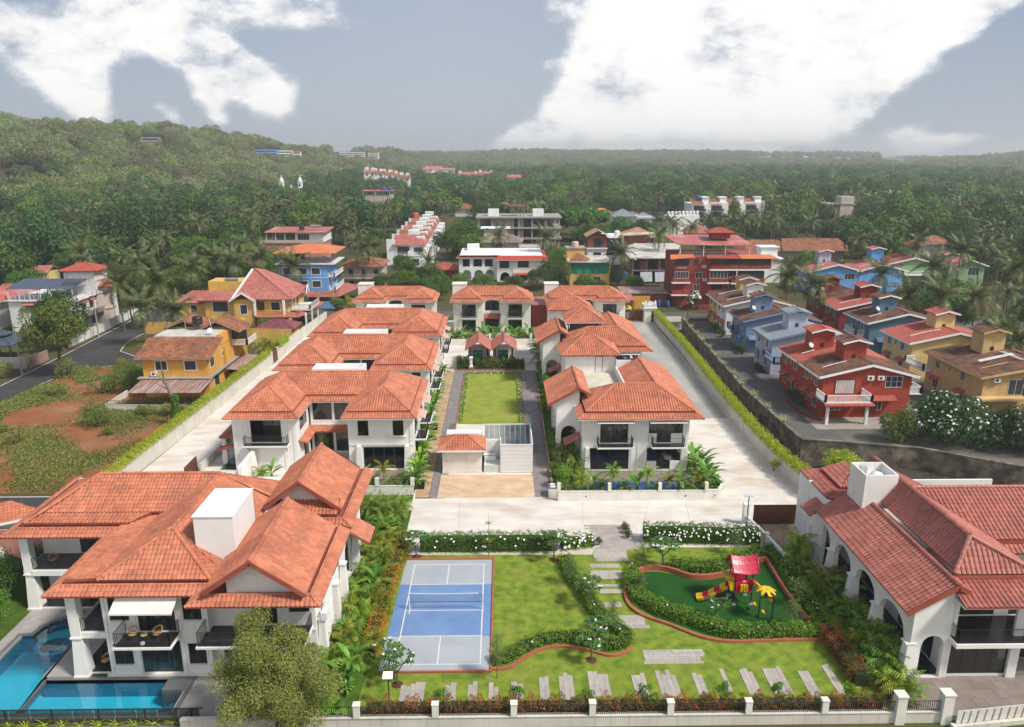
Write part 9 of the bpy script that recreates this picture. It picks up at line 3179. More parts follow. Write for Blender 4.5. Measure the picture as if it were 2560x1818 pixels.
def banana_mesh(seed,n=9,L=1.5,w=.36,h=1.,mat=None,up=1.2,droop=1.3,name='leaves'):
 g=random.Random(seed)
 mb=MB()
 for k in range(n):
  a=k*2.4+g.uniform(-.3,.3)
  t=k/n
  hh=h*(1-.55*t)
  d=(math.cos(a),math.sin(a))
  mb.tube([(0,0,0),(d[0]*.15,d[1]*.15,hh)],[.03,.02],4)
  blade(mb,(d[0]*.15,d[1]*.15,hh),d,L*g.uniform(.8,1.15),w,droop*g.uniform(.7,1.2),up-.7*t+g.uniform(-.15,.15))
 return mb_mesh(mb,name,mat or L_BROAD)
BANANA=[banana_mesh(s,8,1.6,.4,1.3)for s in range(3)]
GINGER=[banana_mesh(s+10,22,.62,.2,.9,L_BROAD,1.,1.1)for s in range(3)]
GINGERL=[banana_mesh(s+20,24,.5,.19,.8,L_HEDGE,1.1,1.1)for s in range(2)]
ELEPH=[banana_mesh(s+30,10,.75,.5,.55,L_BROAD,.7,1.2)for s in range(2)]
GRASSY=[banana_mesh(s+40,16,.55,.045,.05,L_LIME,1.25,1.2)for s in range(2)]
def plant(name,label,cat,me,x,y,s=1.,z=.0,group=None,stem=None,stem_s=1.,part='leaves',lift=.0,rz=None):
 t=thing(name,label,cat,(x,y,z),random.uniform(0,6.28)if rz is None else rz,group)
 o=link_mesh(part,me,t,(0,0,lift))
 o.scale=(s,s,s)
 if stem:
  k=link_mesh('stem',stem,t)
  k.scale=(1,1,stem_s)
 return t
def plumeria_parts(seed,h=2.6,r=1.1,n=46):
 g=random.Random(seed)
 mb=MB()
 tips=[]
 def grow(p,d,L,rad,lv):
  q=p+d*L
  mb.tube([p,p.lerp(q,.5)+Vector((g.uniform(-.04,.04),g.uniform(-.04,.04),0)),q],[rad,rad*.85,rad*.7],5)
  if lv==0:
   tips.append((q,d))
   return
  k=3 if lv>1 else g.choice([2,3])
  a0=g.uniform(0,6.28)
  for i in range(k):
   a=a0+i*2*PI/k+g.uniform(-.3,.3)
   nd=(d*.75+Vector((math.cos(a),math.sin(a),.25))*.75).normalized()
   grow(q,nd,L*g.uniform(.6,.8),rad*.7,lv-1)
 grow(Vector((0,0,-.05)),Vector((g.uniform(-.1,.1),g.uniform(-.1,.1),1)).normalized(),h*.36,.07,3)
 wood=mb_mesh(mb,'branches',M_BARK)
 lf=MB()
 for q,d in tips:
  for i in range(11):
   a=i*2.4+g.uniform(-.2,.2)
   blade(lf,q-d*.04*(i%4),(math.cos(a),math.sin(a)),g.uniform(.24,.36),.1,.8,g.uniform(-.1,.75))
 leaves=mb_mesh(lf,'leaves',leafmat('plumeria_leaf',[(.05,.13,.03),(.09,.2,.045),(.16,.27,.08)],var=.1,rough=.4))
 fl=MB()
 for q,d in g.sample(tips,max(3,len(tips)//6)):
  for i in range(3):
   c=q+Vector((g.uniform(-.08,.08),g.uniform(-.08,.08),.12+g.uniform(0,.08)))
   for k in range(5):
    a=k*2*PI/5
    blade(fl,c,(math.cos(a),math.sin(a)),.08,.07,.2,.3)
 blooms=mb_mesh(fl,'blossom',M_FLOW)
 return wood,leaves,blooms
PLUM=[plumeria_parts(s)for s in range(4)]
def plumeria(label,x,y,s=1.,v=0,blooms=True,z=.0):
 t=thing('plumeria',label,'small tree',(x,y,z),random.uniform(0,6.28),'plumeria trees of the front garden')
 w,l,b=PLUM[v%4]
 for nm,me in(('branches',w),('leaves',l))+((('blossom',b),)if blooms else()):
  o=link_mesh(nm,me,t)
  o.scale=(s,s,s)
 MB().lathe(0,0,[(.45*s,.0),(.35*s,.05),(.05,.07)],10).mk('soil_ring',M_SOIL,t)
 return t
def sapling(label,x,y,h=3.2,mat=None,seed=0,dens=1.,z=.0,tiers=7,rr=.75):
 g=random.Random(seed)
 t=thing('sapling',label,'young tree',(x,y,z),0,'young feathery trees of the garden')
 mb=MB()
 mb.tube([(0,0,-.05),(.03,.02,h*.5),(0,0,h)],[.035,.025,.008],5)
 P=[]
 for i in range(tiers):
  zz=h*(.38+.6*i/tiers)
  R_=rr*(1-.55*i/tiers)*g.uniform(.7,1.1)
  for k in range(5):
   a=k*1.26+i*.7+g.uniform(-.3,.3)
   e=Vector((R_*math.cos(a),R_*math.sin(a),zz+.12))
   mb.tube([(0,0,zz-.05),tuple(e)],[.012,.004],3,cap=False)
   for q in range(int(16*dens)):
    u=g.uniform(.25,1.05)
    P.append((e.x*u+g.gauss(0,.09),e.y*u+g.gauss(0,.09),zz-.05+.17*u+g.gauss(0,.04)))
 mb.mk('stem',M_BARK,t)
 P=np.array(P)
 D=rand_dirs(len(P))
 D[:,2]*=.35
 D/=np.linalg.norm(D,axis=1)[:,None]
 link_mesh('leaves',leaf_mesh('leaves',P,D,.1,mat or leafmat('sapling_leaf',[(.07,.14,.03),(.12,.2,.05),(.18,.26,.08)],var=.1),.5,N=np.array([[0,0,1.]]*len(P))+RNG.normal(size=(len(P),3))*.3),t)
 return t
def bush(label,x,y,r,h,mat,n=1400,size=.16,z=None,group='bushes',name='bush',flowers=0,fmat=None,lumps=12,cat='bush',fs=.12,sy=1.):
 z=(zsurf(x,y)if z is None else z)
 t=thing(name,label,cat,(x,y,z),0,group)
 seed=int(abs(x*71+y*13))%9999
 P,d=crown_points(n,r*.8,r*.8*sy,h*.5,lumps,r*.38,zc=h*.45,seed=seed)
 P[:,2]=np.maximum(P[:,2],.03)
 D=d*.6+RNG.normal(size=(n,3))*.6
 D/=np.linalg.norm(D,axis=1)[:,None]
 link_mesh('foliage',leaf_mesh('foliage',P,D,size,mat,.5,N=d+RNG.normal(size=(n,3))*.5),t)
 mb=MB()
 g=random.Random(seed)
 for k in range(6):
  a=k*1.05
  mb.tube([(0,0,-.1),(.3*r*math.cos(a),.3*r*math.sin(a),h*.35),(.6*r*math.cos(a),.6*r*math.sin(a),h*g.uniform(.55,.75))],[.05*r,.035*r,.01],4)
 mb.mk('stems',M_BARK,t)
 if flowers:
  m_=d[:,2]>.1
  I=RNG.choice(np.nonzero(m_)[0],min(flowers,int(m_.sum())),replace=False)
  C,N_=P[I]+d[I]*.08,d[I]
  A,DD,NN=[],[],[]
  ref=np.cross(N_,np.array([.3,.2,1.]))
  ref/=np.linalg.norm(ref,axis=1)[:,None]
  b2=np.cross(N_,ref)
  for k in range(5):
   a=2*PI*k/5
   dd=ref*math.cos(a)+b2*math.sin(a)
   A.append(C+dd*fs*.5)
   DD.append(dd)
   NN.append(N_)
  link_mesh('blossom',leaf_mesh('blossom',np.concatenate(A),np.concatenate(DD),fs,fmat or M_FLOW,.8,np.concatenate(NN),.1),t,kind='stuff')
 return t
 # === garden planting
hedge('tall clipped hedge with white blossoms behind the court',[(-7.3,61.3),(-1,61.3),(5.,61.3)],1.1,1.75,L_HEDGED,520,.17,aspect=.22,flowers=90,up=.5,fsize=.11,bumps=.05)
hedge('tall white flowered hedge above the playground',[(13.1,62.9),(18,62.6),(23.6,62.2)],1.5,1.7,L_HEDGED,520,.15,aspect=.3,flowers=330,up=.5,fsize=.1,bumps=.06)
hedge('small white flowered hedge left of the entrance paving',[(5.4,61.6),(8.4,62.2)],1.3,1.1,L_HEDGE,420,.12,flowers=90,fsize=.12)
hedge('curved bright green hedge between the lawn and the stepping stones',pl('B',[(1510,440),(1535,500),(1575,585),(1645,655),(1695,745),(1755,835),(1850,905)]),1.2,.85,L_HEDGE,520,.12,bumps=.1)
hedge('bright green hedge curving along the terracotta kerb below the lawn',pl('B',[(1030,1130),(1130,1105),(1220,1050),(1300,1010),(1400,980),(1500,970),(1620,985),(1720,1005),(1810,1025),(1890,1015),(1935,975),(1900,930),(1845,900)]),1.1,.75,L_HEDGE,520,.12,bumps=.1)
hedge('bright green hedge along the lower edge of the playground',pl('C',[(165,425),(178,520),(240,585),(350,635),(460,668),(560,705),(680,745),(800,760),(950,755),(1100,755),(1195,755)]),1.2,.95,L_HEDGE,520,.13,bumps=.12)
hedge('green hedge down the right side of the playground',pl('C',[(905,300),(965,365),(1030,460),(1085,550),(1155,650),(1205,745)]),1.3,.9,L_HEDGE,480,.13,bumps=.12,flowers=20)
hedge('bright green hedge above the red kerb of the playground',pl('C',[(370,385),(450,398),(560,405),(680,385),(780,345),(880,320)]),1.3,.95,L_HEDGE,520,.13,bumps=.12)
hedge('orange and yellow croton hedge along the left of the court',[(-9.35,46.),(-9.4,52),(-9.25,57),(-8.9,61),(-8.8,63.2)],1.25,1.15,L_CROT,620,.13,bumps=.14,aspect=.4)
for(xa_,xb_,lb)in((-8.6,-4.6,'red and orange hedge behind the first bay of the street railing'),(-4.6,.6,'red and orange hedge behind the second railing bay'),(.6,5.4,'red and orange hedge behind the third railing bay'),(5.4,10.3,'copper hedge behind the fourth railing bay'),(10.3,15.2,'copper hedge behind the fifth railing bay'),(15.2,20.1,'copper hedge behind the sixth railing bay'),(20.1,24.2,'copper hedge at the right end of the street railing')):
 hedge(lb,[(xa_,40.35),((xa_+xb_)/2,40.4),(xb_,40.35)],1.,1.25,L_CROTR,620,.12,bumps=.2,aspect=.4,group='copper hedges along the street railing')
hedge('dark red and green croton hedge beside the arcaded villa',pl('C',[(1225,765),(1270,830),(1320,900),(1370,970),(1400,1030)]),1.3,1.2,L_CROTR,560,.13,bumps=.18,aspect=.4)
hedge('mixed red and green bed left of the urn pedestal',[(-7.3,120.8),(-5.4,120.8)],1.6,1.9,L_MIX,260,.26,bumps=.15)
hedge('mixed red and green bed below the twin pavilion',[(-4.2,120.8),(0,120.9),(3.9,120.8)],1.6,1.7,L_MIX,260,.26,bumps=.15)
hedge('lime green hedge spilling over the left drive wall, near stretch',[(-40.9,70.5),(-40.85,79.4),(-39.9,100),(-38.95,123.5)],.95,.75,L_LIME,420,.26,base=1.95,aspect=.2,up=.9,bumps=.25,core=False,rag=1.2)
hedge('lime green tuft on the drive wall beside the side gate',[(-38.7,127.5),(-38.5,133)],.9,1.1,L_LIME,420,.3,base=1.95,aspect=.2,up=.9,bumps=.25,core=False,rag=1.2)
hedge('lime green hedge along the top of the right drive wall',[(32.6,156),(32.4,131),(31.85,115),(31.35,100),(31.15,88),(31.3,80),(32.,74),(33.1,69.8)],.95,.85,L_LIME,420,.3,base=1.7,aspect=.18,up=.9,bumps=.3,core=False,rag=1.25)
hedge('dark trailing skirt under the lime hedge on the right drive wall',[(32.85,156),(32.6,131),(32.05,115),(31.55,100),(31.35,88),(31.5,80),(32.2,74),(33.3,69.8)],.5,.4,L_HEDGED,240,.2,base=1.5,bumps=.2,core=False)
for(pp,fl,lb)in(([(-5.45,94.6),(-5.5,106),(-5.5,117.8)],70,'flower border down the left edge of the central lawn'),([(2.65,94.6),(2.7,106),(2.7,117.8)],120,'white flower border down the right edge of the central lawn'),([(-5.2,117.7),(-1,117.75),(2.4,117.7)],40,'flower border across the far end of the central lawn')):
 hedge(lb,pp,.55,.3,L_HEDGE,260,.14,base=.04,flowers=fl,fsize=.1,core=False,bumps=.3,name='flower_border',cat='flower border')
rg=random.Random(3)
kinds=[(L_HEDGED,'dark green'),(L_HEDGE,'bright green'),(L_MIX,'bronze tinged'),(L_LIGHT,'pale green'),(L_BROAD,'deep green')]
spots=[]
y=74.5
i=0
while y<121:
 m,c=kinds[rg.randrange(5)]
 rr=rg.uniform(1.1,1.6)
 bush(c+' shrub right of the paver walk',6.5+rg.uniform(-.1,.8),y,rr,rg.uniform(1.6,2.8),m,1500,.22,0,'shrubs between walk and right villas')
 y+=2.75
 i+=1
for k,(x,y)in enumerate(((7.9,76.5),(8.2,80.5),(7.6,90.5),(8.,96.5),(7.8,101),(8.4,104.5),(6.8,124.5),(7.8,127.5),(6.4,131))):plant('areca_palm','areca palm right of the paver walk','palm',rg.choice(ARECA),x,y,1.5,group='areca palms right of the walk',stem=ASTEM,stem_s=1.2,part='fronds')
fr=[(6.6,72.8,'A'),(8.3,72.6,'Y'),(9.6,72.5,'B'),(10.6,73.2,'A'),(11.7,72.9,'P'),(12.9,72.6,'A'),(14.2,72.5,'B'),(15.3,73.,'P'),(16.4,72.5,'A'),(17.6,72.6,'Y'),(18.7,72.8,'B'),(19.7,72.7,'A'),(20.8,73.3,'Y'),(21.6,72.9,'A')]
for k,(x,y,c)in enumerate(fr):
 if c=='B':plant('banana_plant','banana plant in the planter of the near right villa','plant',rg.choice(BANANA),x,y,1.1,.3,'planter plants of the near right villa')
 elif c=='P':plant('areca_palm','single stemmed young palm in the near right planter','palm',rg.choice(ARECA),x,y,.95,.2,'planter plants of the near right villa',ASTEM,1.7,'fronds',1.5)
 else:plant('areca_palm',('golden' if c=='Y' else 'green')+' areca in the planter of the near right villa','palm',rg.choice(ARECAY if c=='Y' else ARECA),x,y,1. if c=='Y' else.85,.25,'planter plants of the near right villa',ASTEM,1.3 if c=='Y' else.6,'fronds',.9 if c=='Y' else 0)
for k,(x,y,s)in enumerate(((22.,73.6,1.3),(22.1,75.,1.25),(21.9,76.6,1.3),(22.2,78.3,1.2),(22.,80.,1.1),(22.2,82,1.),(22.3,110.5,1.1),(22.3,112.2,1.),(22.8,131.,1.2),(23.,133.5,1.))):
 plant('heliconia','big leaved heliconia beside the right villas','plant',rg.choice(BANANA),x,y,s,.1,'heliconias along the right villas')
 plant('ginger','ginger clump at the foot of the heliconias','plant',rg.choice(GINGER),x+.6,y-.5,1.3,0,'ginger clumps along the right villas',part='leaves')
for k in range(16):
 y=74.2+k*2.85
 me=rg.choice(GINGER+GINGERL)
 plant('ginger','glossy ginger clump beside the row villas','plant',me,-9.35+rg.uniform(-.2,.2),y,rg.uniform(2.1,2.5)if k<6 else rg.uniform(1.4,1.9),0,'ginger clumps beside the row villas')
for k,(x,y,c)in enumerate(((-10.3,73.9,'A'),(-11.4,74.,'A'),(-12.4,73.9,'P'),(-13.6,74.,'A'),(-14.8,74.,'B'),(-16.,74.,'A'),(-16.9,74.1,'Y'),(-25.,76.5,'B'),(-26.3,77.2,'Y'))):
 me={'A':ARECA,'P':ARECAY,'B':BANANA,'Y':ARECAY}[c]
 plant('garden_palm' if c!='B' else 'banana_plant',['fan of areca at the pier of the left garden wall','second areca behind the left garden wall','thin yellow palm on a tall stem before the glass doors','areca behind the left garden wall, fourth','banana plant with upright leaves behind the left garden wall','areca behind the left garden wall beside the banana','golden areca behind the near gable','banana plant with upright leaf below the loggia','golden areca by the white stair wall'][k],'palm' if c!='B' else 'plant',rg.choice(me),x,y,1.,.2,'plants behind the left garden wall',ASTEM if c!='B' else None,2. if c=='P' else.8,'fronds' if c!='B' else 'leaves',1.7 if c=='P' else 0)
for x,y,lb in((-24.,84.2,'potted ficus in the left half of the villa court recess'),(-20.9,84.,'potted ficus in the middle of the villa court recess')):bush(lb,x,y,.8,2.2,L_HEDGED,500,.2,0,'court ficus trees')
bush('potted shrub beside the porch pillar of the nearest row villa',-33.2,86.5,.8,2.,L_HEDGED,500,.2,0,'court ficus trees')
for k in range(26):
 x=-8.8+k*.68+rg.uniform(-.2,.2)
 y=138.5+rg.uniform(-1,3.5)
 c=rg.choice('AAYBBG')
 me={'A':ARECA,'Y':ARECAY,'B':BANANA,'G':GINGER}[c]
 plant({'A':'areca_palm','Y':'areca_palm','B':'banana_plant','G':'ginger'}[c],'plant in the garden of the middle back villa','plant',rg.choice(me),x,y,rg.uniform(1.1,1.6),0,'tropical plants before the middle back villa',part='fronds' if c in 'AY' else 'leaves')
for k in range(9):
 x,y=7.6+rg.uniform(-1,3),134+k*1.2
 plant('banana_plant','leafy plant in the passage beside the right back villa','plant',rg.choice(BANANA+ARECAY+ARECA),x,y,rg.uniform(1.1,1.6),0,'plants beside the right back villa')
for k in range(6):plant('banana_plant','banana plant in the gap between the left and middle back villas','plant',rg.choice(BANANA),-11.5+rg.uniform(-.8,.8),138+k*1.6,rg.uniform(1.3,1.7),0,'bananas between the back villas')
k=0
for y in np.arange(41.2,69,1.15):
 for x in(-11.6,-10.5):
  xx,yy=x+rg.uniform(-.35,.35),y+rg.uniform(-.4,.4)
  c=rg.choice('AAAAGBEY' if y<56 else 'AAAAGY')
  me={'A':ARECA,'Y':ARECAY,'B':BANANA,'G':GINGER,'E':ELEPH}[c]
  plant({'A':'areca_palm','Y':'areca_palm','B':'banana_plant','G':'ginger','E':'elephant_ear'}[c],'plant in the strip between pool villa and court','plant',rg.choice(me),xx,yy,rg.uniform(.85,1.2),0,'dense planting between pool villa and court',ASTEM if c in 'AY' else None,.7,'fronds' if c in 'AY' else 'leaves')
  k+=1
for k in range(10):
 x,y=-18.5+k*.95,68.6+rg.uniform(-.6,.4)
 plant('areca_palm','areca palm in the bed behind the pool villa gable','palm',rg.choice(ARECA),x,y,rg.uniform(1.,1.3),0,'arecas behind the pool villa',ASTEM,.8,'fronds')
bed=pl('C',[(1060,330),(1010,395),(1060,420),(1110,450),(1160,480),(1180,540),(1210,500),(1250,560),(1270,500),(1290,620),(1330,640),(1350,560),(1340,700),(1390,700),(1410,650),(1420,760),(1440,720),(1400,830),(1450,820),(1480,800),(1440,900),(1490,900),(1530,870),(1480,980),(1540,960),(1580,930),(1540,1050),(1590,1020),(1640,1090),(1600,1100)])
for k,(x,y)in enumerate(bed):
 c='AEAAEAYGAEAAGAEAAYGAEAYEAAYEAY'[k]
 me={'A':ARECA,'Y':ARECAY,'B':BANANA,'G':GINGER,'E':ELEPH}[c]
 plant({'A':'areca_palm','Y':'areca_palm','G':'ginger','E':'elephant_ear'}[c],'plant in the bed along the white arcade','plant',rg.choice(me),x,y,rg.uniform(1.,1.35),0,'dense planting along the arcade',ASTEM if c in 'AY' else None,.8,'fronds' if c in 'AY' else 'leaves')
p=cat_('C',1065,370)
plant('date_palm','young feathery palm standing on the tan forecourt paving','palm',ARECA[1],p.x,p.y,1.3,0,None,ASTEM,1.6,'fronds',1.2)
for k,(c_,x,y,s,lb)in enumerate((('B',515,410,1.1,'plumeria at the left end of the tall hedge'),('B',1440,430,1.15,'plumeria with dense leaves before the right end of the tall hedge'),('B',1690,740,1.1,'white blossomed plumeria in the curved hedge beside the stepping stones'),('B',1690,1105,1.,'plumeria on the terracotta kerb with red soil ring'),('B',1740,1000,1.,'plumeria in the round end of the curved hedge'),('B',385,1270,1.,'plumeria with twin stems at the near left corner of the court'),('B',325,1190,.95,'plumeria at the edge of the croton bed left of the court corner'),('C',622,670,.85,'plumeria inside the playground in front of the slide'),('C',340,385,1.25,'plumeria at the left of the white flowered playground hedge'))):
 p=cat_(c_,x,y)
 plumeria(lb,p.x,p.y,s,k)
for k,(x,lb)in enumerate(((-3.9,'small dark green topiary tree behind the first lawn plank group'),(.95,'bushy plumeria behind the railing near the third pier'),(5.5,'round clipped shrub in front of the middle planks'),(9.2,'leafy shrub in the copper hedge left of the fifth pier'),(14.3,'upright leafy shrub among the planks on the right'),(17.9,'small plumeria in front of the eighth plank group'),(22.6,'round bright shrub at the right end of the front lawn'))):bush(lb,x,41.35,.55,1.7 if k!=2 else 1.4,L_HEDGED if k!=6 else L_HEDGE,520,.13,0,'small shrubs along the front lawn')
for k,(c_,x,y,h,rr,lb)in enumerate((('B',1000,410,4.2,.45,'tall thin sapling with yellow green top in front of the tall hedge'),('B',1540,600,2.6,.9,'feathery young tree at the upper right of the lawn'),('B',1830,930,3.,.6,'thin feathery sapling beside the planks'),('B',1055,1230,3.6,.8,'tall feathery sapling at the lower right corner of the court'),('C',230,380,2.4,1.,'feathery young tree at the left tip of the playground'),('C',215,520,1.8,.6,'small feathery sapling inside the playground kerb'),('C',1060,600,2.4,1.1,'layered pale tree at the right of the playground, upper one'),('C',1030,710,2.4,1.,'layered pale tree at the right of the playground, lower one'),('C',720,320,2.6,1.,'feathery tree in the playground hedge behind the tower'))):
 p=cat_(c_,x,y)
 sapling(lb,p.x,p.y,h,seed=k,rr=rr,tiers=3 if k==0 else 7,dens=1.4,mat=leafmat('lime_sapling_leaf',[(.16,.26,.03),(.25,.35,.05),(.35,.42,.08)],var=.05)if k==0 else None)
for k,(c_,x,y,lb)in enumerate((('B',1915,225,'clipped ball shrub beside the entrance paving, farthest of three'),('B',1925,255,'clipped ball shrub beside the entrance paving, middle of three'),('B',1940,285,'clipped ball shrub beside the entrance paving, nearest of three'),('B',1740,330,'clipped ball shrub at the left of the entrance paving'))):
 p=cat_(c_,x,y)
 bush(lb,p.x,p.y,.42,.85,leafmat('grey_green_leaf',[(.03,.06,.02),(.06,.1,.03),(.1,.14,.05)],var=.05),900,.07,0,'clipped ball shrubs',lumps=40)
for k in range(15):
 x=-35.5+k*1.13
 plant('fern','bright fern in front of the glass railing','fern',GRASSY[k%2],x,40.+rg.uniform(-.05,.1),rg.uniform(.7,1.),.02,'ferns along the glass railing')
bush('wall mounted pothos on the right drive wall',30.6,78.2,.6,1.4,L_LIME,400,.2,.2,'wall plants')
g=random.Random(12)
t=thing('tree','big olive green fine leaved tree in front of the pool villa','tree',(-13.75,38.6,-.6))
t.scale=(1.12,1.1,1.07)
mb=MB()
mb.tube([(0,0,-.5),(.1,0,1.4),(.0,.1,2.6)],[.2,.16,.13],8)
tips=[]
for k in range(16):
 a=k*2.4
 s=g.uniform(1.1,2.5)
 z1=g.uniform(3.,6.9)
 q=(s*math.cos(a)*(1.1 if z1<5 else.75),s*math.sin(a)*(1. if z1<5 else.7),z1)
 mb.tube([(0,.1,2.2+.1*(k%5)),(q[0]*.5,q[1]*.5,(z1+2.4)/2),q],[.09,.06,.02],5)
 tips.append(q)
mb.mk('trunk',M_BARK,t)
C=[]
for q in tips:
 for j in range(4):C.append((q[0]+g.gauss(0,.4),q[1]+g.gauss(0,.4),q[2]+g.gauss(.1,.35)))
C+=[(g.gauss(0,1.3),g.gauss(0,1.2),g.uniform(2.2,5.6))for _ in range(34)]
C=np.array(C)
n=90000
idx=RNG.integers(0,len(C),n)
LR=RNG.uniform(.5,.95,len(C))
d=rand_dirs(n,.25)
Pp=C[idx]+d*(LR[idx]*RNG.uniform(.3,1.08,n)**.5)[:,None]
D=d*.5+RNG.normal(size=(n,3))*.6
D/=np.linalg.norm(D,axis=1)[:,None]
link_mesh('crown',leaf_mesh('crown',Pp,D,.115,L_OLIVE,.5,N=d+RNG.normal(size=(n,3))*.5),t)
for k,(x,y,r_,h_)in enumerate(((-38.8,50.5,1.7,3.4),(-39.5,53.5,2.,4.6),(-41.5,51.5,1.9,3.6),(-38.3,48.,1.2,2.),(-41.5,55.5,2.,3.8),(-38.6,56.8,1.6,3.6))):bush('dark dense bush left of the pool villa',x,y,r_,h_,L_TREE[0]if k%2 else L_HEDGED,2600,.16,0,'dark bushes left of the pool villa',lumps=20)
def scrub_field(name,label,poly,n,mat,size,h,mask_s,thr,z=0,seed=0):
 g=np.random.default_rng(seed)
 xs=[p[0]for p in poly]
 ys=[p[1]for p in poly]
 X=g.uniform(min(xs),max(xs),n*3)
 Y=g.uniform(min(ys),max(ys),n*3)
 f=np.sin(X*mask_s+1.3*np.sin(Y*mask_s*.7))+np.sin(Y*mask_s*1.2+1.7*np.sin(X*mask_s*.8+2))+g.normal(size=len(X))*.45
 k=np.array([pip(a,b,poly)for a,b in zip(X,Y)])&(f>thr)
 X,Y=X[k][:n],Y[k][:n]
 m=len(X)
 C=np.stack([X,Y,z+g.uniform(.02,h,m)],1)
 D=np.stack([g.normal(size=m)*.7,g.normal(size=m)*.7,g.uniform(.3,1.4,m)],1)
 D/=np.linalg.norm(D,axis=1)[:,None]
 o=link_mesh(name,leaf_mesh(name,C,D,size,mat,.35),kind='stuff')
 tag(o,label,'undergrowth')
 return o
LOT2=[(-41.2,74),(-41.1,79.5),(-39.4,122.5),(-43,123),(-69.5,123),(-70.5,100),(-70.8,74)]
scrub_field('grass','patchy grass and weeds on the red waste ground',LOT2,26000,L_SCRUB,.34,.28,.32,.35,seed=2)
scrub_field('grass','greener low weeds near the drive wall on the waste ground',[(-41.2,74),(-39.6,105),(-47,104),(-56,92),(-58,80),(-60,74)],9000,leafmat('weed_green',[(.07,.13,.02),(.12,.19,.03),(.18,.24,.05)],var=.05),.26,.2,.5,.2,seed=5)
scrub_field('grass','weeds along the road verge of the waste ground',[(-71.3,95),(-70.5,122),(-60,123.2),(-60,118),(-66,112),(-67,95)],9000,L_SCRUB,.4,.5,.5,-.2,seed=7)
scrub_field('grass','grass on the traffic island left of the ochre house',[(-69.8,131),(-70,142),(-56,146),(-53,130.2),(-64,130)],5000,L_SCRUB,.35,.35,.5,.2,seed=8)
scrub_field('undergrowth','weeds and creepers on the drain bed',[(33,63.5),(75,63.5),(75,70),(57,77),(49,82),(38,84.5),(36,90),(34,90)],9000,leafmat('drain_weed',[(.03,.06,.015),(.06,.11,.02),(.11,.17,.03)],var=.05),.3,.4,.35,.5,z=-1.7,seed=9)
BL=[(-53.1,94.3,2.3,3.,'round olive bush on the waste ground'),(-60.5,117,2.,2.3,'feathery bush left of the ochre house, farther'),(-57.5,113.5,2.8,3.,'spreading bush left of the ochre house'),(-56.,109.5,3.,3.2,'spreading bush at the corner of the ochre house'),(-59.5,108.5,2.4,2.2,'low spreading bush left of the ochre house'),(-65.5,107.5,2.,1.9,'low bush near the road at the bend'),(-69.2,117.,2.,3.4,'leafy bush at the foot of the light green tree'),(-48.5,98.5,1.5,1.3,'creeper mound in front of the yard wall, left'),(-45.5,98.3,1.7,1.5,'creeper mound in front of the yard wall, middle'),(-43.,97.6,1.5,1.6,'creeper mound in front of the yard wall, right'),(-55.6,118.5,2.2,2.6,'bush behind the ochre house corner'),(-62.5,121.5,1.8,1.5,'low bush by the side road'),(-50,91,.9,.9,'small weed tuft below the round bush'),(-60,88,1.2,1.,'weed clump in the middle of the waste ground'),(-64,92,1.3,1.1,'weed clump left of the round bush')]
for x,y,r_,h_,lb in BL:bush(lb,x,y,r_,h_,L_SCRUB if r_<2.2 else L_LIGHT,int(900*r_),.2,0,'bushes on the waste ground',lumps=14)
t=thing('dead_tree','bare dead trunk wrapped in ivy in front of the ochre house','tree',(-42.6,94.2,0))
MB().tube([(0,0,-.2),(.1,0,3.2),(-.9,0,6.2),(-1.1,0,9.)],[.28,.22,.14,.05],7).tube([(-.8,0,5.9),(-1.9,0,7.2),(-3.,0,7.8)],[.1,.06,.02],5).tube([(-.5,0,5.),(-1.6,.1,5.5),(-2.4,0,6.2)],[.08,.05,.02],5).mk('trunk',pmat('grey_dead_wood',(.22,.16,.13),(.15,.11,.09),scale=3,rough=.9),t)
n=2200
th=RNG.uniform(0,2*PI,n)
zz=RNG.uniform(0,4.3,n)
rr=.55-zz*.05+RNG.uniform(-.12,.12,n)
Pp=np.stack([rr*np.cos(th)+.03*zz,rr*np.sin(th),zz],1)
D=rand_dirs(n)
link_mesh('ivy',leaf_mesh('ivy',Pp,D,.2,L_HEDGED,.7),t)
tree('light green tree standing by the bend of the left road',-70.8,117.6,11.5,5.2,2,crown=crown_mesh(99,L_LIGHT,9000,.34,seed=77,rx=4.2,ry=4.,rz=3.9,lumps=46,lr=1.15),z=0,group='trees by the left road',cz=7.)
tree('dark dense tree behind the light green tree',-80.5,136.5,11.,5.2,1,z=0,group='trees by the left road')
tree('dark tree in front of the solar panel house',-78.9,133.5,9.,4.2,1,z=0,group='trees by the left road')
tree('small dark tree at the left edge by the gazebo',-94,134,6.5,4.,1,z=0,group='trees by the left road')
bush('bush at the left edge in front of the grey yard wall',-84.5,120.,3.2,2.6,L_SCRUB,2600,.22,0,'bushes on the waste ground')
bush('bush beside the utility pole at the left edge',-80.,117.5,2.2,2.2,L_SCRUB,1800,.22,0,'bushes on the waste ground')
bush('rounded green tree in the yard of the yellow villa',-46.6,146.3,2.,4.,L_TREE[2],2200,.22,0,'yard trees between the yellow houses')
bush('lower round green tree beside the maroon garage',-44.2,144.3,1.9,3.6,L_TREE[2],2000,.22,0,'yard trees between the yellow houses')
bush('pink flowered shrub between the yellow houses',-51.,145.8,1.8,3.,L_TREE[0],1500,.22,0,'yard trees between the yellow houses',flowers=30,fmat=M_FLOWP)
bush('papaya like tree before the sky blue house',-45.5,170.,1.7,3.6,L_TREE[2],1400,.3,0,'yard trees by the blue house')
bush('bright yellow flowered shrub beside the blue house',-34.5,171.,1.5,3.2,leafmat('yellow_bloom',[(.2,.25,.02),(.5,.4,.02),(.6,.5,.03)],var=.05),1200,.25,0,'yard trees by the blue house')
bush('banana like shrub right of the blue house',-37.,168.5,1.9,3.4,L_TREE[2],1400,.35,0,'yard trees by the blue house')
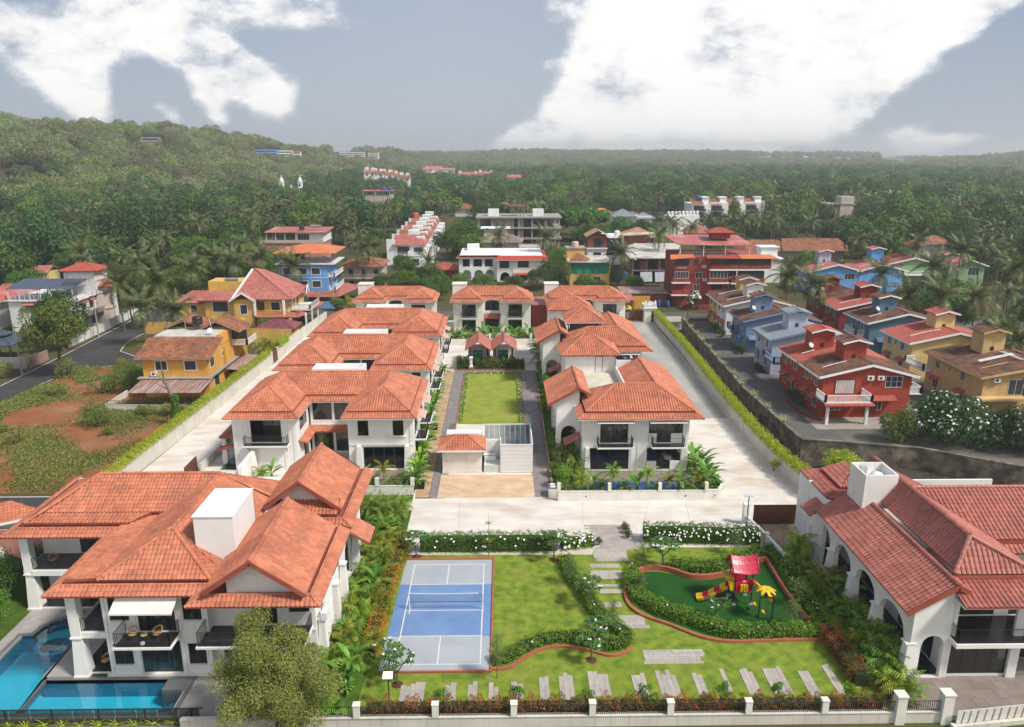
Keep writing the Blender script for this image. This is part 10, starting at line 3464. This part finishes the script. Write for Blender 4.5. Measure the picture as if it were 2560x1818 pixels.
plant('fan_palm','young drooping palm beside the ochre house balcony','palm',areca_mesh(16,2.6,44,L_ARECAY),-40.8,128.5,1.3,0,None,ASTEM,2.,'fronds',1.)
bush('big plumeria thick with white flowers below the red house',55.5,87.,5.2,6.2,L_TREE[1],9000,.34,-.5,'flowering trees at the colony corner',flowers=260,fs=.2,lumps=34)
bush('second white flowered plumeria mass towards the right edge',62.,84.,4.6,5.4,L_TREE[1],7000,.34,-.5,'flowering trees at the colony corner',flowers=150,fs=.2,lumps=30)
bush('bright leafy tree left of the white flowered plumeria',49.,87.,2.4,4.4,L_LIGHT,3000,.26,-.3,'flowering trees at the colony corner',lumps=20)
bush('magenta bougainvillea at the right edge',66.5,80.5,2.4,5.5,L_TREE[0],3000,.3,-1.2,'flowering trees at the colony corner',flowers=110,fmat=M_FLOWP,fs=.2)
tree('dense green tree at the right edge above the bougainvillea',70.5,88.5,8.5,5.2,0,z=0,group='flowering trees at the colony corner')
bush('round lime green bush in the drain below the stone wall',39.8,80.5,2.6,3.,L_LIME,3600,.24,-1.7,'bushes in the drain',lumps=22)
for k,(x,y)in enumerate(((45.5,71),(52,70.5),(58,72),(49,76),(63,70))):bush('leafy weed bush on the low ground behind the arcaded villa',x,y,rg.uniform(1.,1.8),rg.uniform(1.,1.8),L_TREE[0],900,.22,-1.7,'weed bushes on the low ground')
for k,(x,y,r_,h_)in enumerate(((42.4,103.5,.9,1.7),(42.4,101.5,.9,1.9),(42.6,105.2,.8,1.5),(42.2,117.5,.9,1.6),(42.1,119.5,.7,1.3),(42.9,129.5,1.,1.6),(42.7,131.2,.9,1.2),(43.,142.5,.9,1.3),(43.1,145,.9,1.3),(43.3,147.5,.9,1.3),(43.4,150,.9,1.3))):bush('small shrub in the narrow bed along the colony lane',x,y,r_,h_,L_TREE[0]if k%3 else L_TREE[1],700,.18,0,'shrubs along the colony lane',flowers=12 if k in(3,4)else 0,fmat=M_FLOWP)
for k in range(12):
 t_=k/11
 y=91+k*5.4
 x=np.interp(y,[85.7,92,106,130,154.5],[36.5,36.3,35.9,37.,38.1])
 t=plant('potted_plant','spiky lime potted plant on the old stone wall','potted plant',GRASSY[k%2],x,y,1.3,1.2,'potted plants on the stone wall',lift=.35)
 MB().lathe(0,0,[(.16,0),(.24,.3),(.26,.38),(.2,.38)],10).mk('pot',W_GRC,t)
bush('white flowered bush in front of the red apartment block',44.5,168.6,2.3,4.,L_TREE[0],2200,.26,0,'street bushes by the red block',flowers=160,fs=.24)
bush('dark bush beside the blue tank',31.5,201.,2.8,4.8,L_TREE[1],2000,.3,0,'street bushes by the red block')
bush('bright bush in front of the dark one by the blue tank',32.5,193.,1.9,3.2,L_LIGHT,1500,.3,0,'street bushes by the red block')
# === palms, trees and woods
def world_rects():
 res=[]
 for o in COL.objects:
  if o.parent is None and o.get('category')in('house','villa','building','apartment block','church','cottage','shed','garage','pavilion','gazebo','kiosk','carport','water tank'):
   xs,ys,zs=[],[],[]
   st=[(o,Matrix.Translation(o.location)@Matrix.Rotation(o.rotation_euler[2],4,'Z'))]
   while st:
    a,m=st.pop()
    if a.type=='MESH' and len(a.data.vertices):
     for c in a.bound_box:
      v=m@Vector(c)
      xs.append(v.x),ys.append(v.y),zs.append(v.z)
    if a.name.startswith(('roof_tile','ridge_cap')):continue
    for ch in a.children:
     if ch.name.startswith(('roof_tile.','ridge_cap')):continue
     st.append((ch,m@Matrix.Translation(ch.location)))
   if xs:res.append((min(xs),max(xs),min(ys),max(ys),min(zs),max(zs)))
 return res
CB=cam.rotation_euler.to_matrix()
def proj(x,y,z):
 v=CB.transposed()@(Vector((x,y,z))-Vector((0,0,CAM_H)))
 return 1280+CAM_F*v.x/-v.z,909-CAM_F*v.y/-v.z
RECTS=world_rects()
SCR=[]
for(a,b,c,d,e,f)in RECTS:
 pts=[proj(x,y,z)for x in(a,b)for y in(c,d)for z in(e,f)]
 px0,px1=min(p[0]for p in pts),max(p[0]for p in pts)
 py0=min(p[1]for p in pts)
 pb=max(proj(x,c,e)[1]for x in(a,b))
 SCR.append((px0,px1,py0,pb if c<330 else py0+(pb-py0)*(.66 if c<470 else.5),c))
def clear(x,y,h,r,keepfrac=.62,margin=1.5):
 for(a,b,c,d,e,f)in RECTS:
  if a-r*.8-margin<x<b+r*.8+margin and c-r*.8-margin<y<d+r*.8+margin:return False
 z=zsurf(x,y)
 pt=proj(x,y,z+h)
 w=CAM_F*r/max(y,50)
 for(px0,px1,py0,pb,yy)in SCR:
  if yy>y and px0-w*.7<pt[0]<px1+w*.7 and pt[1]<py0+(pb-py0)*keepfrac and proj(x,y,z)[1]>py0:return False
 return True
def open_ground(x,y):
 if-44<x<37 and y<172:
  return False
 if 36<x<83 and y<164:return False
 if-82<x<-40 and y<168:
  return False
 if x<-80 and y<128:return False
 if-55<x<62 and 160<y<200:
  return False
 return True
NEARP=[(296,708,9.5),(394,706,9.5),(352,768,7.),(348,658,10),(200,628,10.5),(476,668,10),(536,648,10),(580,655,10),(652,640,10.5),(732,662,9.5),(908,622,10.5),(1070,650,6.5),(1245,590,10),(1366,592,11),(1553,632,8.5),(1972,690,9),(2038,710,9),(2336,664,11),(2404,625,12),(2204,682,9),(2272,735,8.5),(2356,738,9),(2440,745,8.5),(2536,672,11),(2508,826,8),(2545,850,8),(440,775,6),(320,720,8)]
PW=['leftmost of the road side group','second of the road side group, bright drooping fronds','low dark one under the road side group','behind the road side group','behind the solar panel house tower','right of the road side group','above the yellow villa roof, left','above the yellow villa roof, right','behind the yellow villa ridge','in front of the sky blue house','alone right of the sky blue house','low one before the white terraced row','before the peach grey house','before the concrete frame building','before the white modern house with brick tower','left one above the slate blue colony house','right one above the slate blue colony house','before the sage green house','tall one above the sage green house','before the deep blue house','behind the teal house, left','behind the teal house, middle','behind the teal house, right','tall one near the right edge','low one at the right edge','lowest one at the right edge','low one beside the ochre wall','between the two road side palms']
for k,(px,py_,h)in enumerate(NEARP):
 p=at(px,py_,h+.3)
 palm('coconut palm '+PW[k],p.x,p.y,h,near=True,r=1.22 if h>8 else 1,z=0)
MIDP=[(1648,588),(1683,562),(1732,566),(1773,543),(1806,566),(1862,544),(1925,520),(1930,508),(2026,556),(2109,446),(2192,543),(2396,524),(2485,568),(1675,552),(2300,600),(2250,560),(2150,600),(1990,500),(2530,520),(2460,610),(2040,480),(2080,520),(1560,470),(1600,480),(1510,475)]
for k,(px,py_)in enumerate(MIDP):
 h=12 if k!=9 else 17
 p=at(px,py_,h)
 palm('coconut palm around the white apartments',p.x,p.y,h,group='coconut palms round the white apartments',r=1.1)
BT=[(337,560,17,11,1,'huge dark dense tree left of the palm grove'),(300,600,13,8,1,'dark tree at the foot of the huge one'),(400,600,12,8,1,'dark tree right of the huge one'),(481,622,11,7.5,2,'bright green broad tree in front of the palm grove'),(540,640,8,5,2,'smaller bright green tree beside the broad one'),(1156,580,13,7.5,0,'big green tree left of the peach grey house'),(1180,610,9,6,2,'bright tree below the big green one'),(1120,600,11,6,0,'green tree above the white terraced row'),(1375,672,8,5.5,0,'grey green fine leaved tree before the white balconied house'),(1345,690,6,3.6,0,'lower grey green tree at its foot'),(1208,698,4.5,3.2,2,'pale feathery small tree by the arches'),(1150,700,4,2.6,2,'bright small tree left of the arches'),(2028,650,8,5,2,'green tree right of the small white house'),(60,700,8,5,0,'tree behind the red roofed house at the left'),(30,640,10,6,0,'round tree at the left edge'),(110,640,8,5,2,'bright bush tree at the wood edge on the left'),(960,700,5,4,0,'garden tree behind the back left villa'),(1020,690,5,4,2,'bright garden tree behind the back left villa'),(1060,705,4.5,4,0,'dark garden tree left of the middle back villa')]
for(px,py_,h,r_,kd,lb)in BT:
 p=at(px,py_,h*.62)
 tree(lb,p.x,p.y,h,r_,kd,'trees read one by one in the middle distance',z=0)
p=at(1446,552,8)
cr_=crown_mesh(55,L_TREE[0],12000,.62,seed=5,rx=5.,ry=4.4,rz=1.6,lumps=60,lr=.95)
t=thing('shade_tree','wide flat topped shade tree in the middle of the town','tree',(p.x,p.y,0))
o=link_mesh('crown',cr_,t,(0,0,9.2))
o.scale=(2.35,2.35,1.9)
link_mesh('trunk',trunk_mesh(3,10,.6,8,8),t)
p=at(1836,545,8)
t=thing('column_tree','tall narrow column shaped tree before the white apartments','tree',(p.x,p.y,0))
o=link_mesh('crown',CROWNS[2][0],t,(0,0,8))
o.scale=(.62,.62,2.2)
link_mesh('trunk',TRUNKS[0],t)
bush('clipped green hedge bank between the white row and back left villa',-20.,205,7,3,L_TREE[0],5000,.5,0,'hedge bank',sy=.5)
rs=random.Random(21)
def vis(px,py_):
 return-60<px<2620
placed=[]
def far_enough(x,y,r):
 for(a,b,c)in placed:
  if(a-x)**2+(b-y)**2<(r+c)**2*.36:
   return False
 return True
np_,nt_=0,0
tries=0
PALM_ZONES=lambda px,y:1. if(560<px<1120 and 225<y<480)else(.55 if(1500<px<2000 and y>240)else(.35 if px>1900 else(.3 if px>1100 else.22)))
while(np_<245 or nt_<255)and tries<60000:
 tries+=1
 y=170*(520/170)**(rs.random()**.9)
 px=rs.uniform(-40,2600)
 d=px_dir(px,500)
 x=d.x/d.y*y
 if rs.random()<.07:
  y=rs.uniform(130,170)
  x=rs.choice([rs.uniform(83,150),rs.uniform(-150,-100)])
  px=proj(x,y,0)[0]
  if not vis(px,0):continue
 if not open_ground(x,y):continue
 if rs.random()<PALM_ZONES(px,y):
  if np_>=245:continue
  h=rs.uniform(9.5,14)if y>230 else rs.uniform(8,11)
  r_=3.
  if not far_enough(x,y,2.6)or not clear(x,y,h+2,3.4):continue
  where='left of the church' if px<600 else('in the grove below the church' if px<1100 else('behind the concrete frame building' if px<1600 else('behind the red apartment block' if px<2000 else 'in the woods on the right')))
  palm('coconut palm '+where,x,y,h,group='coconut palms '+where,r=rs.uniform(.9,1.15))
  placed.append((x,y,2.6))
  np_+=1
 else:
  if nt_>=255:continue
  r_=rs.uniform(4.5,8.)*(1 if y>220 else.8)
  h=r_*rs.uniform(1.35,1.8)
  if not far_enough(x,y,r_*.8)or not clear(x,y,h,r_):continue
  where='at the foot of the left hill' if px<700 else('behind the white terraced row' if px<1200 else('at the middle town edge' if px<1800 else 'in the woods on the right'))
  tree('leafy tree '+where,x,y,h,r_,rs.choice([0,1,1,0,2])if px>1700 else rs.choice([0,0,1,2]),'trees '+where)
  placed.append((x,y,r_*.8))
  nt_+=1
k=0
while k<70:
 x,y=rs.uniform(-62,66),rs.uniform(166,262)
 r_=rs.uniform(1.8,3.6)
 if(24<x<64 and y<172)or not far_enough(x,y,r_*.7):
  if rs.random()<.002:break
  continue
 if clear(x,y,r_*1.5,r_,.3,.3):
  tree('small garden tree between the town houses',x,y,r_*1.6,r_,rs.choice([0,0,2,1]),'garden trees of the town')
  placed.append((x,y,r_*.7))
 k+=1
def src_collection(name,items):
 c=bpy.data.collections.new(name)
 for i,(me,s,z)in enumerate(items):
  o=bpy.data.objects.new(name+'_source',me)
  c.objects.link(o)
 return c
def far_tree(mat,seed,n=330,size=1.5,rz=3.1,lumps=9,lr=2.1):
 P,d=crown_points(n,4.,4.,rz,lumps,lr,seed=seed)
 P[:,2]+=5.
 D=d*.4+RNG.normal(size=(n,3))*.7
 D/=np.linalg.norm(D,axis=1)[:,None]
 return leaf_mesh('far_tree',P,D,size,mat,.75,N=d+RNG.normal(size=(n,3))*.28)
def far_palm(seed):
 mb=palm_crown_mb(13,seed,6,4.4,.5,1.1)
 mb.v=[(x,y,z+11)for x,y,z in mb.v]
 mb.tube([(0,0,0),(0,0,11)],[.3,.2],4)
 return mb_mesh(mb,'far_palm',L_PALM)
SRC_HILL=src_collection('hill_tree',[(far_tree(L_HILL,200+i,1900,.5,[3.,2.4,3.6][i%3]),1,0)for i in range(5)]+[(far_tree(L_BROWNH,240,1600,.45,2.2),1,0)])
SRC_PLAIN=src_collection('plain_tree',[(far_tree(L_TREE[i%2],220+i,2400,.46,3.2),1,0)for i in range(4)]+[(far_tree(L_TREE[2],230,2400,.46,3.),1,0)])
SRC_PALM=src_collection('plain_palm',[(far_palm(60+i),1,0)for i in range(3)])
def gn_scatter(name,label,pts,scales,coll):
 me=bpy.data.meshes.new(name)
 me.from_pydata([tuple(p)for p in pts],[],[])
 at_=me.attributes.new('scale','FLOAT','POINT')
 at_.data.foreach_set('value',np.array(scales,dtype=np.float32))
 o=link_mesh(name,me,kind='stuff')
 tag(o,label,'wood')
 ng=bpy.data.node_groups.new(name,'GeometryNodeTree')
 ng.interface.new_socket('Geometry',in_out='INPUT',socket_type='NodeSocketGeometry')
 ng.interface.new_socket('Geometry',in_out='OUTPUT',socket_type='NodeSocketGeometry')
 N,L=ng.nodes,ng.links
 gi,go=N.new('NodeGroupInput'),N.new('NodeGroupOutput')
 ci=N.new('GeometryNodeCollectionInfo')
 ci.inputs['Collection'].default_value=coll
 ci.inputs['Separate Children'].default_value=True
 ci.inputs['Reset Children'].default_value=True
 io=N.new('GeometryNodeInstanceOnPoints')
 io.inputs['Pick Instance'].default_value=True
 rv_=N.new('FunctionNodeRandomValue')
 rv_.data_type='FLOAT_VECTOR'
 rv_.inputs[0].default_value=(-.08,-.08,0)
 rv_.inputs[1].default_value=(.08,.08,6.283)
 na=N.new('GeometryNodeInputNamedAttribute')
 na.data_type='FLOAT'
 na.inputs['Name'].default_value='scale'
 L.new(gi.outputs[0],io.inputs['Points'])
 L.new(ci.outputs[0],io.inputs['Instance'])
 L.new(rv_.outputs[0],io.inputs['Rotation'])
 L.new(na.outputs[0],io.inputs['Scale'])
 L.new(io.outputs[0],go.inputs[0])
 md=o.modifiers.new('scatter','NODES')
 md.node_group=ng
 return o
def scatter(y0,y1,n,rad,kind,seed,smin,smax,check=True):
 g=np.random.default_rng(seed)
 az0,az1=math.radians(-38),math.radians(39)
 az=g.uniform(az0,az1,n)
 D=np.sqrt(g.uniform(y0**2,y1**2,n))
 X,Y=D*np.sin(az),D*np.cos(az)
 return X,Y,D,az,g.uniform(smin,smax,n)
def hidden_or_building(X,Y,S,h):
 ok=np.ones(len(X),dtype=bool)
 for(a,b,c,d,e,f)in RECTS:
  ok&=~((X>a-4*S)&(X<b+4*S)&(Y>c-4*S)&(Y<d+4*S))
 Z=terrain_h(X,Y)
 M=np.array(CB.transposed())
 V=np.stack([X,Y,Z+h*S-CAM_H],1)@M.T
 B=np.stack([X,Y,Z-CAM_H],1)@M.T
 px,py_=1280+CAM_F*V[:,0]/-V[:,2],909-CAM_F*V[:,1]/-V[:,2]
 pb=909-CAM_F*B[:,1]/-B[:,2]
 w=CAM_F*4*S/np.maximum(Y,50)
 for(px0,px1,py0,pbb,yy)in SCR:
  ok&=~((yy>Y)&(px>px0-w*.6)&(px<px1+w*.6)&(py_<py0+(pbb-py0)*.6)&(pb>py0))
 return ok,Z
X,Y,D,az,S=scatter(225,1250,7600,0,0,31,1.,2.1)
foot=np.interp(az,HZ_AZ,HZ_FOOT)
ok,Z=hidden_or_building(X,Y,S,8.5)
ok&=(D<foot+60)&~((D<250)&(np.abs(X)<80))
pl_a=np.array([(a,b)for a,b,c in placed])
near=np.array([(((pl_a[:,0]-x)**2+(pl_a[:,1]-y)**2).min()>16)if y<540 else True for x,y in zip(X,Y)])
ok&=near
gn_scatter('wood','dark broadleaf wood filling the plain beyond the town',np.stack([X,Y,Z-.4],1)[ok],S[ok],SRC_PLAIN)
X,Y,D,az,S=scatter(300,900,800,0,0,32,.9,1.35)
ok,Z=hidden_or_building(X,Y,S,14)
foot=np.interp(az,HZ_AZ,HZ_FOOT)
ok&=(D<foot+20)
gn_scatter('palm_grove','coconut groves scattered over the plain beyond the town',np.stack([X,Y,Z],1)[ok],S[ok],SRC_PALM)
X,Y,D,az,S=scatter(380,1000,9500,0,0,33,.8,2.2)
foot=np.interp(az,HZ_AZ,HZ_FOOT)
crest=np.interp(az,HZ_AZ,HZ_CREST)
ok,Z=hidden_or_building(X,Y,S,8.5)
ok&=(D>foot)&(D<crest+60)
cx_,cy_=on_ridge(25,428,560)[:2]
bare=(((X-cx_)/48)**2+((Y-cy_+14)/48)**2)<1
ok&=~bare
gn_scatter('hill_wood','mixed green and dry scrub wood covering the left hill',np.stack([X,Y,Z-.8],1)[ok],S[ok],SRC_HILL)
X,Y,D,az,S=scatter(900,3000,30000,0,0,34,1.3,2.3)
foot=np.interp(az,HZ_AZ,HZ_FOOT)
crest=np.interp(az,HZ_AZ,HZ_CREST)
ok,Z=hidden_or_building(X,Y,S,8.5)
ok&=(D>foot)&(D<crest+120)
gn_scatter('far_wood','hazy wood covering the far slopes and plateau',np.stack([X,Y,Z-1.2],1)[ok],S[ok],SRC_HILL)
scar=[(cx_+36*math.cos(t)*(1+.2*math.sin(3*t)),cy_+32*math.sin(t))for t in np.linspace(0,2*PI,25)[:-1]]
mb=MB()
mb.v=[(cx_,cy_,zsurf(cx_,cy_)+.5)]+[(x,y,zsurf(x,y)+.5)for x,y in scar]
mb.f=[(0,i+1,(i+1)%24+1)for i in range(24)]
mb.m=[0]*24
mb.mk('bare_slope',pmat('bare_laterite_slope',(.13,.062,.036),(.1,.05,.03),scale=.1,rough=.95,bump=.5,bscale=1),kind='structure')
hz=bpy.data.materials.new('haze')
hz.use_nodes=True
N,L=hz.node_tree.nodes,hz.node_tree.links
N.remove(N['Principled BSDF'])
pv=N.new('ShaderNodeVolumePrincipled')
pv.inputs['Color'].default_value=(.95,.98,1,1)
pv.inputs['Density'].default_value=HAZE_D
pv.inputs['Anisotropy'].default_value=.2
L.new(pv.outputs[0],N['Material Output'].inputs['Volume'])
o=BX(-5200,5200,-310,5300,-5,84).mk('haze',hz,kind='stuff')
tag(o,'thin bluish haze lying over the whole landscape','haze')
ORD='first second third fourth fifth sixth seventh eighth ninth tenth eleventh twelfth thirteenth fourteenth fifteenth'.split()
def tell_apart():
 by={}
 for o in COL.objects:
  if o.parent is None and o.get('label')and o.get('category'):by.setdefault(o['label'],[]).append(o)
 for lb,os_ in by.items():
  if len(os_)<2:continue
  os_.sort(key=lambda o:o.location.y)
  rows=[os_[i:i+14]for i in range(0,len(os_),14)]
  for j,row in enumerate(rows):
   row.sort(key=lambda o:proj(*o.location)[0])
   xs=[proj(*o.location)[0]for o in row]
   deep=len(rows)==1 and xs[-1]-xs[0]<12*len(row)
   if deep:row.sort(key=lambda o:o.location.y)
   for i,o in enumerate(row):
    t=lb+(f', {ORD[i]} from the front' if deep else f', {ORD[i]} from the left')
    o['label']=t+(f', {ORD[j]} row back' if len(rows)>1 else '')
tell_apart()
